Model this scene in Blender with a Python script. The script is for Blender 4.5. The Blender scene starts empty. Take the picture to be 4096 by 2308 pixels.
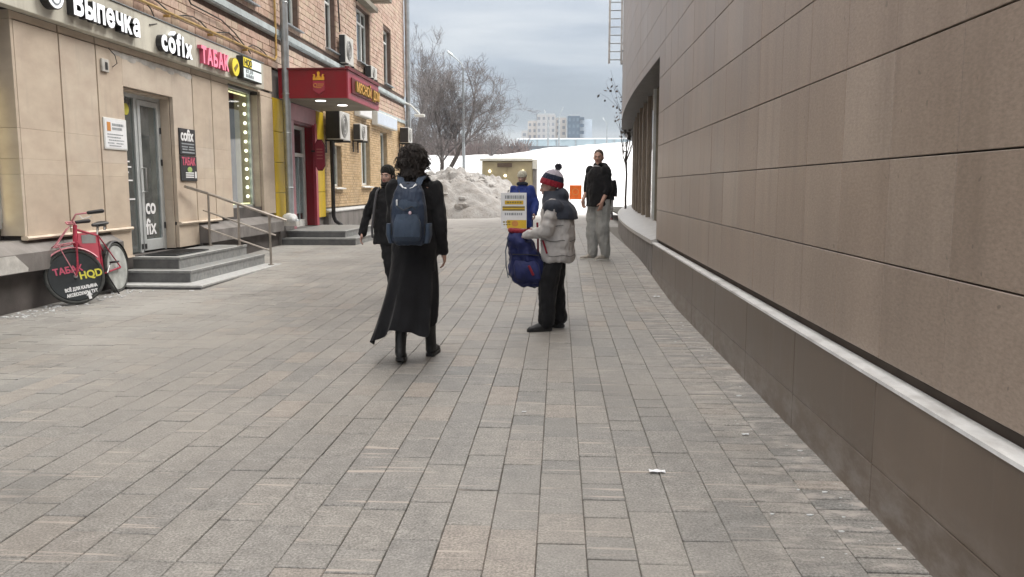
import bpy, bmesh, math, random
from mathutils import Vector, Matrix, noise

random.seed(7)
R = math.radians
PI = math.pi
sc = bpy.context.scene
COL = sc.collection

# ------------------------------------------------------------------ camera
cam_d = bpy.data.cameras.new('camera')
cam = bpy.data.objects.new('camera', cam_d)
COL.objects.link(cam)
cam.location = (0, 0, 1.42)
cam.rotation_euler = (R(90 - 7.16), 0, R(3.29))
cam_d.sensor_width = 36
cam_d.lens = 812 / 1024 * 36
cam_d.clip_end = 3000
cam_d.clip_start = 0.05
sc.camera = cam

# ------------------------------------------------------------------ sky, sun, exposure
SUN_EL, SUN_AZ = R(50), R(50)
world = bpy.data.worlds.new('World')
sc.world = world
world.use_nodes = True
wn, wl = world.node_tree.nodes, world.node_tree.links
wn.clear()
def wnode(t, **k):
    n = wn.new(t)
    for a, b in k.items():
        setattr(n, a, b)
    return n
w_out = wnode('ShaderNodeOutputWorld')
sky = wnode('ShaderNodeTexSky', sky_type='NISHITA', sun_disc=False, sun_elevation=SUN_EL, sun_rotation=SUN_AZ)
bg_sky = wnode('ShaderNodeBackground')
bg_sky.inputs['Strength'].default_value = 0.1
wl.new(sky.outputs[0], bg_sky.inputs['Color'])
tc = wnode('ShaderNodeTexCoord')
sep = wnode('ShaderNodeSeparateXYZ')
wl.new(tc.outputs['Generated'], sep.inputs[0])
def wmath(op, a, b=None, c=None):
    n = wnode('ShaderNodeMath', operation=op)
    for i, v in enumerate((a, b, c)):
        if v is None:
            continue
        if isinstance(v, (int, float)):
            n.inputs[i].default_value = v
        else:
            wl.new(v, n.inputs[i])
    return n.outputs[0]
zc = wmath('MAXIMUM', sep.outputs[2], 0.0)
den = wmath('ADD', zc, 0.22)
px = wmath('DIVIDE', sep.outputs[0], den)
py = wmath('DIVIDE', sep.outputs[1], den)
comb = wnode('ShaderNodeCombineXYZ')
wl.new(px, comb.inputs[0]); wl.new(py, comb.inputs[1])
mp = wnode('ShaderNodeMapping')
mp.inputs['Rotation'].default_value = (0, 0, R(18))
mp.inputs['Scale'].default_value = (0.8, 1.5, 1)
mp.inputs['Location'].default_value = (0.35, 1.1, 0)
wl.new(comb.outputs[0], mp.inputs[0])
nz = wnode('ShaderNodeTexNoise')
nz.inputs['Scale'].default_value = 1.25
nz.inputs['Detail'].default_value = 7
nz.inputs['Roughness'].default_value = 0.48
nz.inputs['Distortion'].default_value = 0.35
wl.new(mp.outputs[0], nz.inputs['Vector'])
cr = wnode('ShaderNodeValToRGB')
cr.color_ramp.elements[0].position = 0.40
cr.color_ramp.elements[0].color = (0.36, 0.45, 0.57, 1)
cr.color_ramp.elements[1].position = 0.63
cr.color_ramp.elements[1].color = (0.86, 0.93, 1.0, 1)
e = cr.color_ramp.elements.new(0.5)
e.color = (0.50, 0.60, 0.74, 1)
wl.new(nz.outputs['Fac'], cr.inputs[0])
# an overcast sky is about three times as bright overhead as at the horizon
grad = wmath('MULTIPLY_ADD', wmath('MULTIPLY', zc, zc), 2.75, wmath('MULTIPLY_ADD', zc, 0.3, 0.33))
# the cloud deck is bluish low down and a neutral grey-white overhead
hi_m = wnode('ShaderNodeMix')
hi_m.data_type = 'RGBA'
wl.new(wmath('MINIMUM', wmath('MULTIPLY', zc, 1.6), 1.0), hi_m.inputs[0])
wl.new(cr.outputs[0], hi_m.inputs[6])
hi_m.inputs[7].default_value = (0.80, 0.765, 0.715, 1)
bg_cl = wnode('ShaderNodeBackground')
wl.new(hi_m.outputs[2], bg_cl.inputs['Color'])
wl.new(grad, bg_cl.inputs['Strength'])
mixw = wnode('ShaderNodeMixShader')
mixw.inputs[0].default_value = 0.9
wl.new(bg_sky.outputs[0], mixw.inputs[1])
wl.new(bg_cl.outputs[0], mixw.inputs[2])
wl.new(mixw.outputs[0], w_out.inputs[0])

sun_d = bpy.data.lights.new('sun', 'SUN')
sun_d.energy = 1.5
sun_d.angle = R(20)
sun_d.color = (1.0, 0.95, 0.88)
sun = bpy.data.objects.new('sun', sun_d)
COL.objects.link(sun)
# high veiled sun ahead of the camera and a little to its right
sun.rotation_euler = (R(90) - SUN_EL, 0, PI - SUN_AZ)
sun.location = (20, 22, 30)

vs = sc.view_settings
vs.view_transform = 'Standard'
vs.look = 'None'
vs.gamma = 1
vs.exposure = 0.88
vs.use_curve_mapping = False

# ------------------------------------------------------------------ materials
def new_mat(name):
    m = bpy.data.materials.new(name)
    m.use_nodes = True
    return m, m.node_tree.nodes, m.node_tree.links, m.node_tree.nodes['Principled BSDF']

def mapped_noise(n, l, scale, vec=None, detail=4, rough=0.55, stretch=None):
    if vec is None:
        g = n.new('ShaderNodeNewGeometry')
        vec = g.outputs['Position']
    if stretch:
        mm = n.new('ShaderNodeMapping')
        mm.inputs['Scale'].default_value = stretch
        l.new(vec, mm.inputs[0])
        vec = mm.outputs[0]
    t = n.new('ShaderNodeTexNoise')
    t.inputs['Scale'].default_value = scale
    t.inputs['Detail'].default_value = detail
    t.inputs['Roughness'].default_value = rough
    l.new(vec, t.inputs['Vector'])
    return t.outputs['Fac']

def ramp(n, l, fac, stops):
    c = n.new('ShaderNodeValToRGB')
    els = c.color_ramp.elements
    while len(els) < len(stops):
        els.new(0.5)
    for e_, (p_, col_) in zip(els, stops):
        e_.position = p_
        e_.color = (*col_, 1) if len(col_) == 3 else col_
    l.new(fac, c.inputs[0])
    return c.outputs[0]

def mixc(n, l, fac, a, b, mode='MIX'):
    x = n.new('ShaderNodeMix')
    x.data_type = 'RGBA'
    x.blend_type = mode
    for i, v in ((0, fac), (6, a), (7, b)):
        if isinstance(v, (int, float)):
            x.inputs[i].default_value = v
        elif isinstance(v, tuple):
            x.inputs[i].default_value = (*v, 1)
        else:
            l.new(v, x.inputs[i])
    return x.outputs[2]

def nmath(n, l, op, a, b=None, clamp=False):
    x = n.new('ShaderNodeMath')
    x.operation = op
    x.use_clamp = clamp
    for i, v in enumerate((a, b)):
        if v is None:
            continue
        if isinstance(v, (int, float)):
            x.inputs[i].default_value = v
        else:
            l.new(v, x.inputs[i])
    return x.outputs[0]

def piece_random(n, l):
    """a random value per piece: per object and per loose island"""
    o = n.new('ShaderNodeObjectInfo')
    g = n.new('ShaderNodeNewGeometry')
    s = nmath(n, l, 'ADD', o.outputs['Random'], g.outputs['Random Per Island'])
    return nmath(n, l, 'FRACT', s)

def add_bump(n, l, bsdf, h, strength, dist):
    b = n.new('ShaderNodeBump')
    b.inputs['Strength'].default_value = strength
    b.inputs['Distance'].default_value = dist
    l.new(h, b.inputs['Height'])
    l.new(b.outputs[0], bsdf.inputs['Normal'])

def plain(name, col, rough=0.6, var=0.18, scale=6, bump=0.0, bscale=80, metal=0.0, spec=0.5, emit=None, est=0.0, coord=None):
    m, n, l, b = new_mat(name)
    vec = None
    if coord == 'object':
        vec = n.new('ShaderNodeTexCoord').outputs['Object']
    f = mapped_noise(n, l, scale, vec)
    lo = tuple(c * (1 - var) for c in col)
    hi = tuple(min(1, c * (1 + var)) for c in col)
    l.new(ramp(n, l, f, [(0.3, lo), (0.7, hi)]), b.inputs['Base Color'])
    b.inputs['Roughness'].default_value = rough
    b.inputs['Metallic'].default_value = metal
    b.inputs['Specular IOR Level'].default_value = spec
    if bump:
        add_bump(n, l, b, mapped_noise(n, l, bscale, vec, 3), bump, 0.01)
    if emit:
        b.inputs['Emission Color'].default_value = (*emit, 1)
        b.inputs['Emission Strength'].default_value = est
    return m

def fabric(name, col, var=0.25, rough=0.9, wrinkle=0.35, wscale=14):
    wrinkle = min(1.0, wrinkle * 1.5)
    m, n, l, b = new_mat(name)
    vec = n.new('ShaderNodeTexCoord').outputs['Object']
    f = mapped_noise(n, l, 5, vec, 5)
    lo = tuple(c * (1 - var) for c in col)
    hi = tuple(min(1, c * (1 + var)) for c in col)
    l.new(ramp(n, l, f, [(0.3, lo), (0.7, hi)]), b.inputs['Base Color'])
    b.inputs['Roughness'].default_value = rough
    b.inputs['Specular IOR Level'].default_value = 0.25
    b.inputs['Sheen Weight'].default_value = 0.08
    w = mapped_noise(n, l, wscale, vec, 3, 0.5, (1, 1, 0.45))
    add_bump(n, l, b, w, wrinkle, 0.03)
    return m

def glassy(name, tint=(0.8, 0.85, 0.85), refl=0.9, dirt=0.06):
    """a thin pane: sees through, mirrors at a slant, a little dust; more of it imitates reflection"""
    m, n, l, b = new_mat(name)
    n.remove(b)
    out = n['Material Output']
    tr = n.new('ShaderNodeBsdfTransparent'); tr.inputs[0].default_value = (*tint, 1)
    gl = n.new('ShaderNodeBsdfGlossy'); gl.inputs['Roughness'].default_value = 0.03
    gl.inputs['Color'].default_value = (refl, refl, refl, 1)
    df = n.new('ShaderNodeBsdfDiffuse'); df.inputs[0].default_value = (0.5, 0.5, 0.5, 1)
    fr = n.new('ShaderNodeFresnel'); fr.inputs[0].default_value = 1.6
    m1 = n.new('ShaderNodeMixShader'); m2 = n.new('ShaderNodeMixShader')
    l.new(fr.outputs[0], m1.inputs[0]); l.new(tr.outputs[0], m1.inputs[1]); l.new(gl.outputs[0], m1.inputs[2])
    bf = n.new('ShaderNodeNewGeometry')
    ff_ = nmath(n, l, 'MULTIPLY', fr.outputs[0], nmath(n, l, 'SUBTRACT', 1.0, bf.outputs['Backfacing']))
    for lk in list(m1.inputs[0].links):
        l.remove(lk)
    l.new(ff_, m1.inputs[0])
    d = mapped_noise(n, l, 3)
    l.new(nmath(n, l, 'MULTIPLY', d, dirt), m2.inputs[0])
    l.new(m1.outputs[0], m2.inputs[1]); l.new(df.outputs[0], m2.inputs[2])
    l.new(m2.outputs[0], out.inputs[0])
    return m

def make_paver():
    m, n, l, b = new_mat('paver_stone')
    rnd = piece_random(n, l)
    base = ramp(n, l, rnd, [(0.0, (0.196, 0.194, 0.189)), (0.10, (0.226, 0.220, 0.212)), (0.5, (0.247, 0.238, 0.226)),
                            (0.82, (0.262, 0.250, 0.234)), (0.94, (0.288, 0.258, 0.232)), (1.0, (0.212, 0.212, 0.208))])
    g = n.new('ShaderNodeNewGeometry')
    pos = g.outputs['Position']
    # coarse grain
    gr = mapped_noise(n, l, 95, pos, 3, 0.7)
    base = mixc(n, l, 0.6, base, ramp(n, l, gr, [(0.36, (0.16, 0.16, 0.16)), (0.64, (0.82, 0.82, 0.82))]), 'OVERLAY')
    # softer mottling inside a stone
    mo = mapped_noise(n, l, 13, pos, 5, 0.6)
    base = mixc(n, l, 0.5, base, ramp(n, l, mo, [(0.3, (0.3, 0.3, 0.3)), (0.7, (0.7, 0.7, 0.7))]), 'OVERLAY')
    # pinkish pale scuffs drawn across the stones
    cell = mapped_noise(n, l, 2.1, pos, 1, 0.5, (1.1, 2.6, 1))
    st = mapped_noise(n, l, 3.0, pos, 3, 0.55, (0.45, 11, 1))
    stf = nmath(n, l, 'MULTIPLY', ramp(n, l, st, [(0.58, (0, 0, 0)), (0.64, (1, 1, 1))]),
                ramp(n, l, cell, [(0.44, (0, 0, 0)), (0.55, (0.85, 0.85, 0.85))]))
    stf = nmath(n, l, 'MULTIPLY', stf, ramp(n, l, nmath(n, l, 'FRACT', nmath(n, l, 'MULTIPLY', rnd, 37.0)), [(0.45, (0, 0, 0)), (0.5, (1, 1, 1))]))
    base = mixc(n, l, stf, base, (0.46, 0.405, 0.362))
    # salt and trodden snow, most of it along the shop side, and dirty slush by the stone wall
    sp = n.new('ShaderNodeSeparateXYZ'); l.new(pos, sp.inputs[0])
    side = n.new('ShaderNodeMapRange'); side.interpolation_type = 'SMOOTHSTEP'
    l.new(sp.outputs[0], side.inputs[0])
    side.inputs[1].default_value = -2.0; side.inputs[2].default_value = -5.2
    sa = mapped_noise(n, l, 0.9, pos, 5, 0.62)
    saf = nmath(n, l, 'MULTIPLY', ramp(n, l, sa, [(0.32, (0, 0, 0)), (0.62, (0.8, 0.8, 0.8))]), side.outputs[0])
    base = mixc(n, l, saf, base, (0.37, 0.365, 0.35))
    al = mapped_noise(n, l, 0.5, pos, 4, 0.6)
    base = mixc(n, l, ramp(n, l, al, [(0.45, (0, 0, 0)), (0.70, (0.6, 0.6, 0.6))]), base, (0.345, 0.325, 0.30))
    ws = n.new('ShaderNodeMapRange'); ws.interpolation_type = 'SMOOTHSTEP'
    l.new(sp.outputs[0], ws.inputs[0]); ws.inputs[1].default_value = 0.55; ws.inputs[2].default_value = 1.3
    sl = mapped_noise(n, l, 5, pos, 6, 0.7, (1, 2.2, 1))
    slf = nmath(n, l, 'MULTIPLY', ramp(n, l, sl, [(0.50, (0, 0, 0)), (0.62, (0.85, 0.85, 0.85))]), ws.outputs[0])
    base = mixc(n, l, slf, base, (0.44, 0.405, 0.38))
    # damp and trodden-dirt patches
    dp_ = mapped_noise(n, l, 0.42, pos, 7, 0.66, (1, 0.6, 1))
    damp = ramp(n, l, dp_, [(0.50, (0, 0, 0)), (0.66, (0.55, 0.55, 0.55))])
    base = mixc(n, l, damp, base, (0.150, 0.142, 0.133))
    gt = mapped_noise(n, l, 34, pos, 5, 0.75)
    base = mixc(n, l, ramp(n, l, gt, [(0.60, (0, 0, 0)), (0.70, (0.5, 0.5, 0.5))]), base, (0.10, 0.095, 0.09))
    l.new(base, b.inputs['Base Color'])
    rr = n.new('ShaderNodeMapRange'); l.new(mo, rr.inputs[0])
    rr.inputs[3].default_value = 0.42; rr.inputs[4].default_value = 0.72
    l.new(rr.outputs[0], b.inputs['Roughness'])
    h = nmath(n, l, 'ADD', nmath(n, l, 'MULTIPLY', gr, 0.4), mo)
    add_bump(n, l, b, h, 0.3, 0.006)
    return m

def make_snow(name, col=(0.82, 0.84, 0.87), dirt=0.0, bump=0.6):
    m, n, l, b = new_mat(name)
    f = mapped_noise(n, l, 1.3, None, 6, 0.6)
    base = ramp(n, l, f, [(0.3, tuple(c * 0.94 for c in col)), (0.7, col)])
    if dirt:
        d = mapped_noise(n, l, 2.6, None, 8, 0.68)
        base = mixc(n, l, ramp(n, l, d, [(0.40, (0, 0, 0)), (0.70, (dirt, dirt, dirt))]), base, (0.24, 0.22, 0.20))
        d2 = mapped_noise(n, l, 9, None, 4, 0.6)
        base = mixc(n, l, ramp(n, l, d2, [(0.60, (0, 0, 0)), (0.72, (dirt, dirt, dirt))]), base, (0.12, 0.11, 0.10))
    l.new(base, b.inputs['Base Color'])
    b.inputs['Roughness'].default_value = 0.7
    b.inputs['Specular IOR Level'].default_value = 0.25
    add_bump(n, l, b, mapped_noise(n, l, 3, None, 8, 0.65), bump, 0.08)
    return m

def make_panel():
    m, n, l, b = new_mat('cladding_panel_stone')
    rnd = piece_random(n, l)
    base = ramp(n, l, rnd, [(0.0, (0.262, 0.206, 0.167)), (0.45, (0.276, 0.219, 0.179)), (0.85, (0.290, 0.232, 0.191)), (1.0, (0.310, 0.255, 0.214))])
    fl = mapped_noise(n, l, 70, None, 4, 0.7, (1, 0.5, 1.3))
    base = mixc(n, l, 0.34, base, ramp(n, l, fl, [(0.32, (0.22, 0.22, 0.22)), (0.68, (0.78, 0.78, 0.78))]), 'OVERLAY')
    sm = mapped_noise(n, l, 1.1, None, 6, 0.62, (1, 1.6, 0.45))
    base = mixc(n, l, 0.38, base, ramp(n, l, sm, [(0.3, (0.3, 0.29, 0.28)), (0.7, (0.7, 0.7, 0.7))]), 'OVERLAY')
    dr = mapped_noise(n, l, 2.4, None, 6, 0.6, (1, 3.2, 0.22))
    base = mixc(n, l, ramp(n, l, dr, [(0.52, (0, 0, 0)), (0.72, (0.42, 0.42, 0.42))]), base, (0.18, 0.14, 0.112))
    sp = mapped_noise(n, l, 21, None, 1, 0.5)
    base = mixc(n, l, ramp(n, l, sp, [(0.74, (0, 0, 0)), (0.78, (0.6, 0.6, 0.6))]), base, (0.10, 0.085, 0.07))
    l.new(base, b.inputs['Base Color'])
    rr = n.new('ShaderNodeMapRange'); l.new(sm, rr.inputs[0])
    rr.inputs[3].default_value = 0.26; rr.inputs[4].default_value = 0.44
    l.new(rr.outputs[0], b.inputs['Roughness'])
    b.inputs['Specular IOR Level'].default_value = 0.5
    add_bump(n, l, b, fl, 0.06, 0.004)
    return m

def make_stone():
    m, n, l, b = new_mat('limestone_slab')
    rnd = piece_random(n, l)
    base = ramp(n, l, rnd, [(0.0, (0.51, 0.43, 0.345)), (0.4, (0.545, 0.465, 0.38)), (0.7, (0.555, 0.47, 0.38)), (1.0, (0.56, 0.49, 0.415))])
    st = mapped_noise(n, l, 2.6, None, 6, 0.62, (1, 0.8, 1.5))
    base = mixc(n, l, 0.30, base, ramp(n, l, st, [(0.3, (0.28, 0.26, 0.25)), (0.7, (0.72, 0.71, 0.70))]), 'OVERLAY')
    bl = mapped_noise(n, l, 1.1, None, 6, 0.65)
    base = mixc(n, l, ramp(n, l, bl, [(0.52, (0, 0, 0)), (0.75, (0.35, 0.35, 0.35))]), base, (0.40, 0.355, 0.31))
    dk = mapped_noise(n, l, 2.1, None, 6, 0.62, (1, 3.0, 0.3))
    base = mixc(n, l, ramp(n, l, dk, [(0.55, (0, 0, 0)), (0.75, (0.35, 0.35, 0.35))]), base, (0.33, 0.285, 0.25))
    l.new(base, b.inputs['Base Color'])
    b.inputs['Roughness'].default_value = 0.62
    add_bump(n, l, b, mapped_noise(n, l, 40, None, 4), 0.12, 0.004)
    return m

def make_brick(name, stops):
    m, n, l, b = new_mat(name)
    rnd = piece_random(n, l)
    base = ramp(n, l, rnd, stops)
    f = mapped_noise(n, l, 16, None, 5, 0.65)
    base = mixc(n, l, 0.4, base, ramp(n, l, f, [(0.3, (0.25, 0.25, 0.25)), (0.7, (0.75, 0.75, 0.75))]), 'OVERLAY')
    so = mapped_noise(n, l, 0.7, None, 5, 0.62, (1, 1, 0.4))
    base = mixc(n, l, ramp(n, l, so, [(0.48, (0, 0, 0)), (0.78, (0.5, 0.5, 0.5))]), base, (0.17, 0.13, 0.11))
    l.new(base, b.inputs['Base Color'])
    b.inputs['Roughness'].default_value = 0.7
    add_bump(n, l, b, f, 0.25, 0.006)
    return m

M = {}
M['paver'] = make_paver()
M['mortar'] = plain('joint_sand', (0.15, 0.141, 0.128), 0.95, 0.3, 30, 0.3)
M['snow'] = make_snow('clean_snow', (0.86, 0.87, 0.89))
def make_field():
    m, n, l, b = new_mat('snow_field')
    g = n.new('ShaderNodeNewGeometry'); pos = g.outputs['Position']
    sp = n.new('ShaderNodeSeparateXYZ'); l.new(pos, sp.inputs[0])
    w = mapped_noise(n, l, 0.35, pos, 4, 0.6)
    y = nmath(n, l, 'ADD', sp.outputs[1], nmath(n, l, 'MULTIPLY', w, 10))
    mr = n.new('ShaderNodeMapRange'); mr.interpolation_type = 'SMOOTHSTEP'
    l.new(y, mr.inputs[0]); mr.inputs[1].default_value = 35; mr.inputs[2].default_value = 47
    f = mapped_noise(n, l, 2.2, pos, 7, 0.65)
    grey = ramp(n, l, f, [(0.3, (0.22, 0.212, 0.204)), (0.7, (0.33, 0.32, 0.312))])
    base = mixc(n, l, mr.outputs[0], grey, ramp(n, l, f, [(0.3, (0.60, 0.62, 0.65)), (0.7, (0.74, 0.75, 0.77))]))
    l.new(base, b.inputs['Base Color'])
    b.inputs['Roughness'].default_value = 0.75
    b.inputs['Specular IOR Level'].default_value = 0.25
    add_bump(n, l, b, mapped_noise(n, l, 2.5, None, 8, 0.65), 0.5, 0.08)
    return m
M['field'] = make_field()
M['trod'] = make_snow('trodden_snow', (0.66, 0.66, 0.66), 0.25, 0.3)
M['dsnow'] = make_snow('dirty_snow', (0.37, 0.365, 0.362), 0.9, 1.0)
M['ice'] = make_snow('crusted_ice', (0.72, 0.74, 0.76), 0.2, 0.5)
M['panel'] = make_panel()
def make_plinth():
    m, n, l, b = new_mat('brown_plinth_stone')
    rnd = piece_random(n, l)
    base = ramp(n, l, rnd, [(0.0, (0.098, 0.072, 0.053)), (1.0, (0.124, 0.094, 0.072))])
    f = mapped_noise(n, l, 1.6, None, 7, 0.65, (1, 1, 0.7))
    base = mixc(n, l, 0.5, base, ramp(n, l, f, [(0.3, (0.3, 0.3, 0.3)), (0.7, (0.7, 0.7, 0.7))]), 'OVERLAY')
    g = n.new('ShaderNodeNewGeometry')
    sp = n.new('ShaderNodeSeparateXYZ'); l.new(g.outputs['Position'], sp.inputs[0])
    mr = n.new('ShaderNodeMapRange'); mr.interpolation_type = 'SMOOTHSTEP'
    l.new(sp.outputs[2], mr.inputs[0]); mr.inputs[1].default_value = 0.40; mr.inputs[2].default_value = 0.0
    sa = mapped_noise(n, l, 7, None, 8, 0.72, (1, 0.7, 1.6))
    base = mixc(n, l, nmath(n, l, 'MULTIPLY', ramp(n, l, sa, [(0.42, (0, 0, 0)), (0.70, (0.75, 0.75, 0.75))]), mr.outputs[0]), base, (0.27, 0.25, 0.235))
    dr = mapped_noise(n, l, 3.2, None, 5, 0.6, (1, 4.5, 0.25))
    base = mixc(n, l, ramp(n, l, dr, [(0.56, (0, 0, 0)), (0.72, (0.35, 0.35, 0.35))]), base, (0.17, 0.145, 0.125))
    l.new(base, b.inputs['Base Color'])
    rr = n.new('ShaderNodeMapRange'); l.new(f, rr.inputs[0])
    rr.inputs[3].default_value = 0.24; rr.inputs[4].default_value = 0.45
    l.new(rr.outputs[0], b.inputs['Roughness'])
    add_bump(n, l, b, sa, 0.05, 0.004)
    return m
M['pl_brown'] = make_plinth()
M['gap'] = plain('joint_shadow_backing', (0.075, 0.058, 0.047), 0.9)
M['ledge'] = plain('pale_metal_ledge', (0.70, 0.705, 0.71), 0.38, 0.14, 5, 0.10, 30)
def dirty(m, scale, col, lo, hi, amt, stretch=None):
    n, l, b = m.node_tree.nodes, m.node_tree.links, m.node_tree.nodes['Principled BSDF']
    old = b.inputs['Base Color'].links[0].from_socket
    f = mapped_noise(n, l, scale, None, 7, 0.68, stretch)
    l.new(mixc(n, l, ramp(n, l, f, [(lo, (0, 0, 0)), (hi, (amt, amt, amt))]), old, col), b.inputs['Base Color'])
dirty(M['ledge'], 3.5, (0.27, 0.25, 0.235), 0.48, 0.70, 0.65, (1, 0.5, 1))
M['sill_r'] = plain('pale_granite_sill', (0.40, 0.39, 0.38), 0.4, 0.12, 8)
M['soffit'] = plain('dark_soffit', (0.10, 0.09, 0.082), 0.6)
M['stone'] = make_stone()
M['stone_edge'] = plain('pale_moulding', (0.62, 0.53, 0.43), 0.6, 0.15, 5)
M['stone_dark'] = plain('grey_plinth_render', (0.17, 0.158, 0.152), 0.65, 0.3, 2.5, 0.2, 30)
M['stone_lo'] = plain('dark_plinth_base', (0.085, 0.075, 0.072), 0.8, 0.3, 3, 0.2, 30)
M['plaster'] = plain('pale_patched_render', (0.50, 0.49, 0.47), 0.85, 0.2, 8, 0.3, 40)
M['fascia'] = plain('fascia_board', (0.60, 0.585, 0.51), 0.55, 0.16, 1.1, 0.03, 20)
M['brick'] = make_brick('salmon_block', [(0.0, (0.44, 0.30, 0.235)), (0.25, (0.53, 0.385, 0.305)), (0.5, (0.57, 0.43, 0.355)),
                                         (0.75, (0.54, 0.43, 0.325)), (0.9, (0.585, 0.41, 0.335)), (1.0, (0.47, 0.32, 0.26))])
M['brick_j'] = plain('brick_joint', (0.155, 0.108, 0.09), 0.95, 0.2, 9)
M['ybrick'] = make_brick('yellow_brick', [(0.0, (0.50, 0.35, 0.19)), (0.3, (0.58, 0.42, 0.24)), (0.7, (0.63, 0.47, 0.28)), (1.0, (0.55, 0.40, 0.24))])
M['ybrick_j'] = plain('yellow_brick_joint', (0.40, 0.32, 0.22), 0.95, 0.2, 9)
M['string'] = plain('pale_blue_string_course', (0.44, 0.50, 0.52), 0.7, 0.2, 3)
M['zinc'] = plain('galvanised_metal', (0.42, 0.45, 0.47), 0.42, 0.18, 5, 0.05, 30, 0.75)
M['gas'] = plain('yellow_gas_paint', (0.42, 0.27, 0.08), 0.55, 0.3, 8)
M['cable'] = plain('black_cable', (0.025, 0.022, 0.02), 0.6)
M['alu'] = plain('grey_aluminium_frame', (0.52, 0.55, 0.56), 0.4, 0.1, 6, 0, 80, 0.3)
M['pvc'] = plain('white_pvc_frame', (0.72, 0.74, 0.73), 0.45, 0.1, 6)
M['glass'] = glassy('window_glass', (0.72, 0.78, 0.78))
M['glass_d'] = glassy('door_glass', (0.66, 0.76, 0.75), 0.9, 0.26)  # dust veil raised to imitate the grey reflection on the door
M['mullion'] = plain('brown_mullion', (0.24, 0.195, 0.15), 0.45, 0.12, 5)
M['glass_b'] = glassy('bronze_glass', (0.66, 0.60, 0.50), 0.9, 0.20)  # raised veil stands in for stronger reflection on these panes
M['room'] = plain('room_dark_wall', (0.13, 0.13, 0.12), 0.9, 0.4, 1.5)
M['room_l'] = plain('room_light_wall', (0.40, 0.40, 0.37), 0.9, 0.4, 1.5)
M['room_w'] = plain('room_warm_wall', (0.22, 0.17, 0.12), 0.9, 0.4, 2.5)
M['curtain'] = plain('net_curtain', (0.60, 0.62, 0.62), 0.9, 0.3, 4)
M['led'] = plain('warm_led_strip', (0.9, 0.85, 0.5), 0.5, 0.02, 5, emit=(1.0, 0.86, 0.42), est=1.6)
M['bulb'] = plain('warm_bulb', (0.9, 0.9, 0.7), 0.5, 0.02, 5, emit=(1.0, 0.92, 0.65), est=4.0)
M['downl'] = plain('white_downlight', (0.9, 0.9, 0.9), 0.5, 0.02, 5, emit=(1.0, 0.97, 0.92), est=2.5)
M['ltr_w'] = plain('lit_white_letter_face', (0.85, 0.86, 0.9), 0.5, 0.03, 5, emit=(0.9, 0.95, 1.0), est=0.30)
M['ltr_p'] = plain('lit_pink_letter_face', (0.75, 0.20, 0.30), 0.5, 0.08, 9, emit=(1.0, 0.30, 0.42), est=0.30)
M['ltr_y'] = plain('lit_yellow_face', (0.70, 0.58, 0.06), 0.5, 0.10, 9, emit=(0.9, 0.75, 0.08), est=0.22)
M['ltr_c'] = plain('lit_white_panel_face', (0.75, 0.82, 0.82), 0.5, 0.06, 9, emit=(0.8, 0.95, 0.95), est=0.22)
M['black'] = plain('black_plastic', (0.02, 0.02, 0.022), 0.5, 0.2, 6)
M['black_m'] = plain('black_painted_metal', (0.022, 0.022, 0.025), 0.45, 0.3, 9)
M['ink'] = plain('black_print', (0.03, 0.03, 0.035), 0.7)
M['inkg'] = plain('grey_print', (0.30, 0.33, 0.36), 0.7)
M['inkw'] = plain('white_print', (0.82, 0.83, 0.85), 0.6, 0.04)
M['inkp'] = plain('pink_print', (0.55, 0.10, 0.17), 0.6, 0.06)
M['sign_p'] = plain('coral_print', (0.60, 0.18, 0.18), 0.6, 0.06)
M['inky'] = plain('yellow_print', (0.66, 0.62, 0.08), 0.6, 0.06)
M['inkgr'] = plain('green_print', (0.36, 0.50, 0.16), 0.6, 0.06)
M['inkd'] = plain('olive_print', (0.26, 0.20, 0.05), 0.6, 0.1)
M['inkor'] = plain('orange_print', (0.62, 0.27, 0.07), 0.6, 0.1)
M['inkyel'] = plain('warm_yellow_print', (0.72, 0.48, 0.04), 0.6, 0.1)
M['paper'] = plain('white_paper', (0.80, 0.82, 0.86), 0.7, 0.05, 5)
M['red'] = plain('dark_shaded_red_panel', (0.24, 0.005, 0.014), 0.38, 0.14, 1.4)
M['red_d'] = plain('maroon_panel', (0.16, 0.015, 0.02), 0.5, 0.2, 2)
M['red_b'] = plain('bright_lit_red_panel', (0.40, 0.045, 0.075), 0.4, 0.12, 3)
M['pinkp'] = plain('faded_pink_panel', (0.42, 0.16, 0.19), 0.45, 0.2, 2)
M['cream'] = plain('cream_frame', (0.66, 0.55, 0.40), 0.5, 0.1, 4)
M['yel'] = plain('yellow_panel', (0.60, 0.42, 0.012), 0.5, 0.14, 2)
M['gold'] = plain('gold_letter', (0.82, 0.43, 0.05), 0.42, 0.15, 9, 0, 80, 0.15)
M['under'] = plain('canopy_underside', (0.24, 0.22, 0.18), 0.7, 0.18, 2)
M['ac_w'] = plain('white_ac_case', (0.60, 0.60, 0.58), 0.5, 0.12, 6)
M['ac_s'] = plain('dark_ac_side', (0.03, 0.03, 0.033), 0.6, 0.2, 6)
M['ac_g'] = plain('grey_ac_grille', (0.22, 0.22, 0.22), 0.6, 0.2, 6)
M['lightbox'] = plain('pale_blue_lightbox', (0.62, 0.70, 0.82), 0.45, 0.05, 3)
M['gran'] = plain('grey_granite_step', (0.255, 0.262, 0.262), 0.5, 0.22, 16, 0.1, 90)
M['gran_shade'] = plain('shaded_granite_riser', (0.115, 0.118, 0.122), 0.42, 0.18, 14, 0.05, 90)  # granite darkened to carry the shade of the front faces
M['gran_e'] = plain('pale_granite_nosing', (0.47, 0.48, 0.48), 0.55, 0.15, 14)
M['mat'] = plain('dark_rubber_mat', (0.045, 0.047, 0.05), 0.9, 0.3, 40, 0.5, 150)
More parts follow.
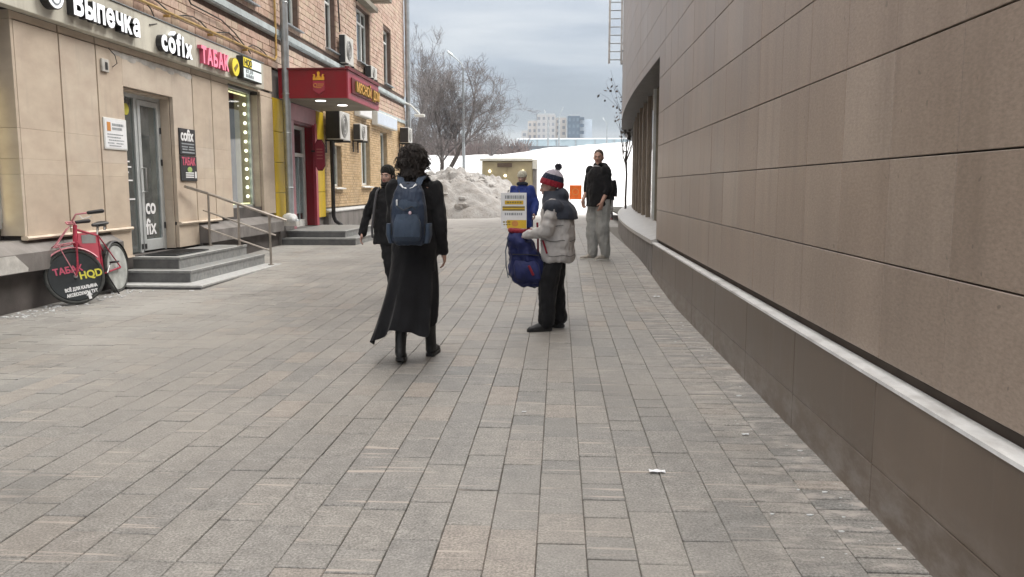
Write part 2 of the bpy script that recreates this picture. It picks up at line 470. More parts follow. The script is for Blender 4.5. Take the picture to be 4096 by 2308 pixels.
M['rail'] = plain('brushed_steel_rail', (0.42, 0.38, 0.34), 0.34, 0.15, 9, 0, 80, 0.7)
M['bike'] = plain('red_bike_paint', (0.36, 0.026, 0.058), 0.52, 0.45, 14, coord='object')
M['bike_p'] = plain('faded_pink_paint', (0.56, 0.22, 0.26), 0.5, 0.25, 14, coord='object')
M['tyre'] = plain('worn_tyre', (0.055, 0.058, 0.056), 0.85, 0.3, 20, 0.3, 120, coord='object')
M['disc'] = plain('dark_disc_cover', (0.038, 0.045, 0.050), 0.35, 0.45, 3.5, coord='object')
M['film'] = plain('dusty_clear_film', (0.42, 0.44, 0.43), 0.45, 0.35, 6, coord='object')
M['chrome'] = plain('dull_chrome', (0.5, 0.5, 0.5), 0.35, 0.2, 8, 0, 80, 0.9)
M['bark'] = plain('dark_bark', (0.085, 0.072, 0.066), 0.9, 0.35, 6, 0.5, 30)
M['twig'] = plain('grey_twig', (0.150, 0.136, 0.134), 0.9, 0.3, 2)
M['leafd'] = plain('withered_leaf', (0.10, 0.085, 0.075), 0.9, 0.4, 3)
M['kiosk'] = plain('beige_kiosk_panel', (0.33, 0.285, 0.18), 0.5, 0.16, 1.6)
M['kiosk_e'] = plain('pale_kiosk_trim', (0.62, 0.62, 0.56), 0.5, 0.1, 3)
M['plaque'] = plain('dark_brown_plaque', (0.10, 0.07, 0.05), 0.5, 0.1, 3)
M['orange'] = plain('orange_board', (0.78, 0.15, 0.012), 0.5, 0.12, 5)
M['conc'] = plain('pale_tower_concrete', (0.36, 0.36, 0.365), 0.8, 0.06, 0.05)
M['conc2'] = plain('warm_tower_concrete', (0.42, 0.395, 0.375), 0.8, 0.06, 0.05)
M['twin2'] = plain('dark_tower_window', (0.10, 0.15, 0.20), 0.4, 0.2, 0.4)
M['twin'] = plain('tower_window', (0.17, 0.19, 0.22), 0.4, 0.2, 0.4)
M['dglass'] = plain('blue_tower_glass', (0.05, 0.085, 0.13), 0.4, 0.18, 0.2)
M['dglass2'] = plain('pale_tower_balcony', (0.34, 0.40, 0.47), 0.5, 0.1, 0.3)
M['barrier'] = plain('pale_blue_barrier_panel', (0.36, 0.45, 0.50), 0.6, 0.12, 0.6)
M['bar_d'] = plain('dark_guard_rail', (0.12, 0.14, 0.16), 0.6, 0.2, 1)
M['shrub'] = plain('far_bare_twigs', (0.20, 0.165, 0.16), 0.95, 0.4, 0.5)
for k_, c_ in (('fascia', (0.33, 0.31, 0.27)), ('gran', (0.40, 0.40, 0.39)), ('gran_shade', (0.24, 0.235, 0.225)), ('stone_dark', (0.30, 0.29, 0.28)), ('red', (0.13, 0.03, 0.03)), ('yel', (0.30, 0.22, 0.06)), ('pl_brown', (0.16, 0.14, 0.12))):
    if k_ != 'pl_brown':
        dirty(M[k_], 2.6, c_, 0.50, 0.74, 0.5, (1, 2.0, 0.5))
# people
M['skin'] = plain('skin', (0.48, 0.29, 0.225), 0.55, 0.12, 10, coord='object')
M['skin_p'] = plain('pale_skin', (0.47, 0.30, 0.25), 0.55, 0.12, 10, coord='object')
M['hair_b'] = plain('dark_curly_hair', (0.018, 0.012, 0.010), 0.6, 0.4, 20, coord='object')
M['hair_s'] = plain('cropped_brown_hair', (0.06, 0.04, 0.03), 0.7, 0.3, 40, coord='object')
M['blk'] = fabric('black_wool', (0.012, 0.012, 0.014), 0.3, 0.92, 0.5, 10)
M['blk2'] = fabric('black_cotton', (0.010, 0.010, 0.012), 0.3, 0.92, 0.5, 12)
M['navy'] = fabric('navy_nylon', (0.022, 0.034, 0.062), 0.25, 0.6, 0.4, 18)
M['navy_l'] = fabric('faded_navy_nylon', (0.042, 0.062, 0.098), 0.22, 0.7, 0.4, 18)
M['navy_y'] = fabric('slate_navy_yoke', (0.030, 0.036, 0.052), 0.22, 0.7, 0.5, 12)
M['blue'] = fabric('royal_blue_jacket', (0.020, 0.040, 0.20), 0.25, 0.7, 0.6, 10)
M['bluebag'] = fabric('deep_blue_nylon', (0.010, 0.015, 0.075), 0.45, 0.6, 0.9, 9)
M['puff'] = fabric('pale_grey_puffer', (0.43, 0.415, 0.41), 0.10, 0.6, 0.5, 16)
M['seam'] = fabric('grey_seam', (0.16, 0.155, 0.155), 0.1, 0.8, 0.3, 16)
M['sweat'] = fabric('grey_sweatpants', (0.33, 0.335, 0.325), 0.15, 0.95, 0.7, 11)
M['knit_c'] = fabric('cream_knit', (0.56, 0.55, 0.47), 0.15, 0.95, 0.6, 60)
M['knit_b'] = fabric('black_knit', (0.014, 0.014, 0.013), 0.3, 0.95, 0.6, 60)
M['knit_r'] = fabric('crimson_knit', (0.26, 0.016, 0.03), 0.2, 0.95, 0.6, 60)
M['knit_n'] = fabric('navy_knit', (0.018, 0.024, 0.05), 0.2, 0.95, 0.6, 60)
M['knit_w'] = fabric('lilac_white_knit', (0.42, 0.38, 0.44), 0.1, 0.95, 0.6, 60)
M['pom'] = fabric('dark_pompom_yarn', (0.06, 0.055, 0.075), 0.3, 0.95, 1.0, 60)
M['redtrim'] = fabric('dark_red_trim', (0.20, 0.015, 0.028), 0.2, 0.8, 0.3, 20)
M['reflect'] = plain('reflective_tape', (0.75, 0.77, 0.80), 0.35, 0.04, 5)
M['gstrap'] = fabric('grey_strap', (0.10, 0.10, 0.11), 0.2, 0.8, 0.2, 20)
M['boot'] = plain('black_boot', (0.012, 0.012, 0.013), 0.5, 0.3, 12, coord='object')
M['boot_g'] = plain('dark_grey_boot', (0.035, 0.036, 0.04), 0.55, 0.3, 12, coord='object')
M['trainer'] = plain('beige_trainer', (0.30, 0.275, 0.24), 0.7, 0.3, 25, coord='object')
M['sole'] = plain('white_sole', (0.62, 0.61, 0.58), 0.6, 0.1, 10)
M['redshoe'] = plain('dark_red_shoe', (0.14, 0.03, 0.035), 0.6, 0.2, 10)
M['palet'] = fabric('pale_trousers', (0.42, 0.42, 0.44), 0.1, 0.9, 0.4, 12)
M['tee'] = fabric('pale_grey_shirt', (0.40, 0.40, 0.42), 0.1, 0.9, 0.3, 12)
M['eye_w'] = plain('eye_white', (0.7, 0.68, 0.66), 0.3, 0.02)
M['eye_d'] = plain('eye_iris', (0.03, 0.02, 0.015), 0.25, 0.1)
M['lip'] = plain('lip', (0.32, 0.12, 0.11), 0.5, 0.1)
M['badge'] = plain('pale_pink_badge', (0.60, 0.45, 0.52), 0.5, 0.1)

# ------------------------------------------------------------------ mesh building
class MB:
    def __init__(self):
        self.v, self.f, self.mi = [], [], []
    def add(self, vs_, fs_, mi=0):
        o = len(self.v)
        self.v += [tuple(a) for a in vs_]
        self.f += [tuple(i + o for i in q) for q in fs_]
        self.mi += [mi] * len(fs_)
        return self
    def box(self, lo, hi, mi=0, skip=''):
        x0, y0, z0 = lo; x1, y1, z1 = hi
        vs_ = [(x0, y0, z0), (x1, y0, z0), (x1, y1, z0), (x0, y1, z0), (x0, y0, z1), (x1, y0, z1), (x1, y1, z1), (x0, y1, z1)]
        return self.add(vs_, [(0, 3, 2, 1), (4, 5, 6, 7), (0, 1, 5, 4), (1, 2, 6, 5), (2, 3, 7, 6), (3, 0, 4, 7)], mi)
    def cbox(self, lo, hi, c=0.004, mi=0):
        """a box with chamfered edges"""
        lo, hi = Vector(lo), Vector(hi)
        c = min(c, min((hi - lo)) * 0.45)
        bm = bmesh.new()
        bmesh.ops.create_cube(bm, size=1)
        for w in bm.verts:
            w.co = Vector([lo[i] if w.co[i] < 0 else hi[i] for i in range(3)])
        bmesh.ops.bevel(bm, geom=bm.edges[:], offset=c, segments=1, affect='EDGES', profile=0.5)
        bm.verts.index_update()
        self.add([w.co.copy() for w in bm.verts], [[w.index for w in q.verts] for q in bm.faces], mi)
        bm.free()
        return self
    def tube(self, path, r, n=8, mi=0, cap=True):
        path = [Vector(p_) for p_ in path]
        rs = r if isinstance(r, (list, tuple)) else [r] * len(path)
        rings = []
        ref = None
        for i, p_ in enumerate(path):
            d = (path[min(i + 1, len(path) - 1)] - path[max(i - 1, 0)])
            if d.length < 1e-9:
                d = Vector((0, 0, 1))
            d.normalize()
            if ref is None:
                ref = Vector((0, 0, 1)) if abs(d.z) < 0.9 else Vector((1, 0, 0))
            a = (ref - d * ref.dot(d))
            if a.length < 1e-6:
                a = d.orthogonal()
            a.normalize()
            ref = a
            b_ = d.cross(a)
            rings.append([p_ + (a * math.cos(2 * PI * k / n) + b_ * math.sin(2 * PI * k / n)) * rs[i] for k in range(n)])
        vs_ = [q for ring in rings for q in ring]
        fs_ = []
        for i in range(len(rings) - 1):
            for k in range(n):
                k2 = (k + 1) % n
                fs_.append((i * n + k, i * n + k2, (i + 1) * n + k2, (i + 1) * n + k))
        if cap:
            fs_.append(tuple(reversed(range(n))))
            fs_.append(tuple((len(rings) - 1) * n + k for k in range(n)))
        return self.add(vs_, fs_, mi)
    def loft(self, rings, n=20, mi=0, power=2.0):
        """rings: (centre, half-width vector, half-depth vector)"""
        vs_, fs_ = [], []
        for c, ax, ay in rings:
            c, ax, ay = Vector(c), Vector(ax), Vector(ay)
            for k in range(n):
                t = 2 * PI * k / n
                ct, st = math.cos(t), math.sin(t)
                ct = math.copysign(abs(ct) ** (2 / power), ct); st = math.copysign(abs(st) ** (2 / power), st)
                vs_.append(c + ax * ct + ay * st)
        for i in range(len(rings) - 1):
            for k in range(n):
                k2 = (k + 1) % n
                fs_.append((i * n + k, i * n + k2, (i + 1) * n + k2, (i + 1) * n + k))
        fs_.append(tuple(reversed(range(n))))
        fs_.append(tuple((len(rings) - 1) * n + k for k in range(n)))
        return self.add(vs_, fs_, mi)
    def ell(self, c, r, rot=None, n=14, m=9, mi=0):
        c = Vector(c)
        r = Vector(r) if not isinstance(r, (int, float)) else Vector((r, r, r))
        vs_, fs_ = [], []
        for j in range(1, m):
            a = PI * j / m
            for k in range(n):
                t = 2 * PI * k / n
                q = Vector((r.x * math.sin(a) * math.cos(t), r.y * math.sin(a) * math.sin(t), r.z * math.cos(a)))
                vs_.append(c + (rot @ q if rot else q))
        top = Vector((0, 0, r.z)); bot = Vector((0, 0, -r.z))
        vs_.append(c + (rot @ top if rot else top)); vs_.append(c + (rot @ bot if rot else bot))
        it, ib = len(vs_) - 2, len(vs_) - 1
        for k in range(n):
            k2 = (k + 1) % n
            fs_.append((it, k, k2))
            fs_.append((ib, (m - 2) * n + k2, (m - 2) * n + k))
            for j in range(m - 2):
                fs_.append((j * n + k, (j + 1) * n + k, (j + 1) * n + k2, j * n + k2))
        return self.add(vs_, fs_, mi)
    def cap(self, p0, p1, r0, r1=None, n=12, mi=0, flat=None):
        """round-ended tapered limb"""
        p0, p1 = Vector(p0), Vector(p1)
        r1 = r0 if r1 is None else r1
        d = p1 - p0
        L = d.length
        if L < 1e-6:
            return self.ell(p0, r0, mi=mi)
        d.normalize()
        path, rs = [], []
        for k in range(5):
            a = PI / 2 * (1 - k / 4)
            path.append(p0 - d * r0 * math.sin(a)); rs.append(max(r0 * math.cos(a), r0 * 0.05))
        for k in range(1, 5):
            path.append(p0 + d * L * k / 5); rs.append(r0 + (r1 - r0) * k / 5)
        for k in range(5):
            a = PI / 2 * (k / 4)
            path.append(p1 + d * r1 * math.sin(a)); rs.append(max(r1 * math.cos(a), r1 * 0.05))
        return self.tube(path, rs, n, mi)
    def prism(self, poly, x0, x1, mi=0, axis='x'):
        """poly is (a, b) pairs; axis x: (y, z), axis y: (x, z), axis z: (x, y)"""
        def at(a, b_, t):
            return {'x': (t, a, b_), 'y': (a, t, b_), 'z': (a, b_, t)}[axis]
        n = len(poly)
        vs_ = [at(a, b_, x0) for a, b_ in poly] + [at(a, b_, x1) for a, b_ in poly]
        fs_ = [tuple(range(n)), tuple(reversed(range(n, 2 * n)))]
        for k in range(n):
            k2 = (k + 1) % n
            fs_.append((k, k + n, k2 + n, k2))
        return self.add(vs_, fs_, mi)
    def disc(self, c, normal, r, thick, n=32, mi=0):
        c, nn = Vector(c), Vector(normal).normalized()
        return self.tube([c - nn * thick / 2, c + nn * thick / 2], r, n, mi)
    def torus(self, c, normal, R_, r, n=40, m=8, mi=0, a0=0.0, a1=2 * PI):
        c, nn = Vector(c), Vector(normal).normalized()
        a = nn.orthogonal().normalized()
        if abs(nn.z) < 0.9:
            a = Vector((0, 0, 1)) - nn * nn.z; a.normalize()
        b_ = nn.cross(a)
        full = abs(a1 - a0 - 2 * PI) < 1e-6
        cnt = n if full else n + 1
        vs_, fs_ = [], []
        for i in range(cnt):
            t = a0 + (a1 - a0) * i / n
            d = a * math.cos(t) + b_ * math.sin(t)
            for j in range(m):
                s = 2 * PI * j / m
                vs_.append(c + d * (R_ + r * math.cos(s)) + nn * r * math.sin(s))
        for i in range(n):
            i2 = (i + 1) % cnt
            for j in range(m):
                j2 = (j + 1) % m
                fs_.append((i * m + j, i2 * m + j, i2 * m + j2, i * m + j2))
        return self.add(vs_, fs_, mi)
    def move(self, mat4):
        self.v = [tuple(mat4 @ Vector(q)) for q in self.v]
        return self
    def mesh(self, name, mats, off=None, smooth=False, weld=True):
        me = bpy.data.meshes.new(name)
        vs_ = self.v if off is None else [(a - off[0], b_ - off[1], c - off[2]) for a, b_, c in self.v]
        me.from_pydata(vs_, [], self.f)
        if weld:
            bm = bmesh.new(); bm.from_mesh(me)
            for k, q in enumerate(bm.faces):
                q.material_index = self.mi[k]
            bmesh.ops.recalc_face_normals(bm, faces=bm.faces[:])
            bm.to_mesh(me); bm.free()
        for m_ in (mats if isinstance(mats, (list, tuple)) else [mats]):
            me.materials.append(m_)
        if smooth:
            me.polygons.foreach_set('use_smooth', [True] * len(me.polygons))
            try:
                me.set_sharp_from_angle(angle=R(42))
            except Exception:
                pass
        me.update()
        return me

def origin_of(parent):
    """world location of a chain of unrotated parents"""
    v = Vector((0, 0, 0))
    while parent:
        v += parent.location
        parent = parent.parent
    return v

def link(name, me, parent=None, kind=None):
    o = bpy.data.objects.new(name, me)
    COL.objects.link(o)
    if parent:
        o.parent = parent
    if kind:
        o['kind'] = kind
    return o

def part(name, mb, mat, parent, smooth=False, local=False, kind=None, label=None):
    """a mesh given in world coordinates (or the thing's own), parented to its thing"""
    me = mb.mesh(name, mat, None if local else origin_of(parent), smooth)
    o = link(name, me, parent, kind)
    if label:
        o['label'] = label
    return o

def thing(name, label, cat, loc=(0, 0, 0), rz=0.0, group=None, rot=None):
    o = bpy.data.objects.new(name, None)
    o.empty_display_size = 0.2
    COL.objects.link(o)
    o.location = loc
    o.rotation_euler = rot if rot else (0, 0, rz)
    o['label'] = label
    o['category'] = cat
    if group:
        o['group'] = group
    return o

def single(name, mb, mat, label, cat, loc=(0, 0, 0), smooth=False, group=None):
    me = mb.mesh(name, mat, loc, smooth)
    o = link(name, me)
    o.location = loc
    o['label'] = label
    o['category'] = cat
    if group:
        o['group'] = group
    return o

def structure(name, mb, mat, smooth=False):
    o = link(name, mb.mesh(name, mat, None, smooth))
    o['kind'] = 'structure'
    return o

def fuse(mb, name, mat, parent, voxel=0.012, smooth=4, namp=0.0, nscale=7.0, kind=None, label=None, seed=0.0):
    """one continuous skin over overlapping lofts (voxel remesh), in the thing's own coordinates"""
    me = bpy.data.meshes.new(name)
    me.from_pydata(mb.v, [], mb.f)
    bm = bmesh.new(); bm.from_mesh(me)
    bmesh.ops.recalc_face_normals(bm, faces=bm.faces[:])
    bm.to_mesh(me); bm.free()
    tmp = bpy.data.objects.new('tmp', me)
    COL.objects.link(tmp)
    r_ = tmp.modifiers.new('r', 'REMESH'); r_.mode = 'VOXEL'; r_.voxel_size = voxel
    s_ = tmp.modifiers.new('s', 'SMOOTH'); s_.iterations = smooth; s_.factor = 0.5
    dg = bpy.context.evaluated_depsgraph_get()
    out = bpy.data.meshes.new_from_object(tmp.evaluated_get(dg))
    bpy.data.objects.remove(tmp)
    out.name = name
    if namp:
        nrm = [v.normal.copy() for v in out.vertices]
        for v, nn in zip(out.vertices, nrm):
            q = Vector((v.co.x * nscale, v.co.y * nscale, v.co.z * nscale * 0.6 + seed))
            k = noise.noise(q) + 0.6 * noise.noise(q * 2.3) - 0.7 * abs(noise.noise(Vector((q.x * 1.7, q.y * 1.7, q.z * 3.4 + 5))))
            v.co += nn * namp * k
    out.materials.clear()
    out.materials.append(mat)
    out.polygons.foreach_set('use_smooth', [True] * len(out.polygons))
    out.update()
    o = link(name, out, parent, kind)
    if label:
        o['label'] = label
    return o

def text_mesh(body, size, extrude, mats, bold=0.0, width=1.0, align='LEFT', spacing=1.0):
    """lettering as a solid: face in mats[0], sides and back in mats[1]; lies in XY, face towards +Z.
    The outlines are filled here by their winding number, because overlapping strokes confuse the curve filler."""
    cu = bpy.data.curves.new('t', 'FONT')
    cu.body = body
    cu.size = size
    cu.align_x = align
    cu.space_character = spacing
    o = bpy.data.objects.new('t', cu)
    COL.objects.link(o)
    dg = bpy.context.evaluated_depsgraph_get()
    cv = o.evaluated_get(dg).to_curve(dg)
    gs = size * 0.008
    loops, raw = [], []
    for sp in cv.splines:
        bp_ = sp.bezier_points
        pts = []
        for i in range(len(bp_)):
            p0, p3 = bp_[i], bp_[(i + 1) % len(bp_)]
            straight = (p0.handle_right - p0.co.lerp(p3.co, 1 / 3)).length < 0.01 * size and (p3.handle_left - p0.co.lerp(p3.co, 2 / 3)).length < 0.01 * size
            for k in range(1 if straight else 4):
                t = k / 4
                pts.append(p0.co * (1 - t) ** 3 + p0.handle_right * 3 * t * (1 - t) ** 2 + p3.handle_left * 3 * t * t * (1 - t) + p3.co * t ** 3)
        pts = [p_ for i, p_ in enumerate(pts) if (p_ - pts[i - 1]).length > 1e-4 * size]
        if len(pts) < 3:
            continue
        raw.append(pts)
    area = sum(p_.x * q.y - q.x * p_.y for pts in raw for p_, q in zip(pts, pts[1:] + pts[:1]))
    bold = bold if area < 0 else -bold
    for pts in raw:
        out = []
        for i in range(len(pts)):
            d0 = (pts[i] - pts[i - 1]).to_2d().normalized()
            d1 = (pts[(i + 1) % len(pts)] - pts[i]).to_2d().normalized()
            n0, n1 = Vector((-d0.y, d0.x)), Vector((-d1.y, d1.x))
            m_ = n0 + n1
            m_ = m_ / max(m_.length_squared * 0.5, 0.6) if m_.length > 1e-6 else n0
            out.append(((pts[i].x + m_.x * bold) * width, round((pts[i].y + m_.y * bold) / gs) * gs))
        loops.append(out)
    o.to_curve_clear()
    bpy.data.objects.remove(o)
    mb = MB()
    edges = [(lp[i], lp[(i + 1) % len(lp)]) for lp in loops for i in range(len(lp))]
    ys = sorted({round(p_[1] / gs) for lp in loops for p_ in lp})
    extra = set(ys)
    for y0, y1 in zip(ys[:-1], ys[1:]):
        n = int((y1 - y0) / 6)
        for k in range(1, n + 1):
            extra.add(y0 + round((y1 - y0) * k / (n + 1)))
    ys = sorted(extra)
    for a_, b_ in zip(ys[:-1], ys[1:]):
        y0, y1 = a_ * gs, b_ * gs
        ym = (y0 + y1) / 2
        xs_ = []
        for (ax, ay), (bx, by) in edges:
            if (ay < ym) != (by < ym):
                f = lambda y: ax + (bx - ax) * (y - ay) / (by - ay)
                xs_.append((f(ym), 1 if by > ay else -1, f(y0), f(y1)))
        xs_.sort()
        w_, st = 0, None
        for x in xs_:
            if w_ == 0:
                st = x
            w_ += x[1]
            if w_ == 0 and x[0] - st[0] > 1e-6:
                mb.add([(st[2], y0, extrude), (x[2], y0, extrude), (x[3], y1, extrude), (st[3], y1, extrude)], [(0, 1, 2, 3)], 0)
                mb.add([(st[2], y0, -extrude), (x[2], y0, -extrude), (x[3], y1, -extrude), (st[3], y1, -extrude)], [(3, 2, 1, 0)], len(mats) - 1)
    for (ax, ay), (bx, by) in edges:
        mb.add([(ax, ay, -extrude), (bx, by, -extrude), (bx, by, extrude), (ax, ay, extrude)], [(0, 1, 2, 3)], len(mats) - 1)
    me = bpy.data.meshes.new('lettering')
    me.from_pydata(mb.v, [], mb.f)
    for m_ in mats:
        me.materials.append(m_)
    me.polygons.foreach_set('material_index', mb.mi)
    me.update()
    return me

# orientation of lettering whose face looks along +X and whose lines run along +Y (left wall seen from the alley)
ROT_LEFT = (R(90), 0, R(90))
# lettering facing -Y (towards the camera)
ROT_FRONT = (R(90), 0, 0)

def put_text(name, parent, body, size, extrude, mats, loc, rot, bold=0.0, width=1.0, align='LEFT', spacing=1.0, local=False, label=None):
    me = text_mesh(body, size, extrude, mats, bold, width, align, spacing)
    me.name = name
    o = link(name, me, parent)
    o.location = Vector(loc) - (Vector((0, 0, 0)) if local else origin_of(parent))
    o.rotation_euler = rot
    if label:
        o['label'] = label
    return o

def letters(parent, word, size, extrude, mats, y0, z, x, y1=None, bold=0.0, name='letter'):
    """separate solid letters along the left wall from y0 (to y1), faces towards the alley"""
    adv, ws = [], []
    for ch in word:
        me = text_mesh(ch, size, extrude, mats, bold)
        xs = [v.co.x for v in me.vertices] or [0, size * 0.3]
        lo, hi = min(xs), max(xs)
        adv.append((ch, me, lo, hi - lo)); ws.append(hi - lo)
    gap = size * 0.07
    tot = sum(ws) + gap * (len(word) - 1)
    k = 1.0 if y1 is None else (y1 - y0) / tot
    y = y0
    org = origin_of(parent)
    for ch, me, lo, w in adv:
        for v in me.vertices:
            v.co.x = (v.co.x - lo) * k
        me.name = name
        o = link(name, me, parent)
        o.location = Vector((x, y, z)) - org
        o.rotation_euler = ROT_LEFT
        y += (w + gap) * k

def smoothstep(a, b_, x):
    t = max(0.0, min(1.0, (x - a) / (b_ - a)))
    return t * t * (3 - 2 * t)

def gz(x, y):
    """height of the paving: level near the camera, rising a little beyond 9 m"""
    k = 0.07 + 0.13 * smoothstep(-4.2, 0.5, x)
    return smoothstep(9, 14.6, y) * k + 0.07 * smoothstep(14, 18.5, y) * (1 - smoothstep(-4.2, 0.5, x))

# camera projection, only used to pick which alike pieces are the largest in view
CM = Matrix.LocRotScale(cam.location, cam.rotation_euler.to_quaternion(), None).inverted()
def project(p_):
    q = CM @ Vector(p_)
    if q.z > -0.1:
        return None
    return (512 + 812 * q.x / -q.z, 288.5 - 812 * q.y / -q.z, -q.z)
def in_view(p_, pad=12):
    q = project(p_)
    return q is not None and -pad < q[0] < 1024 + pad and -pad < q[1] < 577 + pad

# ================================================================== SETTING: ground
def wall_x(y, base=1.43):
    """face of the stone-clad building: straight, then curving away to the right"""
    return base + 0.0036 * max(0.0, y - 14.0) ** 2

g = MB()
xs = [-40, -12, -7, -6.3] + [-6 + 0.5 * i for i in range(0, 21)] + [5, 8, 16, 40]
ys = [-25, -8, 0] + [3 * i / 3 for i in range(1, 30)] + [34, 40]
nx = len(xs)
vv = [(x, y, gz(x, y) - 0.010) for y in ys for x in xs]
ff = [(j * nx + i, j * nx + i + 1, (j + 1) * nx + i + 1, (j + 1) * nx + i) for j in range(len(ys) - 1) for i in range(nx - 1)]
pavement = structure('pavement', MB().add(vv, ff), M['mortar'], True)

# paving stones: 20 cm courses along the alley, staggered joints; narrow setts beside the stone wall
rp = random.Random(11)
stones = []
W = 0.196
ncol = 38
x_hi = 0.902
for c in range(ncol):
    x1 = x_hi - c * W
    x0 = x1 - W
    y = 1.2 + rp.random() * 0.4
    k = 0
    while y < 24.5:
        L = rp.choice([0.20, 0.30, 0.30, 0.40, 0.40, 0.40, 0.50])
        if not (x1 < -6.2):
            stones.append((x0, x1, y, y + L, 'L%d' % round(L * 100)))
        y += L
for c in range(2):
    x0 = x_hi + c * 0.25; x1 = x0 + 0.25
    y = 1.2 + 0.05 * c
    while y < 24.5:
        stones.append((x0, x1, y, y + 0.12, 'd'))
        y += 0.12

def stone_geo(lx, ly, dz=0.0, tx=0.0, ty=0.0, gapw=0.0050, ch=0.0035, h=0.06):
    a, b_ = lx / 2 - gapw * 0.36, ly / 2 - gapw * 1.15
    base = [(-a, -b_), (a, -b_), (a, b_), (-a, b_)]
    vs_ = [(x, y, -h) for x, y in base] + [(x, y, -ch + dz + tx * x + ty * y) for x, y in base]
    vs_ += [(x - math.copysign(ch, x), y - math.copysign(ch, y), dz + tx * x + ty * y) for x, y in base]
    fs_ = [(8, 9, 10, 11)]
    for k in range(4):
        k2 = (k + 1) % 4
        fs_ += [(k, k2, k2 + 4, k + 4), (k + 4, k2 + 4, k2 + 8, k + 8)]
    return vs_, fs_
near = []
for s in stones:
    cx, cy = (s[0] + s[1]) / 2, (s[2] + s[3]) / 2
    if cy < 9 and in_view((cx, cy, 0), 14):
        q = project((cx, cy, 0))
        near.append(((s[1] - s[0]) * (s[3] - s[2]) / q[2] ** 3, s))
near.sort(key=lambda a: -a[0])
near = [s for _, s in near[:300]]
nearset = set(near)
variants = {}
def stone_mesh(s):
    key = (s[4], rp.randrange(6))
    if key not in variants:
        vs_, fs_ = stone_geo(s[1] - s[0], s[3] - s[2], 0, rp.uniform(-.010, .010), rp.uniform(-.005, .005), gapw=rp.choice([.0022, .003, .0045, .006]))
        variants[key] = MB().add(vs_, fs_).mesh('paver', M['paver'])
    return variants[key]
for s in near:
    o = link('paver', stone_mesh(s), pavement)
    o.location = ((s[0] + s[1]) / 2, (s[2] + s[3]) / 2, rp.uniform(-0.0018, 0.0018))
rest = MB()
for s in stones:
    if s in nearset:
        continue
    cx, cy = (s[0] + s[1]) / 2, (s[2] + s[3]) / 2
    if cx - 0.13 > wall_x(cy, 1.38):
        continue
    sy = (gz(cx, cy + 0.2) - gz(cx, cy - 0.2)) / 0.4
    sx = (gz(cx + 0.2, cy) - gz(cx - 0.2, cy)) / 0.4
    vs_, fs_ = stone_geo(s[1] - s[0], s[3] - s[2], rp.uniform(-.0015, .0015), sx + rp.uniform(-.008, .008), sy + rp.uniform(-.004, .004), gapw=rp.choice([.0022, .003, .0045, .006]))
    z0 = gz(cx, cy)
    rest.add([(x + cx, y + cy, z + z0) for x, y, z in vs_], fs_)
part('paver', rest, M['paver'], pavement, kind='stuff')

# snow field, the bank beyond and the level ground far behind
def hill(x, y):
    z = gz(x, y)
    z += -0.05 + 0.09 * smoothstep(23.6, 26.5, y + 0.5 * noise.noise((x * 0.6, y * 0.5, 3)))
    crest = 4.62 + 0.080 * max(-6, min(14, x + 4)) + 0.25 * noise.noise((x * 0.12, 2, 7)) + 0.12 * noise.noise((x * 0.5, 9, 1))
    z += (crest - 0.2) * smoothstep(41, 76, y) ** 0.85
    z += 0.05 * noise.noise((x * 0.8, y * 0.6, 0)) * smoothstep(25, 30, y)
    z += 0.35 * noise.noise((x * 0.17, y * 0.13, 5)) * smoothstep(44, 56, y) * (1 - smoothstep(68, 80, y))
    return z
ys = [23 + 0.5 * i for i in range(30)] + [38 + i for i in range(44)] + [84, 90, 100, 120, 160, 240, 400, 700, 1200, 2000]
xs = [-900, -300, -120, -60, -40, -30, -24, -20] + [-17 + 0.75 * i for i in range(46)] + [20, 26, 34, 50, 100, 300, 900]
nx = len(xs)
vv = [(x, y, hill(x, y)) for y in ys for x in xs]
ff = [(j * nx + i, j * nx + i + 1, (j + 1) * nx + i + 1, (j + 1) * nx + i) for j in range(len(ys) - 1) for i in range(nx - 1)]
structure('snow_bank', MB().add(vv, ff), M['field'], True)

# ================================================================== STONE-CLAD BUILDING (right)
bR = thing('stone_clad_building', 'long building clad in smooth brown stone panels over a dark plinth with a pale ledge', 'building', (1.6, 12, 0))
rb = random.Random(5)
ZC = [0.655, 1.085, 1.54, 2.0, 2.46, 2.95, 3.41] + [3.41 + 0.46 * i for i in range(1, 14)]
TOPZ = ZC[-1]
core = MB()
core.box((1.47, -6, -0.3), (9, 12.05, TOPZ))
# curved rear stretch above the window band, built as a strip with depth
cy_ = [12.05 + 0.6 * i for i in range(37)]
def strip(mb, z0, z1, xoff, depth, y_list, mi=0):
    n = len(y_list)
    vs_ = []
    for y in y_list:
        xa = wall_x(y) + xoff
        vs_ += [(xa, y, z0), (xa, y, z1), (xa + depth, y, z1), (xa + depth, y, z0)]
    fs_ = [(0, 1, 2, 3), tuple((n - 1) * 4 + k for k in (3, 2, 1, 0))]
    for i in range(n - 1):
        for k in range(4):
            k2 = (k + 1) % 4
            fs_.append((i * 4 + k, (i + 1) * 4 + k, (i + 1) * 4 + k2, i * 4 + k2))
    return mb.add(vs_, fs_, mi)
strip(core, 3.31, TOPZ, 0.04, 5.0, cy_)
strip(core, -0.3, 0.60, 0.05, 5.0, cy_)
part('wall', core, M['gap'], bR)
part('roof', MB().box((1.40, -6.2, TOPZ + 0.002), (9, 12.05, TOPZ + 0.3)), M['zinc'], bR)
strip_soff = strip(MB(), 3.265, 3.308, 0.004, 4.0, cy_)
part('soffit', strip_soff, M['soffit'], bR)

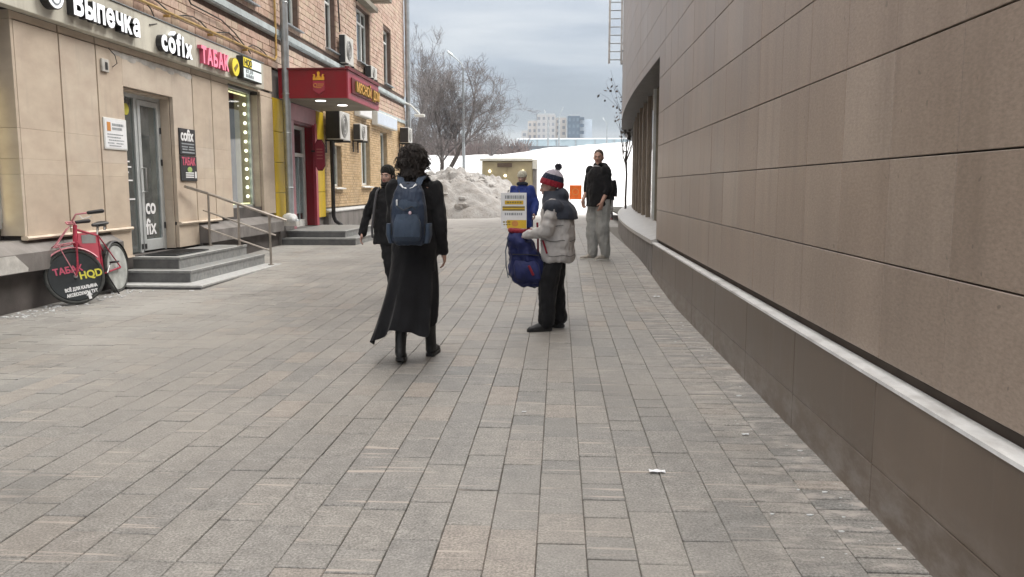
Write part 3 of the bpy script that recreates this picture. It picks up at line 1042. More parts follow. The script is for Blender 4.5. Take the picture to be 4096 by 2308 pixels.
pcache = {}
def panel_mesh(w, h):
    key = (round(w, 3), round(h, 3))
    if key not in pcache:
        mb = MB()
        a, b_ = w / 2 - 0.0010, h / 2 - 0.0032
        c = 0.0025
        base = [(-a, -b_), (a, -b_), (a, b_), (-a, b_)]
        vs_ = [(0.028, y, z) for y, z in base] + [(c, y, z) for y, z in base]
        vs_ += [(0, y - math.copysign(c, y), z - math.copysign(c, z)) for y, z in base]
        fs_ = [(8, 9, 10, 11)]
        for k in range(4):
            k2 = (k + 1) % 4
            fs_ += [(k, k2, k2 + 4, k + 4), (k + 4, k2 + 4, k2 + 8, k + 8)]
        pcache[key] = mb.add(vs_, fs_).mesh('cladding_panel', M['panel'])
    return pcache[key]
plist = []
for i in range(len(ZC) - 1):
    z0, z1 = ZC[i], ZC[i + 1]
    for c in range(-4, 20):
        y0 = c * 0.6 + 0.05
        y1 = y0 + 0.6
        plist.append((y0, y1, z0, z1, 1.43, 0.0))
    for k in range(len(cy_) - 1):
        y0, y1 = cy_[k], cy_[k + 1]
        za, zb = max(z0, 3.27), z1
        if zb - za < 0.05:
            continue
        ang = math.atan2(wall_x(y1) - wall_x(y0), y1 - y0)
        plist.append((y0, y1, za, zb, (wall_x(y0) + wall_x(y1)) / 2, ang))
def psize(p_):
    c = (p_[4], (p_[0] + p_[1]) / 2, (p_[2] + p_[3]) / 2)
    if not in_view(c, 60):
        return 0
    a, b_ = project((p_[4], p_[0], p_[2])), project((p_[4], p_[1], p_[3]))
    if a is None or b_ is None:
        return 1e9
    return abs(a[0] - b_[0]) * abs(a[1] - b_[1])
plist.sort(key=lambda a: -psize(a))
rest = MB()
for k, (y0, y1, z0, z1, x, ang) in enumerate(plist):
    me = panel_mesh(y1 - y0, z1 - z0)
    loc = Vector((x + rb.uniform(-.0008, .0008), (y0 + y1) / 2, (z0 + z1) / 2))
    if k < 290 and psize((y0, y1, z0, z1, x, ang)) > 0:
        o = link('cladding_panel', me, bR)
        o.location = loc - bR.location
        o.rotation_euler = (0, 0, -ang)
    else:
        mt = Matrix.Translation(loc) @ Matrix.Rotation(-ang, 4, 'Z')
        rest.add([mt @ v.co for v in me.vertices], [list(q.vertices) for q in me.polygons])
part('cladding_panel', rest, M['panel'], bR, kind='stuff')

# plinth slabs, sloping pale ledge with a dark gap over it
for k in range(11):
    y0 = -1.35 + k * 1.22
    y1 = min(y0 + 1.22, 12.05)
    part('plinth_slab', MB().cbox((1.380, y0 + 0.0015, 0.212), (1.47, y1 - 0.0015, 0.590), 0.003), M['pl_brown'], bR)
    part('plinth_slab', MB().cbox((1.380, y0 + 0.0015, -0.05), (1.47, y1 - 0.0015, 0.209), 0.003), M['pl_brown'], bR)
led = MB()
led.prism([(1.373, 0.584), (1.373, 0.600), (1.46, 0.604), (1.46, 0.592), (1.378, 0.592), (1.378, 0.584)], -2, 12.06, axis='y')
part('ledge', led, M['ledge'], bR)
pc = MB(); strip(pc, -0.05, 0.575, -0.05, 0.09, [12.085] + cy_[1:])
part('plinth_slab', pc, M['stone_dark'], bR, label='grey curved plinth below the wide window sill')
# broad sloping sill under the recessed window band
sl = MB()
n_ = len(cy_); vs_ = []
for y in [12.06] + cy_[1:]:
    xa = wall_x(y)
    vs_ += [(xa - 0.07, y, 0.575), (xa - 0.07, y, 0.635), (xa + 0.42, y, 0.775), (xa + 0.42, y, 0.575)]
fs_ = [(0, 1, 2, 3), tuple((n_ - 1) * 4 + k for k in (3, 2, 1, 0))]
for i in range(n_ - 1):
    for k in range(4):
        k2 = (k + 1) % 4
        fs_.append((i * 4 + k, (i + 1) * 4 + k, (i + 1) * 4 + k2, i * 4 + k2))
part('sill', sl.add(vs_, fs_), M['sill_r'], bR)
# recessed glazing with mullions
wf = part('window', MB().box((1.80, 12.05, 3.18), (1.90, 13.0, 3.266)), M['soffit'], bR)
for i in range(0, 12):
    y0, y1 = 12.06 + i * 1.3, 12.06 + (i + 1) * 1.3
    x0, x1 = wall_x(y0) + 0.40, wall_x(y1) + 0.40
    part('pane', MB().add([(x0, y0, 0.77), (x1, y1, 0.77), (x1, y1, 3.27), (x0, y0, 3.27)], [(0, 1, 2, 3)]), M['glass_b'], wf)
    m_ = MB().box((x1 - 0.05, y1 - 0.035, 0.78), (x1 + 0.05, y1 + 0.035, 3.264))
    part('mullion', m_, M['pvc'] if i in (1, 2) else M['mullion'], wf)
inner = MB()
inner.box((3.2, 12.06, 0.6), (3.3, 34, 3.3))
part('inner_wall', inner, M['room_w'], bR)
inner = MB(); inner.box((1.85, 12.06, 0.55), (3.2, 34, 0.6))
part('inner_floor', inner, M['room'], bR)
# jamb where the panelled wall ends
part('jamb', MB().box((1.436, 12.051, 0.64), (1.9, 12.075, 3.262)), M['panel'], bR)

# fire ladder standing out from the curved end
lad = thing('roof_ladder', 'pale metal fire ladder standing out from the far rounded end of the stone-clad building', 'ladder', (1.5, 22.2, 4.65))
lx0, lx1 = 1.30, 1.62
for x in (lx0, lx1):
    part('stile', MB().box((x - 0.025, 22.17, 4.65), (x + 0.025, 22.23, TOPZ + 0.8)), M['ledge'], lad)
for k in range(28):
    z = 4.75 + k * 0.21
    part('rung', MB().tube([(lx0, 22.2, z), (lx1, 22.2, z)], 0.014, 6), M['zinc'], lad)
for k in range(3):
    z = 4.95 + k * 2.0
    part('bracket', MB().box((lx1, 22.185, z), (wall_x(22.2) + 0.06, 22.215, z + 0.04)), M['zinc'], lad)

# ================================================================== BRICK BUILDING (left)
L = -6.2
bL = thing('brick_building', 'old building of salmon blocks over pale stone shopfronts and a yellow brick far end', 'building', (-8.0, 18, 0))
YA, YB, ZT = 3.0, 33.0, 12.0
def grid_wall(mb, x0, x1, y_list, z_list, holes):
    for a in range(len(y_list) - 1):
        for b_ in range(len(z_list) - 1):
            yc, zc_ = (y_list[a] + y_list[a + 1]) / 2, (z_list[b_] + z_list[b_ + 1]) / 2
            if any(h[0] < yc < h[1] and h[2] < zc_ < h[3] for h in holes):
                continue
            mb.box((x0, y_list[a], z_list[b_]), (x1, y_list[a + 1], z_list[b_ + 1]))
    return mb
UW = [(15.55, 16.75, 5.12, 6.8), (18.45, 19.65, 5.12, 6.8), (21.85, 22.9, 5.12, 6.8), (25.25, 27.05, 5.30, 6.95), (29.1, 30.4, 5.10, 7.0), (11.6, 12.8, 5.3, 6.8)]
YW = [(22.25, 23.15, 1.42, 2.55), (25.5, 26.7, 1.46, 3.35), (28.3, 29.4, 1.46, 3.3)]
ysplit = sorted({YA, YB, *[w[0] for w in UW], *[w[1] for w in UW]})
zsplit = sorted({3.97, ZT, *[w[2] for w in UW], *[w[3] for w in UW]})
up = grid_wall(MB(), -6.75, -6.238, ysplit, zsplit, UW)
part('wall', up, M['brick_j'], bL)
ysplit = sorted({21.42, YB, *[w[0] for w in YW], *[w[1] for w in YW]})
zsplit = sorted({0.84, 3.97, *[w[2] for w in YW], *[w[3] for w in YW]})
lo_ = grid_wall(MB(), -6.75, -6.228, ysplit, zsplit, YW)
part('wall', lo_, M['ybrick_j'], bL)
part('inner_wall', MB().box((-9.5, YA, -0.2), (-9.0, YB, ZT)), M['room'], bL)
part('end_wall', MB().box((-16, YB - 0.3, -0.2), (-6.76, YB, ZT)), M['brick_j'], bL)
part('inner_floor', MB().box((-9.0, YA, 3.6), (-6.76, YB - 0.3, 3.9)), M['room'], bL)
part('roof', MB().box((-16, YA, ZT + 0.002), (-5.7, YB + 0.3, ZT + 0.3)), M['zinc'], bL)

# salmon blocks, the largest in view as pieces
def clip(y0, y1, z0, z1, holes):
    segs = [(y0, y1)]
    for h in holes:
        if z1 <= h[2] + 0.005 or z0 >= h[3] - 0.005:
            continue
        new = []
        for a, b_ in segs:
            if b_ <= h[0] or a >= h[1]:
                new.append((a, b_)); continue
            if a < h[0]: new.append((a, h[0]))
            if b_ > h[1]: new.append((h[1], b_))
        segs = new
    return [(a, b_) for a, b_ in segs if b_ - a > 0.03]
def lay(y_lo, y_hi, z_lo, z_hi, bl, bh, joint, holes, xf, skipz=()):
    out = []
    z = z_lo; r_ = 0
    while z + bh <= z_hi + 1e-6:
        if not any(a - 0.01 < z + bh and z < b_ + 0.01 for a, b_ in skipz):
            y = y_lo - (bl / 2 if r_ % 2 else 0)
            while y < y_hi:
                a, b_ = max(y, y_lo), min(y + bl, y_hi)
                if b_ - a > 0.03:
                    for s0, s1 in clip(a, b_, z, z + bh, holes):
                        out.append((s0 + joint / 2, s1 - joint / 2, z + joint / 2, z + bh - joint / 2, xf))
                y += bl
        z += bh; r_ += 1
    return out
STR = (4.655, 4.815)
blocks = lay(9.0, YB - 0.02, 3.975, 9.3, 0.29, 0.142, 0.013, UW, L, skipz=[])
blocks = [b_ for b_ in blocks if not (b_[3] > STR[0] - 0.03 and b_[2] < STR[1] + 0.03)]
def bscore(b_):
    c = (b_[4], (b_[0] + b_[1]) / 2, (b_[2] + b_[3]) / 2)
    if not in_view(c, 10):
        return 0
    return (b_[1] - b_[0]) / project(c)[2] ** 3
blocks.sort(key=lambda a: -bscore(a))
rk = random.Random(3)
bcache = {}
def block_vf(w, h, d=0.04, c=0.004):
    base = [(-w / 2, -h / 2), (w / 2, -h / 2), (w / 2, h / 2), (-w / 2, h / 2)]
    vs_ = [(-d, y, z) for y, z in base] + [(-c, y, z) for y, z in base]
    vs_ += [(0, y - math.copysign(c, y), z - math.copysign(c, z)) for y, z in base]
    fs_ = [(8, 11, 10, 9)]
    for k in range(4):
        k2 = (k + 1) % 4
        fs_ += [(k, k + 4, k2 + 4, k2), (k + 4, k + 8, k2 + 8, k2 + 4)]
    return vs_, fs_
rest = MB()
for k, (y0, y1, z0, z1, x) in enumerate(blocks):
    loc = Vector((x + rk.uniform(-.006, .004), (y0 + y1) / 2, (z0 + z1) / 2))
    if k < 250:
        key = (round(y1 - y0, 2), round(z1 - z0, 3))
        if key not in bcache:
            vs_, fs_ = block_vf(*key)
            bcache[key] = MB().add(vs_, fs_).mesh('brick', M['brick'])
        o = link('brick', bcache[key], bL)
        o.location = loc - bL.location
    else:
        vs_, fs_ = block_vf(y1 - y0, z1 - z0)
        rest.add([Vector(v) + loc for v in vs_], fs_)
part('brick', rest, M['brick'], bL, kind='stuff')
yb = MB()
for (y0, y1, z0, z1, x) in lay(21.42, YB - 0.02, 0.86, 3.96, 0.25, 0.077, 0.010, YW, L):
    loc = Vector((x + rk.uniform(-.004, .003), (y0 + y1) / 2, (z0 + z1) / 2))
    vs_, fs_ = block_vf(y1 - y0, z1 - z0, 0.03, 0.003)
    yb.add([Vector(v) + loc for v in vs_], fs_)
part('brick', yb, M['ybrick'], bL, kind='stuff')

# string course with a dark drip below
sc_ = MB().prism([(-6.24, STR[0]), (-6.135, STR[0]), (-6.135, STR[0] + 0.025), (-6.118, STR[0] + 0.027), (-6.118, STR[1] - 0.012), (-6.24, STR[1])], YA, YB + 0.06, axis='y')
part('string_course', sc_, M['string'], bL)
part('string_course', MB().prism([(-6.24, 3.90), (-6.15, 3.90), (-6.15, 4.02), (-6.24, 4.05)], 21.42, YB + 0.04, axis='y'), M['string'], bL)

# windows of the building
def window(y0, y1, z0, z1, xface, depth, frame, room, split=1, sill=True, transom=None, wall_t=0.55, curtain=False, sill_mat='string', fw=0.07):
    xg = xface - depth
    f = MB()
    f.box((xg - 0.06, y0, z0), (xg, y0 + fw, z1)); f.box((xg - 0.06, y1 - fw, z0), (xg, y1, z1))
    f.box((xg - 0.06, y0 + fw, z1 - fw), (xg, y1 - fw, z1)); f.box((xg - 0.06, y0 + fw, z0), (xg, y1 - fw, z0 + fw))
    for k in range(1, split + 1):
        if split > 1 and k < split:
            ym = y0 + (y1 - y0) * k / split
            f.box((xg - 0.055, ym - fw * 0.55, z0 + fw), (xg + 0.006, ym + fw * 0.55, z1 - fw))
    if transom:
        f.box((xg - 0.05, y0 + fw, transom - 0.03), (xg + 0.003, y1 - fw, transom + 0.03))
    w = part('window', f, frame, bL)
    for k in range(split):
        ya = y0 + fw * 0.5 + (y1 - y0 - fw) * k / split
        yb_ = y0 + fw * 0.5 + (y1 - y0 - fw) * (k + 1) / split
        part('pane', MB().box((xg - 0.036, ya, z0 + fw * 0.5), (xg - 0.030, yb_, z1 - fw * 0.5)), M['glass'], w)
    if sill:
        part('sill', MB().prism([(xg - 0.03, z0 - 0.05), (xface + 0.10, z0 - 0.075), (xface + 0.10, z0 - 0.045), (xg - 0.03, z0 - 0.002)], y0 - 0.06, y1 + 0.06, axis='y'), M[sill_mat], w)
    if curtain:
        part('curtain', MB().box((xg - 0.26, y0 + 0.05, z0 + 0.1), (xg - 0.24, y1 - 0.05, z1 - 0.05)), M['curtain'], w)
    return w
for k, (y0, y1, z0, z1) in enumerate(UW):
    window(y0, y1, z0, z1, L, 0.16, M['pvc'], None, 3 if k == 3 else 2, True, z1 - 0.42, curtain=(k in (1, 3)), sill_mat='zinc')
for k, (y0, y1, z0, z1) in enumerate(YW):
    window(y0, y1, z0, z1, L, 0.14, M['pvc'], None, 2, True, None, curtain=True, sill_mat='pvc')

# balcony slab high on the wall, with the wall recess under it
part('balcony_slab', MB().cbox((-6.22, 27.2, 7.42), (-5.56, 27.55, 7.62), 0.01), M['under'], bL)
part('balcony_slab', MB().box((-6.22, 25.1, 7.05), (-5.95, 27.18, 7.2)), M['under'], bL)

# stone-faced ground floor -------------------------------------------------
FZ0, FZ1 = 3.405, 3.925
back = MB()
DOOR = (11.48, 12.97, 0.40, 2.84)
SHOP = (15.23, 16.88, 1.00, 3.36)
grid_wall(back, -6.75, -6.262, [9.17, 11.48, 12.97, 15.23, 16.88, 17.58], [-0.1, 0.40, 1.0, 2.84, 3.36, 3.97], [DOOR, SHOP])
back.box((-6.75, YA, -0.1), (-6.50, 9.17, 0.93)); back.box((-6.75, YA, 3.36), (-6.50, 9.17, 3.97))
part('wall', back, M['stone_lo'], bL)
slabs = []
ZS = [0.845, 1.56, 1.74, 2.09, 3.30]
for a, b_ in ((9.17, 10.0), (10.03, 10.81), (10.84, 11.48), (12.97, 13.68), (13.71, 14.45), (14.48, 15.23), (16.88, 17.58)):
    for k in range(4):
        slabs.append((a, b_, ZS[k], ZS[k + 1], 0.0))
    slabs.append((a, b_, 3.312, 3.40, -0.008))
slabs.append((11.48, 12.97, 2.84, 3.30, 0.0)); slabs.append((11.48, 12.97, 3.312, 3.40, -0.008))
slabs.append((15.23, 16.88, 3.36, 3.40, -0.008))
for a, b_ in ((10.95, 11.48), (12.97, 13.72)):
    slabs.append((a, b_, 0.43, 0.795, 0.0))
rs = random.Random(9)
for a, b_, z0, z1, off in slabs:
    ga, gb = 0.001, 0.001
    x = L + off + rs.uniform(-.0008, .0008)
    part('stone_slab', MB().cbox((x - 0.058, a + 0.0006, z0 + 0.0005), (x, b_ - 0.0006, z1 - 0.0005), 0.0016), M['stone'], bL)
# return of the bay beside the left shop window, door reveals, window reveal
for z0, z1 in zip(ZS[:-1], ZS[1:]):
    part('stone_slab', MB().cbox((-6.50, 9.12, z0 + 0.001), (-6.203, 9.168, z1 - 0.001), 0.003), M['stone'], bL)
    part('stone_slab', MB().cbox((-6.50, 16.85, max(z0, 1.0) + 0.001), (-6.262, 16.905, z1 - 0.001), 0.003), M['stone'], bL)
part('stone_slab', MB().cbox((-6.50, 9.12, 3.302), (-6.203, 9.168, 3.40), 0.003), M['stone'], bL)
for z0, z1 in ((0.42, 1.2), (1.2, 2.02), (2.02, 2.838)):
    part('stone_slab', MB().cbox((-6.60, 12.935, z0 + 0.001), (-6.262, 12.968, z1 - 0.001), 0.003), M['stone'], bL)
part('stone_slab', MB().cbox((-6.60, 11.482, 2.80), (-6.262, 12.93, 2.838), 0.003), M['stone'], bL)
# thin moulding over the plinth
for a, b_ in ((9.10, 11.47), (12.98, 14.6)):
    part('moulding', MB().prism([(-6.24, 0.797), (-6.165, 0.797), (-6.15, 0.82), (-6.165, 0.843), (-6.24, 0.843)], a, b_, axis='y'), M['stone_edge'], bL)
part('moulding', MB().prism([(-6.24, 0.402), (-6.165, 0.402), (-6.165, 0.426), (-6.24, 0.426)], 10.95, 11.47, axis='y'), M['stone_edge'], bL)
# plinth with a sloping top and a recessed dark base
for a, b_, zt in ((YA, 10.94, 0.80), (13.73, 17.58, 0.80)):
    part('plinth', MB().prism([(-6.6, 0.452), (-6.03, 0.452), (-6.03, 0.665), (-6.262, zt - 0.006), (-6.6, zt - 0.006)], a, b_, axis='y'), M['stone_dark'], bL)
    part('plinth_base', MB().box((-6.7, a, -0.1), (-6.16, b_ - 0.002, 0.45)), M['stone_lo'], bL)
part('plaster_patch', MB().prism([(7.4, 0.462), (8.86, 0.462), (8.87, 0.5), (8.66, 0.655), (7.4, 0.655)], -6.032, -6.022, axis='x'), M['plaster'], bL)
# fascia over the shops: boards end to end
for a, b_ in ((YA, 8.6), (8.605, 11.65), (11.655, 13.65), (13.655, 16.80)):
    part('fascia_board', MB().cbox((-6.22, a, FZ0), (-6.085, b_, FZ1), 0.006), M['fascia'], bL)
part('fascia_flashing', MB().prism([(-6.21, FZ1 + 0.002), (-6.07, FZ1 + 0.002), (-6.07, FZ1 + 0.016), (-6.21, FZ1 + 0.05)], YA, 16.82, axis='y'), M['zinc'], bL)
part('stone_slab', MB().cbox((-6.25, 16.82, 3.445), (-6.19, 17.58, 3.96), 0.003), M['stone'], bL)

# left shop window with its lit edge
lw = MB()
lw.box((-6.52, YA, 0.93), (-6.46, 9.10, 1.0)); lw.box((-6.52, 9.05, 1.0), (-6.46, 9.118, 3.36)); lw.box((-6.52, 7.0, 1.0), (-6.46, 7.06, 3.36))
w1 = part('shop_window', lw, M['alu'], bL)
part('pane', MB().box((-6.50, YA, 1.0), (-6.494, 9.05, 3.36)), M['glass'], w1)
part('led_strip', MB().box((-6.485, 9.00, 1.04), (-6.462, 9.035, 2.55)), M['led'], w1)
part('led_strip', MB().box((-6.485, 7.2, 1.01), (-6.462, 9.035, 1.035)), M['led'], w1)
part('back_board', MB().box((-7.4, YA, 0.9), (-7.35, 9.1, 3.4)), M['room_w'], w1)
part('poster', MB().box((-6.53, 8.3, 1.15), (-6.522, 8.80, 1.55)), M['inky'], w1)

# lit shop window right of the cafe door
y0, y1, z0, z1 = SHOP
sw = MB()
sw.box((-6.46, y0, z0), (-6.40, y0 + 0.05, z1)); sw.box((-6.46, y1 - 0.085, z0), (-6.40, y1 - 0.03, z1))
sw.box((-6.46, y0, z0), (-6.40, y1 - 0.03, z0 + 0.05)); sw.box((-6.46, y0, z1 - 0.05), (-6.40, y1 - 0.03, z1))
w2 = part('shop_window', sw, M['alu'], bL)
part('pane', MB().box((-6.435, y0 + 0.05, z0 + 0.05), (-6.429, y1 - 0.085, z1 - 0.05)), M['glass'], w2)
part('back_board', MB().box((-7.20, y0 - 0.2, z0 - 0.1), (-7.15, y1 + 0.3, z1 + 0.1)), M['room_l'], w2)
part('led_strip', MB().box((-6.49, y0 + 0.08, z1 - 0.10), (-6.465, y1 - 0.12, z1 - 0.075)), M['led'], w2)
part('led_strip', MB().box((-6.49, y0 + 0.08, z0 + 0.06), (-6.465, y1 - 0.12, z0 + 0.085)), M['led'], w2)
part('side_board', MB().box((-6.75, 16.835, z0 + 0.01), (-6.466, 16.868, z1 - 0.01)), M['cream'], w2)
for k in range(11):
    part('bulb', MB().ell((-6.475, y1 - 0.19, z0 + 0.22 + k * 0.187), 0.034, n=8, m=6), M['bulb'], w2)
for k, (a, b_, zz, hh, mt) in enumerate(((0.45, 1.0, 2.52, 0.06, 'led'), (0.45, 1.0, 2.28, 0.06, 'led'), (0.1, 0.95, 1.72, 0.42, 'paper'), (0.15, 0.9, 1.12, 0.28, 'lightbox'), (0.1, 0.95, 1.45, 0.16, 'curtain'), (0.35, 1.05, 2.36, 0.12, 'red_d'))):
    part('poster', MB().box((-6.62 - 0.012 * k, y0 + a, zz), (-6.612 - 0.012 * k, y0 + b_, zz + hh)), M[mt], w2)

# glazed cafe door ---------------------------------------------------------
dx = -6.40
df = MB()
df.box((dx - 0.06, 11.50, 2.74), (dx, 12.93, 2.80)); df.box((dx - 0.06, 12.86, 0.41), (dx, 12.93, 2.74)); df.box((dx - 0.06, 11.50, 0.41), (dx, 11.55, 2.74))
df.box((dx - 0.06, 12.11, 0.41), (dx, 12.19, 2.74))
dr = part('door', df, M['alu'], bL)
part('pane', MB().box((dx - 0.035, 11.55, 0.42), (dx - 0.028, 12.11, 2.73)), M['glass_d'], dr)
leaf = MB()
leaf.cbox((dx - 0.045, 12.195, 0.43), (dx + 0.012, 12.275, 2.73), 0.004); leaf.cbox((dx - 0.045, 12.785, 0.43), (dx + 0.012, 12.855, 2.73), 0.004)
leaf.cbox((dx - 0.045, 12.275, 2.65), (dx + 0.011, 12.785, 2.73), 0.004); leaf.cbox((dx - 0.045, 12.275, 0.43), (dx + 0.011, 12.785, 0.60), 0.004)
part('leaf_frame', leaf, M['alu'], dr)
part('pane', MB().box((dx - 0.018, 12.27, 0.59), (dx - 0.012, 12.79, 2.66)), M['glass_d'], dr)
hd = MB().tube([(dx + 0.012, 12.24, 1.70), (dx + 0.075, 12.24, 1.70), (dx + 0.075, 12.24, 1.34), (dx + 0.012, 12.24, 1.34)], 0.012, 8)
part('handle', hd, M['chrome'], dr, True)
for zz in (0.75, 1.75, 2.25):
    part('hinge', MB().tube([(dx + 0.02, 12.862, zz), (dx + 0.02, 12.862, zz + 0.10)], 0.016, 8), M['black_m'], dr)
part('lock', MB().box((dx + 0.013, 12.205, 0.46), (dx + 0.022, 12.25, 0.54)), M['black'], dr)
part('lock', MB().box((dx + 0.001, 12.13, 0.46), (dx + 0.009, 12.17, 0.54)), M['black'], dr)
put_text('vinyl_lettering', dr, 'co', 0.34, 0.001, [M['inkw']], (dx - 0.008, 12.32, 1.00), ROT_LEFT, 0.008, 0.95)
put_text('vinyl_lettering', dr, 'fix', 0.34, 0.001, [M['inkw']], (dx - 0.008, 12.31, 0.68), ROT_LEFT, 0.008, 0.95)
put_text('vinyl_lettering', dr, 'e', 0.60, 0.001, [M['inkw']], (dx - 0.024, 11.50, 1.86), ROT_LEFT, 0.012, 0.9)
part('sticker', MB().disc((dx - 0.023, 11.93, 2.56), (1, 0, 0), 0.085, 0.004), M['inky'], dr)
for k, (a, b_, zz) in enumerate(((0.06, 0.40, 1.78), (0.06, 0.44, 1.70), (0.06, 0.36, 1.62), (0.06, 0.46, 1.50), (0.06, 0.50, 1.22))):
    part('vinyl_line', MB().box((dx - 0.024, 11.55 + a, zz), (dx - 0.021, 11.55 + b_, zz + 0.022)), M['inkw'], dr)
part('inner_door', MB().box((-7.6, 12.40, 0.4), (-7.55, 12.85, 2.1)), M['room'], dr)
part('inner_counter', MB().box((-7.9, 11.5, 0.4), (-7.5, 12.1, 1.25)), M['curtain'], dr)
part('inner_floor', MB().box((-9.0, 10.5, 0.30), (-6.60, 14, 0.38)), M['room_l'], bL)

# red shopfront -----------------------------------------------------------
rf = MB(); rf.box((-6.75, 17.60, -0.1), (-6.262, 18.95, 3.95)); rf.box((-6.75, 20.66, -0.1), (-6.262, 21.41, 3.95)); rf.box((-6.75, 18.95, 2.96), (-6.262, 20.66, 3.95)); rf.box((-7.4, 18.95, -0.1), (-6.262, 20.66, 0.425))
part('wall', rf, M['stone_dark'], bL)
zz = 0.62
for k, z2 in enumerate((1.28, 1.95, 2.62, 3.34)):
    part('yellow_panel', MB().cbox((-6.26, 17.60, zz + 0.006), (-6.195, 18.22, z2 - 0.006), 0.004), M['yel'], bL)
    part('yellow_panel', MB().cbox((-6.26, 20.78, zz + 0.006), (-6.195, 21.40, z2 - 0.006), 0.004), M['yel'], bL)
    zz = z2
part('plinth', MB().box((-6.26, 17.60, -0.1), (-6.12, 18.54, 0.615)), M['stone_dark'], bL)
part('door_frame', MB().cbox((-6.26, 18.40, 0.43), (-6.18, 18.68, 3.0), 0.005), M['cream'], bL)
part('door_frame', MB().cbox((-6.26, 18.685, 0.43), (-6.19, 18.96, 2.95), 0.005), M['pinkp'], bL)
part('door_frame', MB().cbox((-6.255, 20.58, 0.43), (-6.185, 20.76, 3.0), 0.005), M['red_b'], bL)
part('door_frame', MB().cbox((-6.50, 20.60, 0.43), (-6.258, 20.655, 2.95), 0.003), M['red'], bL)
part('lintel', MB().cbox((-6.258, 18.55, 2.955), (-6.20, 20.76, 3.34), 0.004), M['pinkp'], bL)
part('lintel', MB().box((-6.6, 18.97, 2.90), (-6.262, 20.60, 2.955)), M['red_d'], bL)
sd = MB()
for a, b_ in ((18.97, 19.05), (19.60, 19.70), (20.50, 20.598)):
    sd.box((-6.54, a, 0.43), (-6.46, b_, 2.9))
sd.box((-6.54, 19.05, 2.15), (-6.465, 20.5, 2.24)); sd.box((-6.54, 19.05, 2.82), (-6.465, 20.5, 2.9)); sd.box((-6.54, 19.05, 0.43), (-6.465, 20.5, 0.60))
sdo = part('shop_door', sd, M['pvc'], bL)
part('pane', MB().box((-6.51, 19.05, 0.6), (-6.504, 20.5, 2.82)), M['glass'], sdo)
part('poster', MB().box((-6.53, 19.72, 0.75), (-6.52, 20.46, 2.13)), M['paper'], sdo)
for yy in (19.95, 20.25):
    part('door_bar', MB().box((-6.455, yy, 0.6), (-6.435, yy + 0.03, 2.15)), M['zinc'], sdo)
part('inner_wall', MB().box((-7.9, 18.3, 0.4), (-7.8, 21, 3.4)), M['room'], bL)

# plinth of the yellow stretch with a pale capping line
part('plinth', MB().box((-6.7, 21.42, -0.1), (-6.13, YB + 0.03, 0.73)), M['stone_dark'], bL)
part('plinth_capping', MB().prism([(-6.3, 0.732), (-6.10, 0.732), (-6.10, 0.762), (-6.3, 0.855)], 21.42, YB + 0.05, axis='y'), M['gran_e'], bL)

# downpipes, gas pipe, cables
def pipe(name, pts, r, mat, n=12):
    return part(name, MB().tube(pts, r, n), mat, bL, True)
dp = pipe('downpipe', [(-6.03, 18.02, ZT), (-6.03, 18.02, 6.0), (-6.03, 18.02, 3.4), (-6.03, 18.02, 0.80), (-5.96, 18.0, 0.66), (-5.86, 17.98, 0.60)], 0.085, M['zinc'], 14)
for z in (1.4, 2.6, 3.45, 5.4, 7.0):
    part('pipe_clip', MB().torus((-6.03, 18.02, z), (0, 0, 1), 0.088, 0.012, 20, 6), M['zinc'], dp, True)
dp2 = pipe('downpipe', [(-6.05, 32.9, ZT), (-6.05, 32.9, 4.5), (-6.05, 32.9, 1.0)], 0.10, M['zinc'], 12)
pipe('downpipe', [(-6.05, 21.62, 3.35), (-6.05, 21.62, 0.62), (-6.0, 21.62, 0.50), (-5.87, 21.66, 0.40), (-5.80, 21.68, 0.26)], 0.055, M['black_m'])
gp = pipe('gas_pipe', [(-6.12, YA, 4.12), (-6.12, 17.62, 4.12), (-6.12, 17.72, 4.22), (-6.12, 17.72, ZT)], 0.023, M['gas'], 8)
for y in (9.6, 11.2, 12.8, 14.4, 16.0):
    part('pipe_bracket', MB().box((-6.2, y, 4.05), (-6.10, y + 0.03, 4.09)), M['gas'], gp)
pipe('cable', [(-6.17, 9.4, 4.4), (-6.15, 10.6, 4.30), (-6.13, 11.7, 4.32), (-6.14, 12.3, 4.06), (-6.09, 12.35, 3.86), (-6.075, 12.1, 3.80)], 0.010, M['cable'], 6)
cb = [(-6.17, 12.0 + 0.3 * i, 4.20 + 0.06 * math.sin(i * 1.3) + 0.02 * math.sin(i * 3.1)) for i in range(19)]
pipe('cable', cb, 0.012, M['cable'], 6)
pipe('cable', [(-6.17, 13.6, 4.55), (-6.15, 13.7, 4.44), (-6.14, 14.9, 4.42), (-6.14, 15.5, 4.30), (-6.15, 16.3, 4.05)], 0.013, M['cable'], 6)
pipe('cable', [(-6.17, 22.9, 9), (-6.15, 23.0, 6.5), (-6.15, 23.1, 5.7)], 0.022, M['cable'], 6)
pipe('cable', [(-6.17, 23.4, 7.9), (-6.1, 24.2, 7.7), (-6.17, 25.2, 7.0)], 0.018, M['cable'], 6)

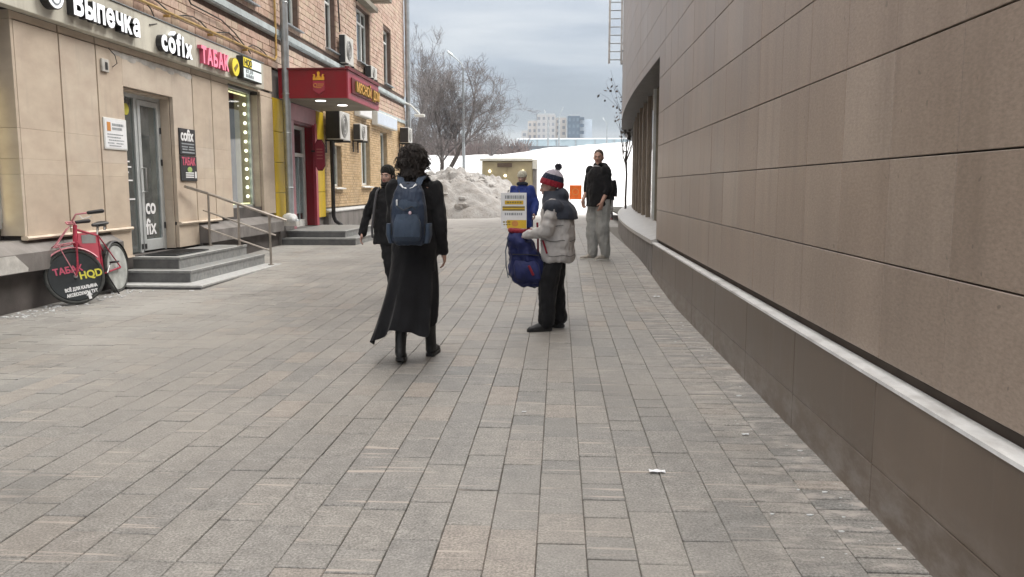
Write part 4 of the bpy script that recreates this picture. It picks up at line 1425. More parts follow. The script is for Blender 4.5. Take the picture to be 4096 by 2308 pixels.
# ================================================================== SIGNS ON THE SHOPFRONTS
FX = -6.085
s1 = thing('bakery_sign', 'row of big white lit Cyrillic letters with black sides, nearest sign on the shop fascia', 'sign', (FX, 10.4, 3.6))
letters(s1, 'Выпечка', 0.40, 0.045, [M['ltr_w'], M['black']], 10.041, 3.544, FX + 0.05, 11.645, 0.016)
s1b = thing('round_emblem_sign', 'round white lit disc emblem left of the white Cyrillic letters on the fascia', 'sign', (FX, 10.1, 3.8))
part('disc_body', MB().disc((FX + 0.05, 9.66, 3.69), (1, 0, 0), 0.182, 0.10), M['black'], s1b)
part('disc_face', MB().disc((FX + 0.104, 9.66, 3.69), (1, 0, 0), 0.168, 0.006), M['ltr_w'], s1b)
part('emblem_mark', MB().torus((FX + 0.110, 9.66, 3.66), (1, 0, 0), 0.09, 0.012, 24, 6, 0, R(110), R(260)), M['inkg'], s1b)
s2 = thing('cafe_sign', 'white lit lowercase letters edged in black on the fascia above the glass door', 'sign', (FX, 13.1, 3.6))
letters(s2, 'cofix', 0.44, 0.045, [M['ltr_w'], M['black']], 12.267, 3.485, FX + 0.05, 13.316, 0.020)
part('accent', MB().prism([(12.66, 3.755), (12.69, 3.745), (12.76, 3.79), (12.745, 3.82)], FX + 0.01, FX + 0.09), M['ltr_w'], s2)
s3 = thing('tobacco_sign', 'pink lit Cyrillic letters in the middle of the shop fascia', 'sign', (FX, 14.7, 3.6))
letters(s3, 'ТАБАК', 0.36, 0.035, [M['ltr_p'], M['inkp']], 13.705, 3.505, FX + 0.04, 14.842, 0.014)
s3b = thing('yellow_round_sign', 'yellow lit round blob sign between pink letters and black-edged light box', 'sign', (FX, 15.5, 3.7))
part('disc_body', MB().disc((FX + 0.035, 15.163, 3.62), (1, 0, 0), 0.17, 0.07, 24), M['inkd'], s3b)
part('disc_face', MB().disc((FX + 0.074, 15.163, 3.62), (1, 0, 0), 0.16, 0.008, 24), M['ltr_y'], s3b)
part('mark', MB().prism([(15.06, 3.59), (15.11, 3.53), (15.26, 3.65), (15.22, 3.70)], FX + 0.079, FX + 0.084), M['inkd'], s3b)
s4 = thing('box_sign', 'black-edged light box sign with yellow and white halves at the far end of the fascia', 'sign', (FX, 15.880, 3.645))
part('case', MB().cbox((FX, 15.380, 3.445), (FX + 0.12, 16.360, 3.875), 0.01), M['black'], s4)
part('yellow_face', MB().box((FX + 0.121, 15.420, 3.680), (FX + 0.127, 15.820, 3.850)), M['ltr_y'], s4)
part('white_face', MB().box((FX + 0.121, 15.830, 3.680), (FX + 0.127, 16.330, 3.850)), M['ltr_c'], s4)
part('white_face', MB().box((FX + 0.121, 15.420, 3.470), (FX + 0.127, 16.330, 3.645)), M['ltr_c'], s4)
put_text('lettering', s4, 'HQD', 0.17, 0.002, [M['ink']], (FX + 0.130, 15.450, 3.705), ROT_LEFT, 0.004)
put_text('lettering', s4, 'ВСЁ ДЛЯ', 0.085, 0.002, [M['inkg']], (FX + 0.130, 15.500, 3.575), ROT_LEFT, 0.002)
put_text('lettering', s4, 'КАЛЬЯНА', 0.085, 0.002, [M['inkg']], (FX + 0.130, 15.500, 3.490), ROT_LEFT, 0.002)

# notice, plaques, junction box
po = thing('notice_poster', 'white framed notice on the stone wall beside the glass door', 'poster', (L, 11.15, 1.93))
part('frame', MB().cbox((L + 0.002, 10.89, 1.93), (L + 0.016, 11.475, 2.36), 0.004), M['pvc'], po)
part('sheet', MB().box((L + 0.017, 10.91, 1.95), (L + 0.020, 11.455, 2.34)), M['paper'], po)
part('orange_mark', MB().box((L + 0.021, 10.96, 2.18), (L + 0.023, 11.05, 2.30)), M['inkor'], po)
rl = random.Random(4)
for k, (z, a, b_) in enumerate(((2.255, 11.09, 11.38), (2.20, 11.09, 11.34), (2.13, 10.96, 11.36), (2.09, 10.96, 11.30), (2.05, 10.99, 11.38), (2.01, 10.96, 11.12), (2.01, 11.18, 11.36), (1.975, 11.0, 11.3))):
    y = a
    while y < b_:
        w_ = rl.uniform(0.012, 0.045)
        part('print', MB().box((L + 0.021, y, z), (L + 0.0225, min(y + w_, b_), z + (0.034 if k < 2 else 0.014))), M['inkg'], po)
        y += w_ + 0.010
pq = thing('upper_plaque', 'black plaque with white lettering, upper of two right of the glass door', 'plaque', (L, 13.40, 1.93))
part('board', MB().cbox((L + 0.002, 13.10, 1.94), (L + 0.022, 13.68, 2.37), 0.003), M['ink'], pq)
put_text('lettering', pq, 'cofix', 0.26, 0.002, [M['inkw']], (L + 0.025, 13.135, 2.175), ROT_LEFT, 0.008, 0.90)
for z, a, b_ in ((2.11, 13.16, 13.62), (2.06, 13.16, 13.38), (2.06, 13.42, 13.60), (2.02, 13.18, 13.36), (2.02, 13.40, 13.62), (1.97, 13.16, 13.62)):
    part('print', MB().box((L + 0.023, a, z), (L + 0.025, b_, z + 0.022)), M['inkg'], pq)
pq2 = thing('lower_plaque', 'black plaque with pink and green marks, lower of two right of the glass door', 'plaque', (L, 13.40, 1.5))
part('board', MB().cbox((L + 0.002, 13.10, 1.51), (L + 0.022, 13.69, 1.925), 0.003), M['ink'], pq2)
put_text('lettering', pq2, 'ТАБАК', 0.17, 0.002, [M['inkp']], (L + 0.025, 13.14, 1.775), ROT_LEFT, 0.007, 0.86)
part('green_dot', MB().ell((L + 0.022, 13.42, 1.70), (0.004, 0.09, 0.045)), M['inkgr'], pq2)
for z in (1.635, 1.60, 1.565):
    part('print', MB().box((L + 0.023, 13.26, z), (L + 0.025, 13.56, z + 0.02)), M['inkw'], pq2)
part('print', MB().box((L + 0.023, 13.60, 1.56), (L + 0.025, 13.66, 1.67)), M['inkw'], pq2)
jb = thing('junction_box', 'small grey broken wall box high on the stone left of the door', 'wall box', (L, 11.0, 3.0))
part('case', MB().cbox((L + 0.002, 10.92, 2.97), (L + 0.03, 11.09, 3.14), 0.006), M['plaster'], jb)
part('opening', MB().cbox((L + 0.031, 10.99, 3.0), (L + 0.036, 11.05, 3.10), 0.002), M['black'], jb)
part('wire', MB().tube([(L + 0.03, 11.1, 3.30), (L + 0.05, 11.22, 3.22), (L + 0.04, 11.28, 3.12), (L + 0.03, 11.18, 3.06)], 0.006, 5), M['cable'], jb)
ws_ = MB()
for k in range(12):
    ws_.ell((L - 0.004, 11.35 + 0.2 * k, 3.27 - 0.012 * (k % 3)), (0.010, 0.16, 0.035 + 0.012 * ((k * 7) % 3)))
part('plaster_patch', ws_, M['plaster'], bL, kind='stuff')

# red canopy over the second shop ------------------------------------------
ca = thing('shop_canopy', 'dark red box canopy with a gold crown crest over the second shop door', 'canopy', (-5.4, 19.5, 3.35))
CX0, CX1, CY0, CY1, CZ0, CZ1 = -6.19, -4.65, 17.98, 21.10, 3.35, 3.965
part('front_panel', MB().cbox((CX0, CY0, CZ0), (CX1 - 0.012, CY0 + 0.05, CZ1), 0.004), M['red'], ca)  # shade of the front face is put into this darker red
part('side_panel', MB().cbox((CX1 - 0.05, CY0 + 0.052, CZ0), (CX1, CY1, CZ1), 0.004), M['red_b'], ca)  # same canopy red, lightened in colour for the side facing the light
part('top', MB().box((CX0, CY0 + 0.051, CZ1 - 0.05), (CX1 - 0.051, CY1, CZ1 - 0.01)), M['zinc'], ca)
part('edge_trim', MB().box((CX0, CY0 - 0.03, CZ1 + 0.001), (CX1 + 0.03, CY0 + 0.06, CZ1 + 0.035)), M['red_d'], ca)
part('edge_trim', MB().box((CX1 - 0.06, CY0 + 0.061, CZ1 + 0.001), (CX1 + 0.03, CY1, CZ1 + 0.075)), M['red_d'], ca)
part('underside', MB().box((CX0, CY0 + 0.051, CZ0 + 0.004), (CX1 - 0.051, CY1 - 0.002, CZ0 + 0.03)), M['under'], ca)
for x, y in ((-5.42, 18.55), (-5.20, 19.60)):
    part('downlight', MB().disc((x, y, CZ0 + 0.001), (0, 0, 1), 0.115, 0.012, 20), M['downl'], ca)
cxm, cy0 = -5.28, CY0 - 0.012
crown = [(-0.125, 3.735), (0.125, 3.735), (0.125, 3.80), (0.105, 3.835), (0.13, 3.86), (0.085, 3.86), (0.062, 3.775), (0.02, 3.84), (0.035, 3.895), (0.0, 3.925), (-0.035, 3.895), (-0.02, 3.84), (-0.062, 3.775), (-0.085, 3.86), (-0.13, 3.86), (-0.105, 3.835), (-0.125, 3.80)]
cr_ = thing('crown_crest', 'gold crown over a red shield on the front of the red canopy', 'crest', (cxm, cy0, 3.4))
part('crown', MB().prism([(cxm + a, z) for a, z in crown], cy0 - 0.02, cy0 + 0.010, axis='y'), M['gold'], cr_)
part('shield', MB().prism([(cxm - 0.13, 3.72), (cxm + 0.13, 3.72), (cxm + 0.13, 3.52), (cxm, 3.43), (cxm - 0.13, 3.52)], cy0 - 0.012, cy0 + 0.010, axis='y'), M['red_b'], cr_)
part('ring', MB().torus((cxm - 0.075, cy0 - 0.014, 3.62), (0, 1, 0), 0.038, 0.010, 20, 6), M['inkor'], cr_)
for a, b_, z in ((-0.02, 0.115, 3.64), (-0.02, 0.10, 3.60), (-0.05, 0.06, 3.565)):
    part('bar', MB().box((cxm + a, cy0 - 0.018, z), (cxm + b_, cy0 - 0.013, z + 0.018)), M['inkor'], cr_)
cs = thing('canopy_sign', 'dark red sign with raised gold Cyrillic letters on the side of the red canopy', 'sign', (CX1, 19.6, 3.5))
part('board', MB().cbox((CX1 + 0.002, 18.30, 3.49), (CX1 + 0.03, 20.98, 3.83), 0.004), M['red_d'], cs)
letters(cs, 'МЯСНОЙ', 0.30, 0.02, [M['gold'], M['inkd']], 18.58, 3.555, CX1 + 0.05, 20.02, 0.006)
letters(cs, 'ДОМ', 0.30, 0.02, [M['gold'], M['inkd']], 20.24, 3.555, CX1 + 0.05, 20.92, 0.006)

hs = thing('hanging_red_sign', 'pointed red sign plate hung out beside the red shop doorway', 'sign', (L, 20.3, 1.8))
hx = -5.99
hexa = [(-0.115, 1.96), (-0.05, 1.84), (0.05, 1.84), (0.115, 1.96), (0.115, 2.44), (0.05, 2.56), (-0.05, 2.56), (-0.115, 2.44)]
part('plate', MB().prism([(hx + a, z) for a, z in hexa], 20.28, 20.35, axis='y'), M['red_b'], hs)
part('rim', MB().prism([(hx + a * 1.12, 2.2 + (z - 2.2) * 1.07) for a, z in hexa], 20.30, 20.335, axis='y'), M['red_d'], hs)
for z in (2.10, 2.18, 2.26, 2.33):
    part('print', MB().box((hx - 0.075, 20.275, z), (hx + 0.075, 20.279, z + 0.03)), M['sign_p'], hs)
part('arm', MB().box((L - 0.01, 20.30, 2.28), (hx - 0.10, 20.33, 2.32)), M['black_m'], hs)

# far light boxes and a wall lamp
lb = thing('light_box_sign', 'long pale blue light box over the far yellow brick windows', 'sign', (L, 28.6, 3.5))
part('case', MB().cbox((L + 0.004, 27.0, 3.46), (L + 0.20, 30.3, 3.90), 0.01), M['pvc'], lb)
part('face', MB().box((L + 0.201, 27.04, 3.50), (L + 0.207, 30.26, 3.86)), M['lightbox'], lb)
lb2 = thing('short_light_box_sign', 'short white light box just behind the red canopy', 'sign', (L, 25.4, 3.5))
part('case', MB().cbox((L + 0.004, 24.7, 3.56), (L + 0.18, 26.3, 3.85), 0.01), M['pvc'], lb2)
part('face', MB().box((L + 0.181, 24.74, 3.59), (L + 0.187, 26.26, 3.82)), M['inkw'], lb2)
wl_ = thing('wall_lamp', 'small white arm lamp at the far corner of the brick building', 'lamp', (-6.0, 32.6, 4.2))
part('arm', MB().tube([(-6.2, 32.6, 4.75), (-5.9, 32.6, 4.62), (-5.55, 32.6, 4.28)], 0.035, 8), M['pvc'], wl_)
part('head', MB().cbox((-5.75, 32.5, 4.16), (-5.35, 32.72, 4.27), 0.02), M['pvc'], wl_)

# air conditioners ----------------------------------------------------------
def ac(label, x1, y0, y1, z0, z1):
    t = thing('air_conditioner', label, 'air conditioner', (L, (y0 + y1) / 2, z0), group='outdoor air conditioner units on the brick wall')
    xb = -6.14
    part('case', MB().cbox((xb + 0.012, y0 + 0.012, z0), (x1, y1, z1), 0.015), M['ac_w'], t)
    part('side_panel', MB().cbox((xb, y0, z0 + 0.015), (x1 - 0.02, y0 + 0.011, z1 - 0.015), 0.003), M['ac_s'], t)
    r_ = min(z1 - z0, (y1 - y0) * 0.72) * 0.42
    cy = y0 + (y1 - y0) * 0.42
    part('fan_grille', MB().disc((x1 + 0.003, cy, (z0 + z1) / 2), (1, 0, 0), r_, 0.012, 24), M['ac_g'], t)
    for q in (0.35, 0.65, 0.95):
        part('grille_ring', MB().torus((x1 + 0.014, cy, (z0 + z1) / 2), (1, 0, 0), r_ * q, 0.006, 20, 5), M['ac_w'], t)
    b_ = MB()
    for y in (y0 + 0.12, y1 - 0.14):
        b_.box((L - 0.01, y, z0 - 0.045), (x1 + 0.04, y + 0.04, z0 - 0.003)); b_.box((L - 0.01, y, z0 - 0.35), (L + 0.03, y + 0.04, z0 - 0.045))
    part('bracket', b_, M['black_m'], t)
    return t
ac('large white air conditioner with a black side panel just behind the red canopy', -5.76, 21.425, 22.45, 2.66, 3.40)
ac('small white air conditioner beyond the large one on the yellow brick', -5.92, 24.3, 25.15, 2.80, 3.28)
ac('white air conditioner standing high above the red canopy on the salmon blocks', -5.96, 22.95, 23.85, 4.85, 5.62)
ac('small air conditioner under the tall upper window beyond the canopy', -5.94, 26.0, 26.8, 4.84, 5.22)
ac('air conditioner at the far corner of the yellow brick, beside the pale light box', -5.80, 31.5, 32.3, 3.10, 3.68)

# ================================================================== STEPS AND RAIL
def step(root, name, x1, y0, y1, z0, z1, xb=-6.16, dark=True):
    """a granite step: front riser darkened as shade, pale nosing slab on top; riser slabs"""
    part(name + '_riser', MB().cbox((xb, y0, z0 - 0.12), (x1 - 0.014, y0 + 0.05, z1 - 0.030), 0.003), M['gran_shade'], root)
    part(name + '_side', MB().cbox((x1 - 0.05, y0 + 0.001, z0 - 0.12), (x1 - 0.004, y1, z1 - 0.030), 0.003), M['gran'], root)
    part(name + '_core', MB().box((xb, y0 + 0.051, z0 - 0.12), (x1 - 0.051, y1, z1 - 0.031)), M['gran_shade'], root)
    part(name + '_tread', MB().cbox((xb, y0 - 0.012, z1 - 0.030), (x1 + 0.010, y1 + 0.004, z1), 0.004), M['gran_e'] if not dark else M['gran'], root)
st = thing('entrance_steps', 'grey granite steps wrapping round the landing of the glass door', 'steps', (-5.5, 12.4, 0))
step(st, 'step', -4.88, 10.78, 14.0, -0.02, 0.075, dark=False)
step(st, 'step', -5.17, 11.10, 14.0, 0.075, 0.238)
step(st, 'step', -5.47, 11.40, 13.95, 0.238, 0.402)
part('nosing', MB().cbox((-6.16, 11.385, 0.403), (-5.458, 11.44, 0.409), 0.002), M['gran_e'], st)
part('nosing', MB().cbox((-6.16, 11.085, 0.239), (-5.158, 11.13, 0.245), 0.002), M['gran_e'], st)
part('nosing', MB().cbox((-5.50, 11.441, 0.403), (-5.456, 13.95, 0.409), 0.002), M['gran_e'], st)
part('nosing', MB().cbox((-5.20, 11.131, 0.239), (-5.156, 14.0, 0.245), 0.002), M['gran_e'], st)
dm = thing('door_mat', 'dark rubber mat lying in front of the glass door', 'door mat', (-5.85, 12.2, 0.402))
part('mat', MB().cbox((-6.12, 11.62, 0.4105), (-5.62, 12.75, 0.424), 0.004), M['mat'], dm)
rib = MB()
for k in range(12):
    rib.box((-6.10, 11.66 + k * 0.09, 0.424), (-5.64, 11.69 + k * 0.09, 0.430))
part('ribs', rib, M['black'], dm)

ra = thing('handrail', 'steel handrail with three bars running down beside the granite steps', 'railing', (-5.5, 13.8, 0.2))
ry = 13.72
posts = [(-6.02, 0.402), (-5.50, 0.402), (-4.96, 0.075)]
def railz(x, off):
    return 1.30 - 0.36 * (x + 6.02) / 1.06 * 1.0 + off
for x, zb in posts:
    part('post', MB().tube([(x, ry, zb - 0.01), (x, ry, railz(x, 0.0) - 0.01)], 0.021, 8), M['rail'], ra, True)
    part('base_plate', MB().disc((x, ry, zb + 0.008), (0, 0, 1), 0.05, 0.012, 16), M['rail'], ra)
part('top_bar', MB().tube([(-6.12, 13.08, 1.42), (-6.02, ry, railz(-6.02, 0.0)), (-4.96, ry, railz(-4.96, 0)), (-4.66, ry, railz(-4.66, 0.0))], 0.025, 8), M['rail'], ra, True)
part('middle_bar', MB().tube([(-6.12, ry, railz(-6.12, -0.32)), (-4.86, ry, railz(-4.86, -0.32))], 0.014, 8), M['rail'], ra, True)
part('lower_bar', MB().tube([(-6.12, ry, railz(-6.12, -0.62)), (-4.96, ry, railz(-4.96, -0.62))], 0.014, 8), M['rail'], ra, True)

st2 = thing('shop_steps', 'two dark granite steps in front of the red shop doorway', 'steps', (-5.4, 19.0, 0.1))
step(st2, 'step', -4.46, 17.66, 21.2, 0.08, 0.285)
step(st2, 'step', -4.77, 17.98, 20.9, 0.285, 0.430)
part('nosing', MB().cbox((-6.10, 17.645, 0.286), (-4.448, 17.69, 0.291), 0.002), M['gran_e'], st2)
part('nosing', MB().cbox((-6.10, 17.965, 0.431), (-4.758, 18.01, 0.436), 0.002), M['gran_e'], st2)
part('nosing', MB().cbox((-4.49, 17.691, 0.286), (-4.446, 21.2, 0.291), 0.002), M['gran_e'], st2)
part('nosing', MB().cbox((-4.80, 18.011, 0.431), (-4.756, 20.9, 0.436), 0.002), M['gran_e'], st2)
ic = MB(); ic.ell((0, 0, 0.10), (0.17, 0.16, 0.11)); ic.ell((0.06, -0.08, 0.07), (0.13, 0.10, 0.08)); ic.ell((-0.08, 0.05, 0.12), (0.11, 0.10, 0.09))
it_ = thing('ice_lump', 'white lump of ice frozen under the foot of the grey downpipe', 'ice lump', (-5.98, 17.86, 0.62))
fuse(ic, 'lump', M['ice'], it_, 0.02, 2, 0.02, 9)
fp = MB().box((-6.14, 17.72, 0.55), (-5.80, 17.98, 0.648))
part('shelf', fp, M['plaster'], it_.parent if it_.parent else bL)

# ================================================================== BICYCLE
bk = thing('advertising_bicycle', 'worn red bicycle with printed wheel covers leaning by the shop plinth', 'bicycle', (-5.90, 10.0, 0), rot=(0, 0, 0))
# own frame: +X forward (front wheel end), +Z up, Y to the rider's left
WB, RW = 1.12, 0.335
rear, front = Vector((-WB / 2, 0, RW)), Vector((WB / 2, 0, RW))
head_b, head_t = Vector((0.45, 0, 0.74)), Vector((0.405, 0, 0.92))
axis = (head_t - head_b).normalized()
steer = Matrix.Translation(head_b) @ Matrix.Rotation(R(-50), 4, axis) @ Matrix.Translation(-head_b)
bb, seat_t = Vector((-0.16, 0, 0.30)), Vector((-0.15, 0, 0.80))
fr = MB()
fr.tube([head_t - axis * 0.02, seat_t + Vector((0.02, 0, -0.01))], 0.017, 8)
fr.tube([head_b + axis * 0.02, bb], 0.020, 8)
fr.tube([bb, seat_t], 0.018, 8)
fr.tube([head_b - axis * 0.03, head_t + axis * 0.03], 0.025, 10)
for s in (-1, 1):
    fr.tube([bb + Vector((0, 0.03 * s, 0)), rear + Vector((0, 0.06 * s, 0))], 0.011, 7)
    fr.tube([seat_t + Vector((0, 0.02 * s, -0.03)), rear + Vector((0, 0.06 * s, 0))], 0.009, 7)
part('frame', fr, M['bike'], bk, True, True)
part('frame_board', MB().prism([(0.36, 0.85), (0.40, 0.74), (0.0, 0.42), (-0.12, 0.40), (-0.12, 0.80), (-0.10, 0.84)], -0.008, 0.008, axis='y'), M['red_b'], bk, False, True)
part('board_panel', MB().prism([(0.30, 0.82), (0.30, 0.72), (-0.06, 0.70), (-0.08, 0.82)], -0.012, 0.012, axis='y'), M['ac_g'], bk, False, True)
def wheel(c, mats, spin=None, dusty=False):
    t = MB().torus(c, (0, 1, 0), RW - 0.02, 0.022, 44, 10)
    w = part('wheel', t if spin is None else t.move(spin), M['tyre'], bk, True, True)
    h = MB().torus(c, (0, 1, 0), RW - 0.05, 0.012, 40, 8)
    part('rim', h if spin is None else h.move(spin), M['chrome'] if dusty else M['black_m'], w, True, True)
    d = MB()
    for s in (-1, 1):
        d.tube([c + Vector((0, 0.016 * s, 0)), c + Vector((0, 0.020 * s, 0))], RW - 0.045, 40)
    part('disc_cover', d if spin is None else d.move(spin), mats, w, False, True)
    hb = MB().tube([c + Vector((0, -0.055, 0)), c + Vector((0, 0.055, 0))], 0.022, 12)
    part('hub', hb if spin is None else hb.move(spin), M['chrome'], w, True, True)
    return w
wf_ = wheel(front, M['disc'], steer)
wr_ = wheel(rear, M['film'], None, True)
# lettering on the front cover (the side that faces the alley: rider's left, +Y)
def disc_text(body, size, x, z, mat, width=1.0, bold=0.004):
    me = text_mesh(body, size, 0.0008, [mat], bold, width)
    # letters read along -X when seen from +Y
    mt = steer @ Matrix.Translation(front + Vector((-x, 0.0215, z))) @ Matrix.Rotation(PI, 4, 'Z') @ Matrix.Rotation(R(90), 4, 'X')
    me.transform(mt)
    me.name = 'lettering'
    o = link('lettering', me, wf_)
    return o
disc_text('ТАБАК', 0.105, -0.225, 0.055, M['inkp'], 0.95)
disc_text('HQD', 0.125, 0.045, -0.045, M['inky'], 0.92)
disc_text('ВСЁ ДЛЯ КАЛЬЯНА', 0.052, -0.155, -0.165, M['inkw'], 0.74, 0.003)
disc_text('АКСЕССУАРЫ ТУТ', 0.052, -0.150, -0.232, M['inkw'], 0.74, 0.003)
ar = MB().prism([(0.10, -0.262), (0.135, -0.262), (0.135, -0.215), (0.155, -0.215), (0.117, -0.17), (0.08, -0.215), (0.10, -0.215)], 0.0215, 0.023, axis='y')
ar.v = [(-x, y, z) for x, y, z in ar.v]
ar.move(Matrix.Translation((0.02, 0, -0.04)))
ar.move(steer @ Matrix.Translation(front))
part('arrow_mark', ar, M['inkw'], wf_, False, True)
# fork, mudguards, bars, rack, seat, cranks
fk = MB()
for s in (-1, 1):
    fk.tube([head_b + Vector((0, 0.045 * s, -0.02)), front + Vector((-0.05, 0.055 * s, 0.12)), front + Vector((0, 0.055 * s, 0))], 0.012, 8)
fk.tube([head_b + Vector((0, -0.05, -0.02)), head_b + Vector((0, 0.05, -0.02))], 0.018, 8)
fk.move(steer)
part('fork', fk, M['bike'], bk, True, True)
def guard(c, a0, a1, spin):
    mb = MB()
    n = 16
    vs_, fs_ = [], []
    for i in range(n + 1):
        t = a0 + (a1 - a0) * i / n
        for (yy, rr) in ((-0.032, RW + 0.012), (-0.02, RW + 0.028), (0.02, RW + 0.028), (0.032, RW + 0.012), (0.018, RW + 0.022), (-0.018, RW + 0.022)):
            vs_.append((c.x + rr * math.cos(t), yy, c.z + rr * math.sin(t)))
    for i in range(n):
        for k in range(6):
            k2 = (k + 1) % 6
            fs_.append((i * 6 + k, (i + 1) * 6 + k, (i + 1) * 6 + k2, i * 6 + k2))
    mb.add(vs_, fs_)
    return mb if spin is None else mb.move(spin)
part('mudguard', guard(front, R(55), R(150), steer), M['bike_p'], bk, True, True)
part('mudguard', guard(rear, R(35), R(165), None), M['black_m'], bk, True, True)
hb = MB()
stem = head_t + axis * 0.05
hb.tube([head_t, stem], 0.014, 8)
for s in (-1, 1):
    hb.tube([stem, stem + Vector((0.05, 0.10 * s, 0.02)), stem + Vector((0.03, 0.24 * s, 0.07)), stem + Vector((-0.10, 0.29 * s, 0.06))], 0.011, 8)
hb.move(steer)
part('handlebar', hb, M['bike_p'], bk, True, True)
for s in (-1, 1):
    gmb = MB().cap(stem + Vector((-0.10, 0.29 * s, 0.06)), stem + Vector((-0.25, 0.30 * s, 0.055)), 0.022, 0.026)
    part('grip', gmb.move(steer), M['black'], bk, True, True)
    lv = MB().tube([stem + Vector((0.0, 0.26 * s, 0.05)), stem + Vector((-0.02, 0.27 * s, 0.0)), stem + Vector((-0.12, 0.30 * s, 0.01))], 0.006, 6)
    part('brake_lever', lv.move(steer), M['chrome'], bk, True, True)
rk_ = MB()
for s in (-1, 1):
    rk_.tube([front + Vector((-0.08, 0.08 * s, 0.40)), front + Vector((0.14, 0.08 * s, 0.40))], 0.008, 6)
    rk_.tube([front + Vector((0.10, 0.08 * s, 0.40)), front + Vector((0.0, 0.06 * s, 0.0))], 0.006, 6)
    rk_.tube([front + Vector((0.12, 0.08 * s, 0.40)), front + Vector((-0.08, 0.06 * s, 0.60))], 0.006, 6)
for x in (-0.08, 0.03, 0.14):
    rk_.tube([front + Vector((x, -0.08, 0.40)), front + Vector((x, 0.08, 0.40))], 0.008, 6)
rk_.move(steer)
part('front_rack', rk_, M['bike_p'], bk, True, True)
sp_ = MB().tube([seat_t, seat_t + Vector((-0.035, 0, 0.10))], 0.012, 8)
part('seat_post', sp_, M['chrome'], bk, True, True)
sc0 = seat_t + Vector((-0.05, 0, 0.13))
sd_ = MB().loft([(sc0 + Vector((-0.135, 0, 0.012)), (0, 0.05, 0), (0, 0, 0.012)), (sc0 + Vector((-0.115, 0, 0.012)), (0, 0.095, 0), (0, 0, 0.03)), (sc0 + Vector((-0.05, 0, 0.004)), (0, 0.085, 0), (0, 0, 0.034)),
                 (sc0 + Vector((0.03, 0, 0)), (0, 0.04, 0), (0, 0, 0.028)), (sc0 + Vector((0.13, 0, 0)), (0, 0.024, 0), (0, 0, 0.022)), (sc0 + Vector((0.15, 0, -0.004)), (0, 0.01, 0), (0, 0, 0.01))], 16)
part('saddle', sd_, M['black'], bk, True, True)
for s in (-1, 1):
    part('saddle_spring', MB().tube([sc0 + Vector((-0.09 , 0.045 * s, -0.01)), sc0 + Vector((-0.07, 0.045 * s, -0.075))], 0.016, 8), M['chrome'], bk, True, True)
ck = MB().disc(bb + Vector((0, -0.045, 0)), (0, 1, 0), 0.085, 0.006, 24)
part('chainring', ck, M['chrome'], bk, False, True)
for s, dx_, dz_ in ((-1, 0.10, -0.13), (1, -0.10, 0.13)):
    e_ = bb + Vector((dx_, 0.075 * s, dz_))
    cr2 = MB().tube([bb + Vector((0, 0.06 * s, 0)), e_], 0.010, 6)
    c_ = part('crank', cr2, M['chrome'], bk, True, True)
    part('pedal', MB().cbox(e_ + Vector((-0.045, 0.0 if s > 0 else -0.09, -0.012)), e_ + Vector((0.045, 0.09 if s > 0 else 0.0, 0.012)), 0.004), M['black'], c_, False, True)
part('kickstand', MB().tube([bb + Vector((-0.06, 0.03, -0.03)), bb + Vector((-0.10, 0.13, -0.295))], 0.009, 6), M['black_m'], bk, True, True)
# rear of the frame points up the alley, leaning slightly towards the plinth
bk.matrix_world = Matrix.Translation((-5.865, 10.0, 0.004)) @ Matrix.Rotation(math.atan2(-1.0, 0.10), 4, 'Z') @ Matrix.Rotation(R(4), 4, 'X')

# ================================================================== FAR THINGS
# dirty snow heap at the corner of the brick building
hp = MB()
n1, n2 = 110, 60
vs_, fs_ = [], []
for j in range(n2 + 1):
    q = j / n2
    for i in range(n1):
        t = 2 * PI * i / n1
        rr = q
        rx, ryy = 3.8, 3.2
        x, y = rx * rr * math.cos(t), ryy * rr * math.sin(t)
        prof = (1 - rr ** 3.4)
        z = 1.95 * prof * (0.88 + 0.12 * math.cos(t - 1.6))
        z += (0.30 * noise.noise((x * 0.9, y * 0.9, 3)) + 0.20 * noise.noise((x * 2.4, y * 2.4, 8)) + 0.12 * noise.noise((x * 6, y * 6, 2))) * min(1, (1 - rr) * 3)
        vs_.append((x - 4.65, y + 34.6, 0.14 + max(z, -0.1)))
for j in range(n2):
    for i in range(n1):
        i2 = (i + 1) % n1
        fs_.append((j * n1 + i, j * n1 + i2, (j + 1) * n1 + i2, (j + 1) * n1 + i))
single('snow_heap', MB().add(vs_, fs_), M['dsnow'], 'high heap of dirty grey cleared snow in front of the bare trees', 'snow heap', (-4.65, 34.6, 0.14), True)
rc = random.Random(21)
chunk_rows = []
cl = MB()
for k in range(150):
    a, q = rc.uniform(0, 2 * PI), rc.uniform(0.25, 1.0)
    x, y = 3.2 * q * math.cos(a), 3.1 * q * math.sin(a)
    z = 1.95 * (1 - q ** 3.4) * (0.88 + 0.12 * math.cos(a - 1.6)) + 0.14
    s = rc.uniform(0.06, 0.20)
    cl.ell((x - 4.65, y + 34.6, z), (s * rc.uniform(.8, 1.3), s * rc.uniform(.8, 1.3), s * rc.uniform(.6, 1.0)), Matrix.Rotation(rc.uniform(0, 3), 3, 'X'), 6, 4)
o = single('snow_lumps', cl, M['dsnow'], 'loose frozen lumps lying over the dirty snow heap', 'snow', (-4.65, 34.6, 0.14))
o['kind'] = 'stuff'

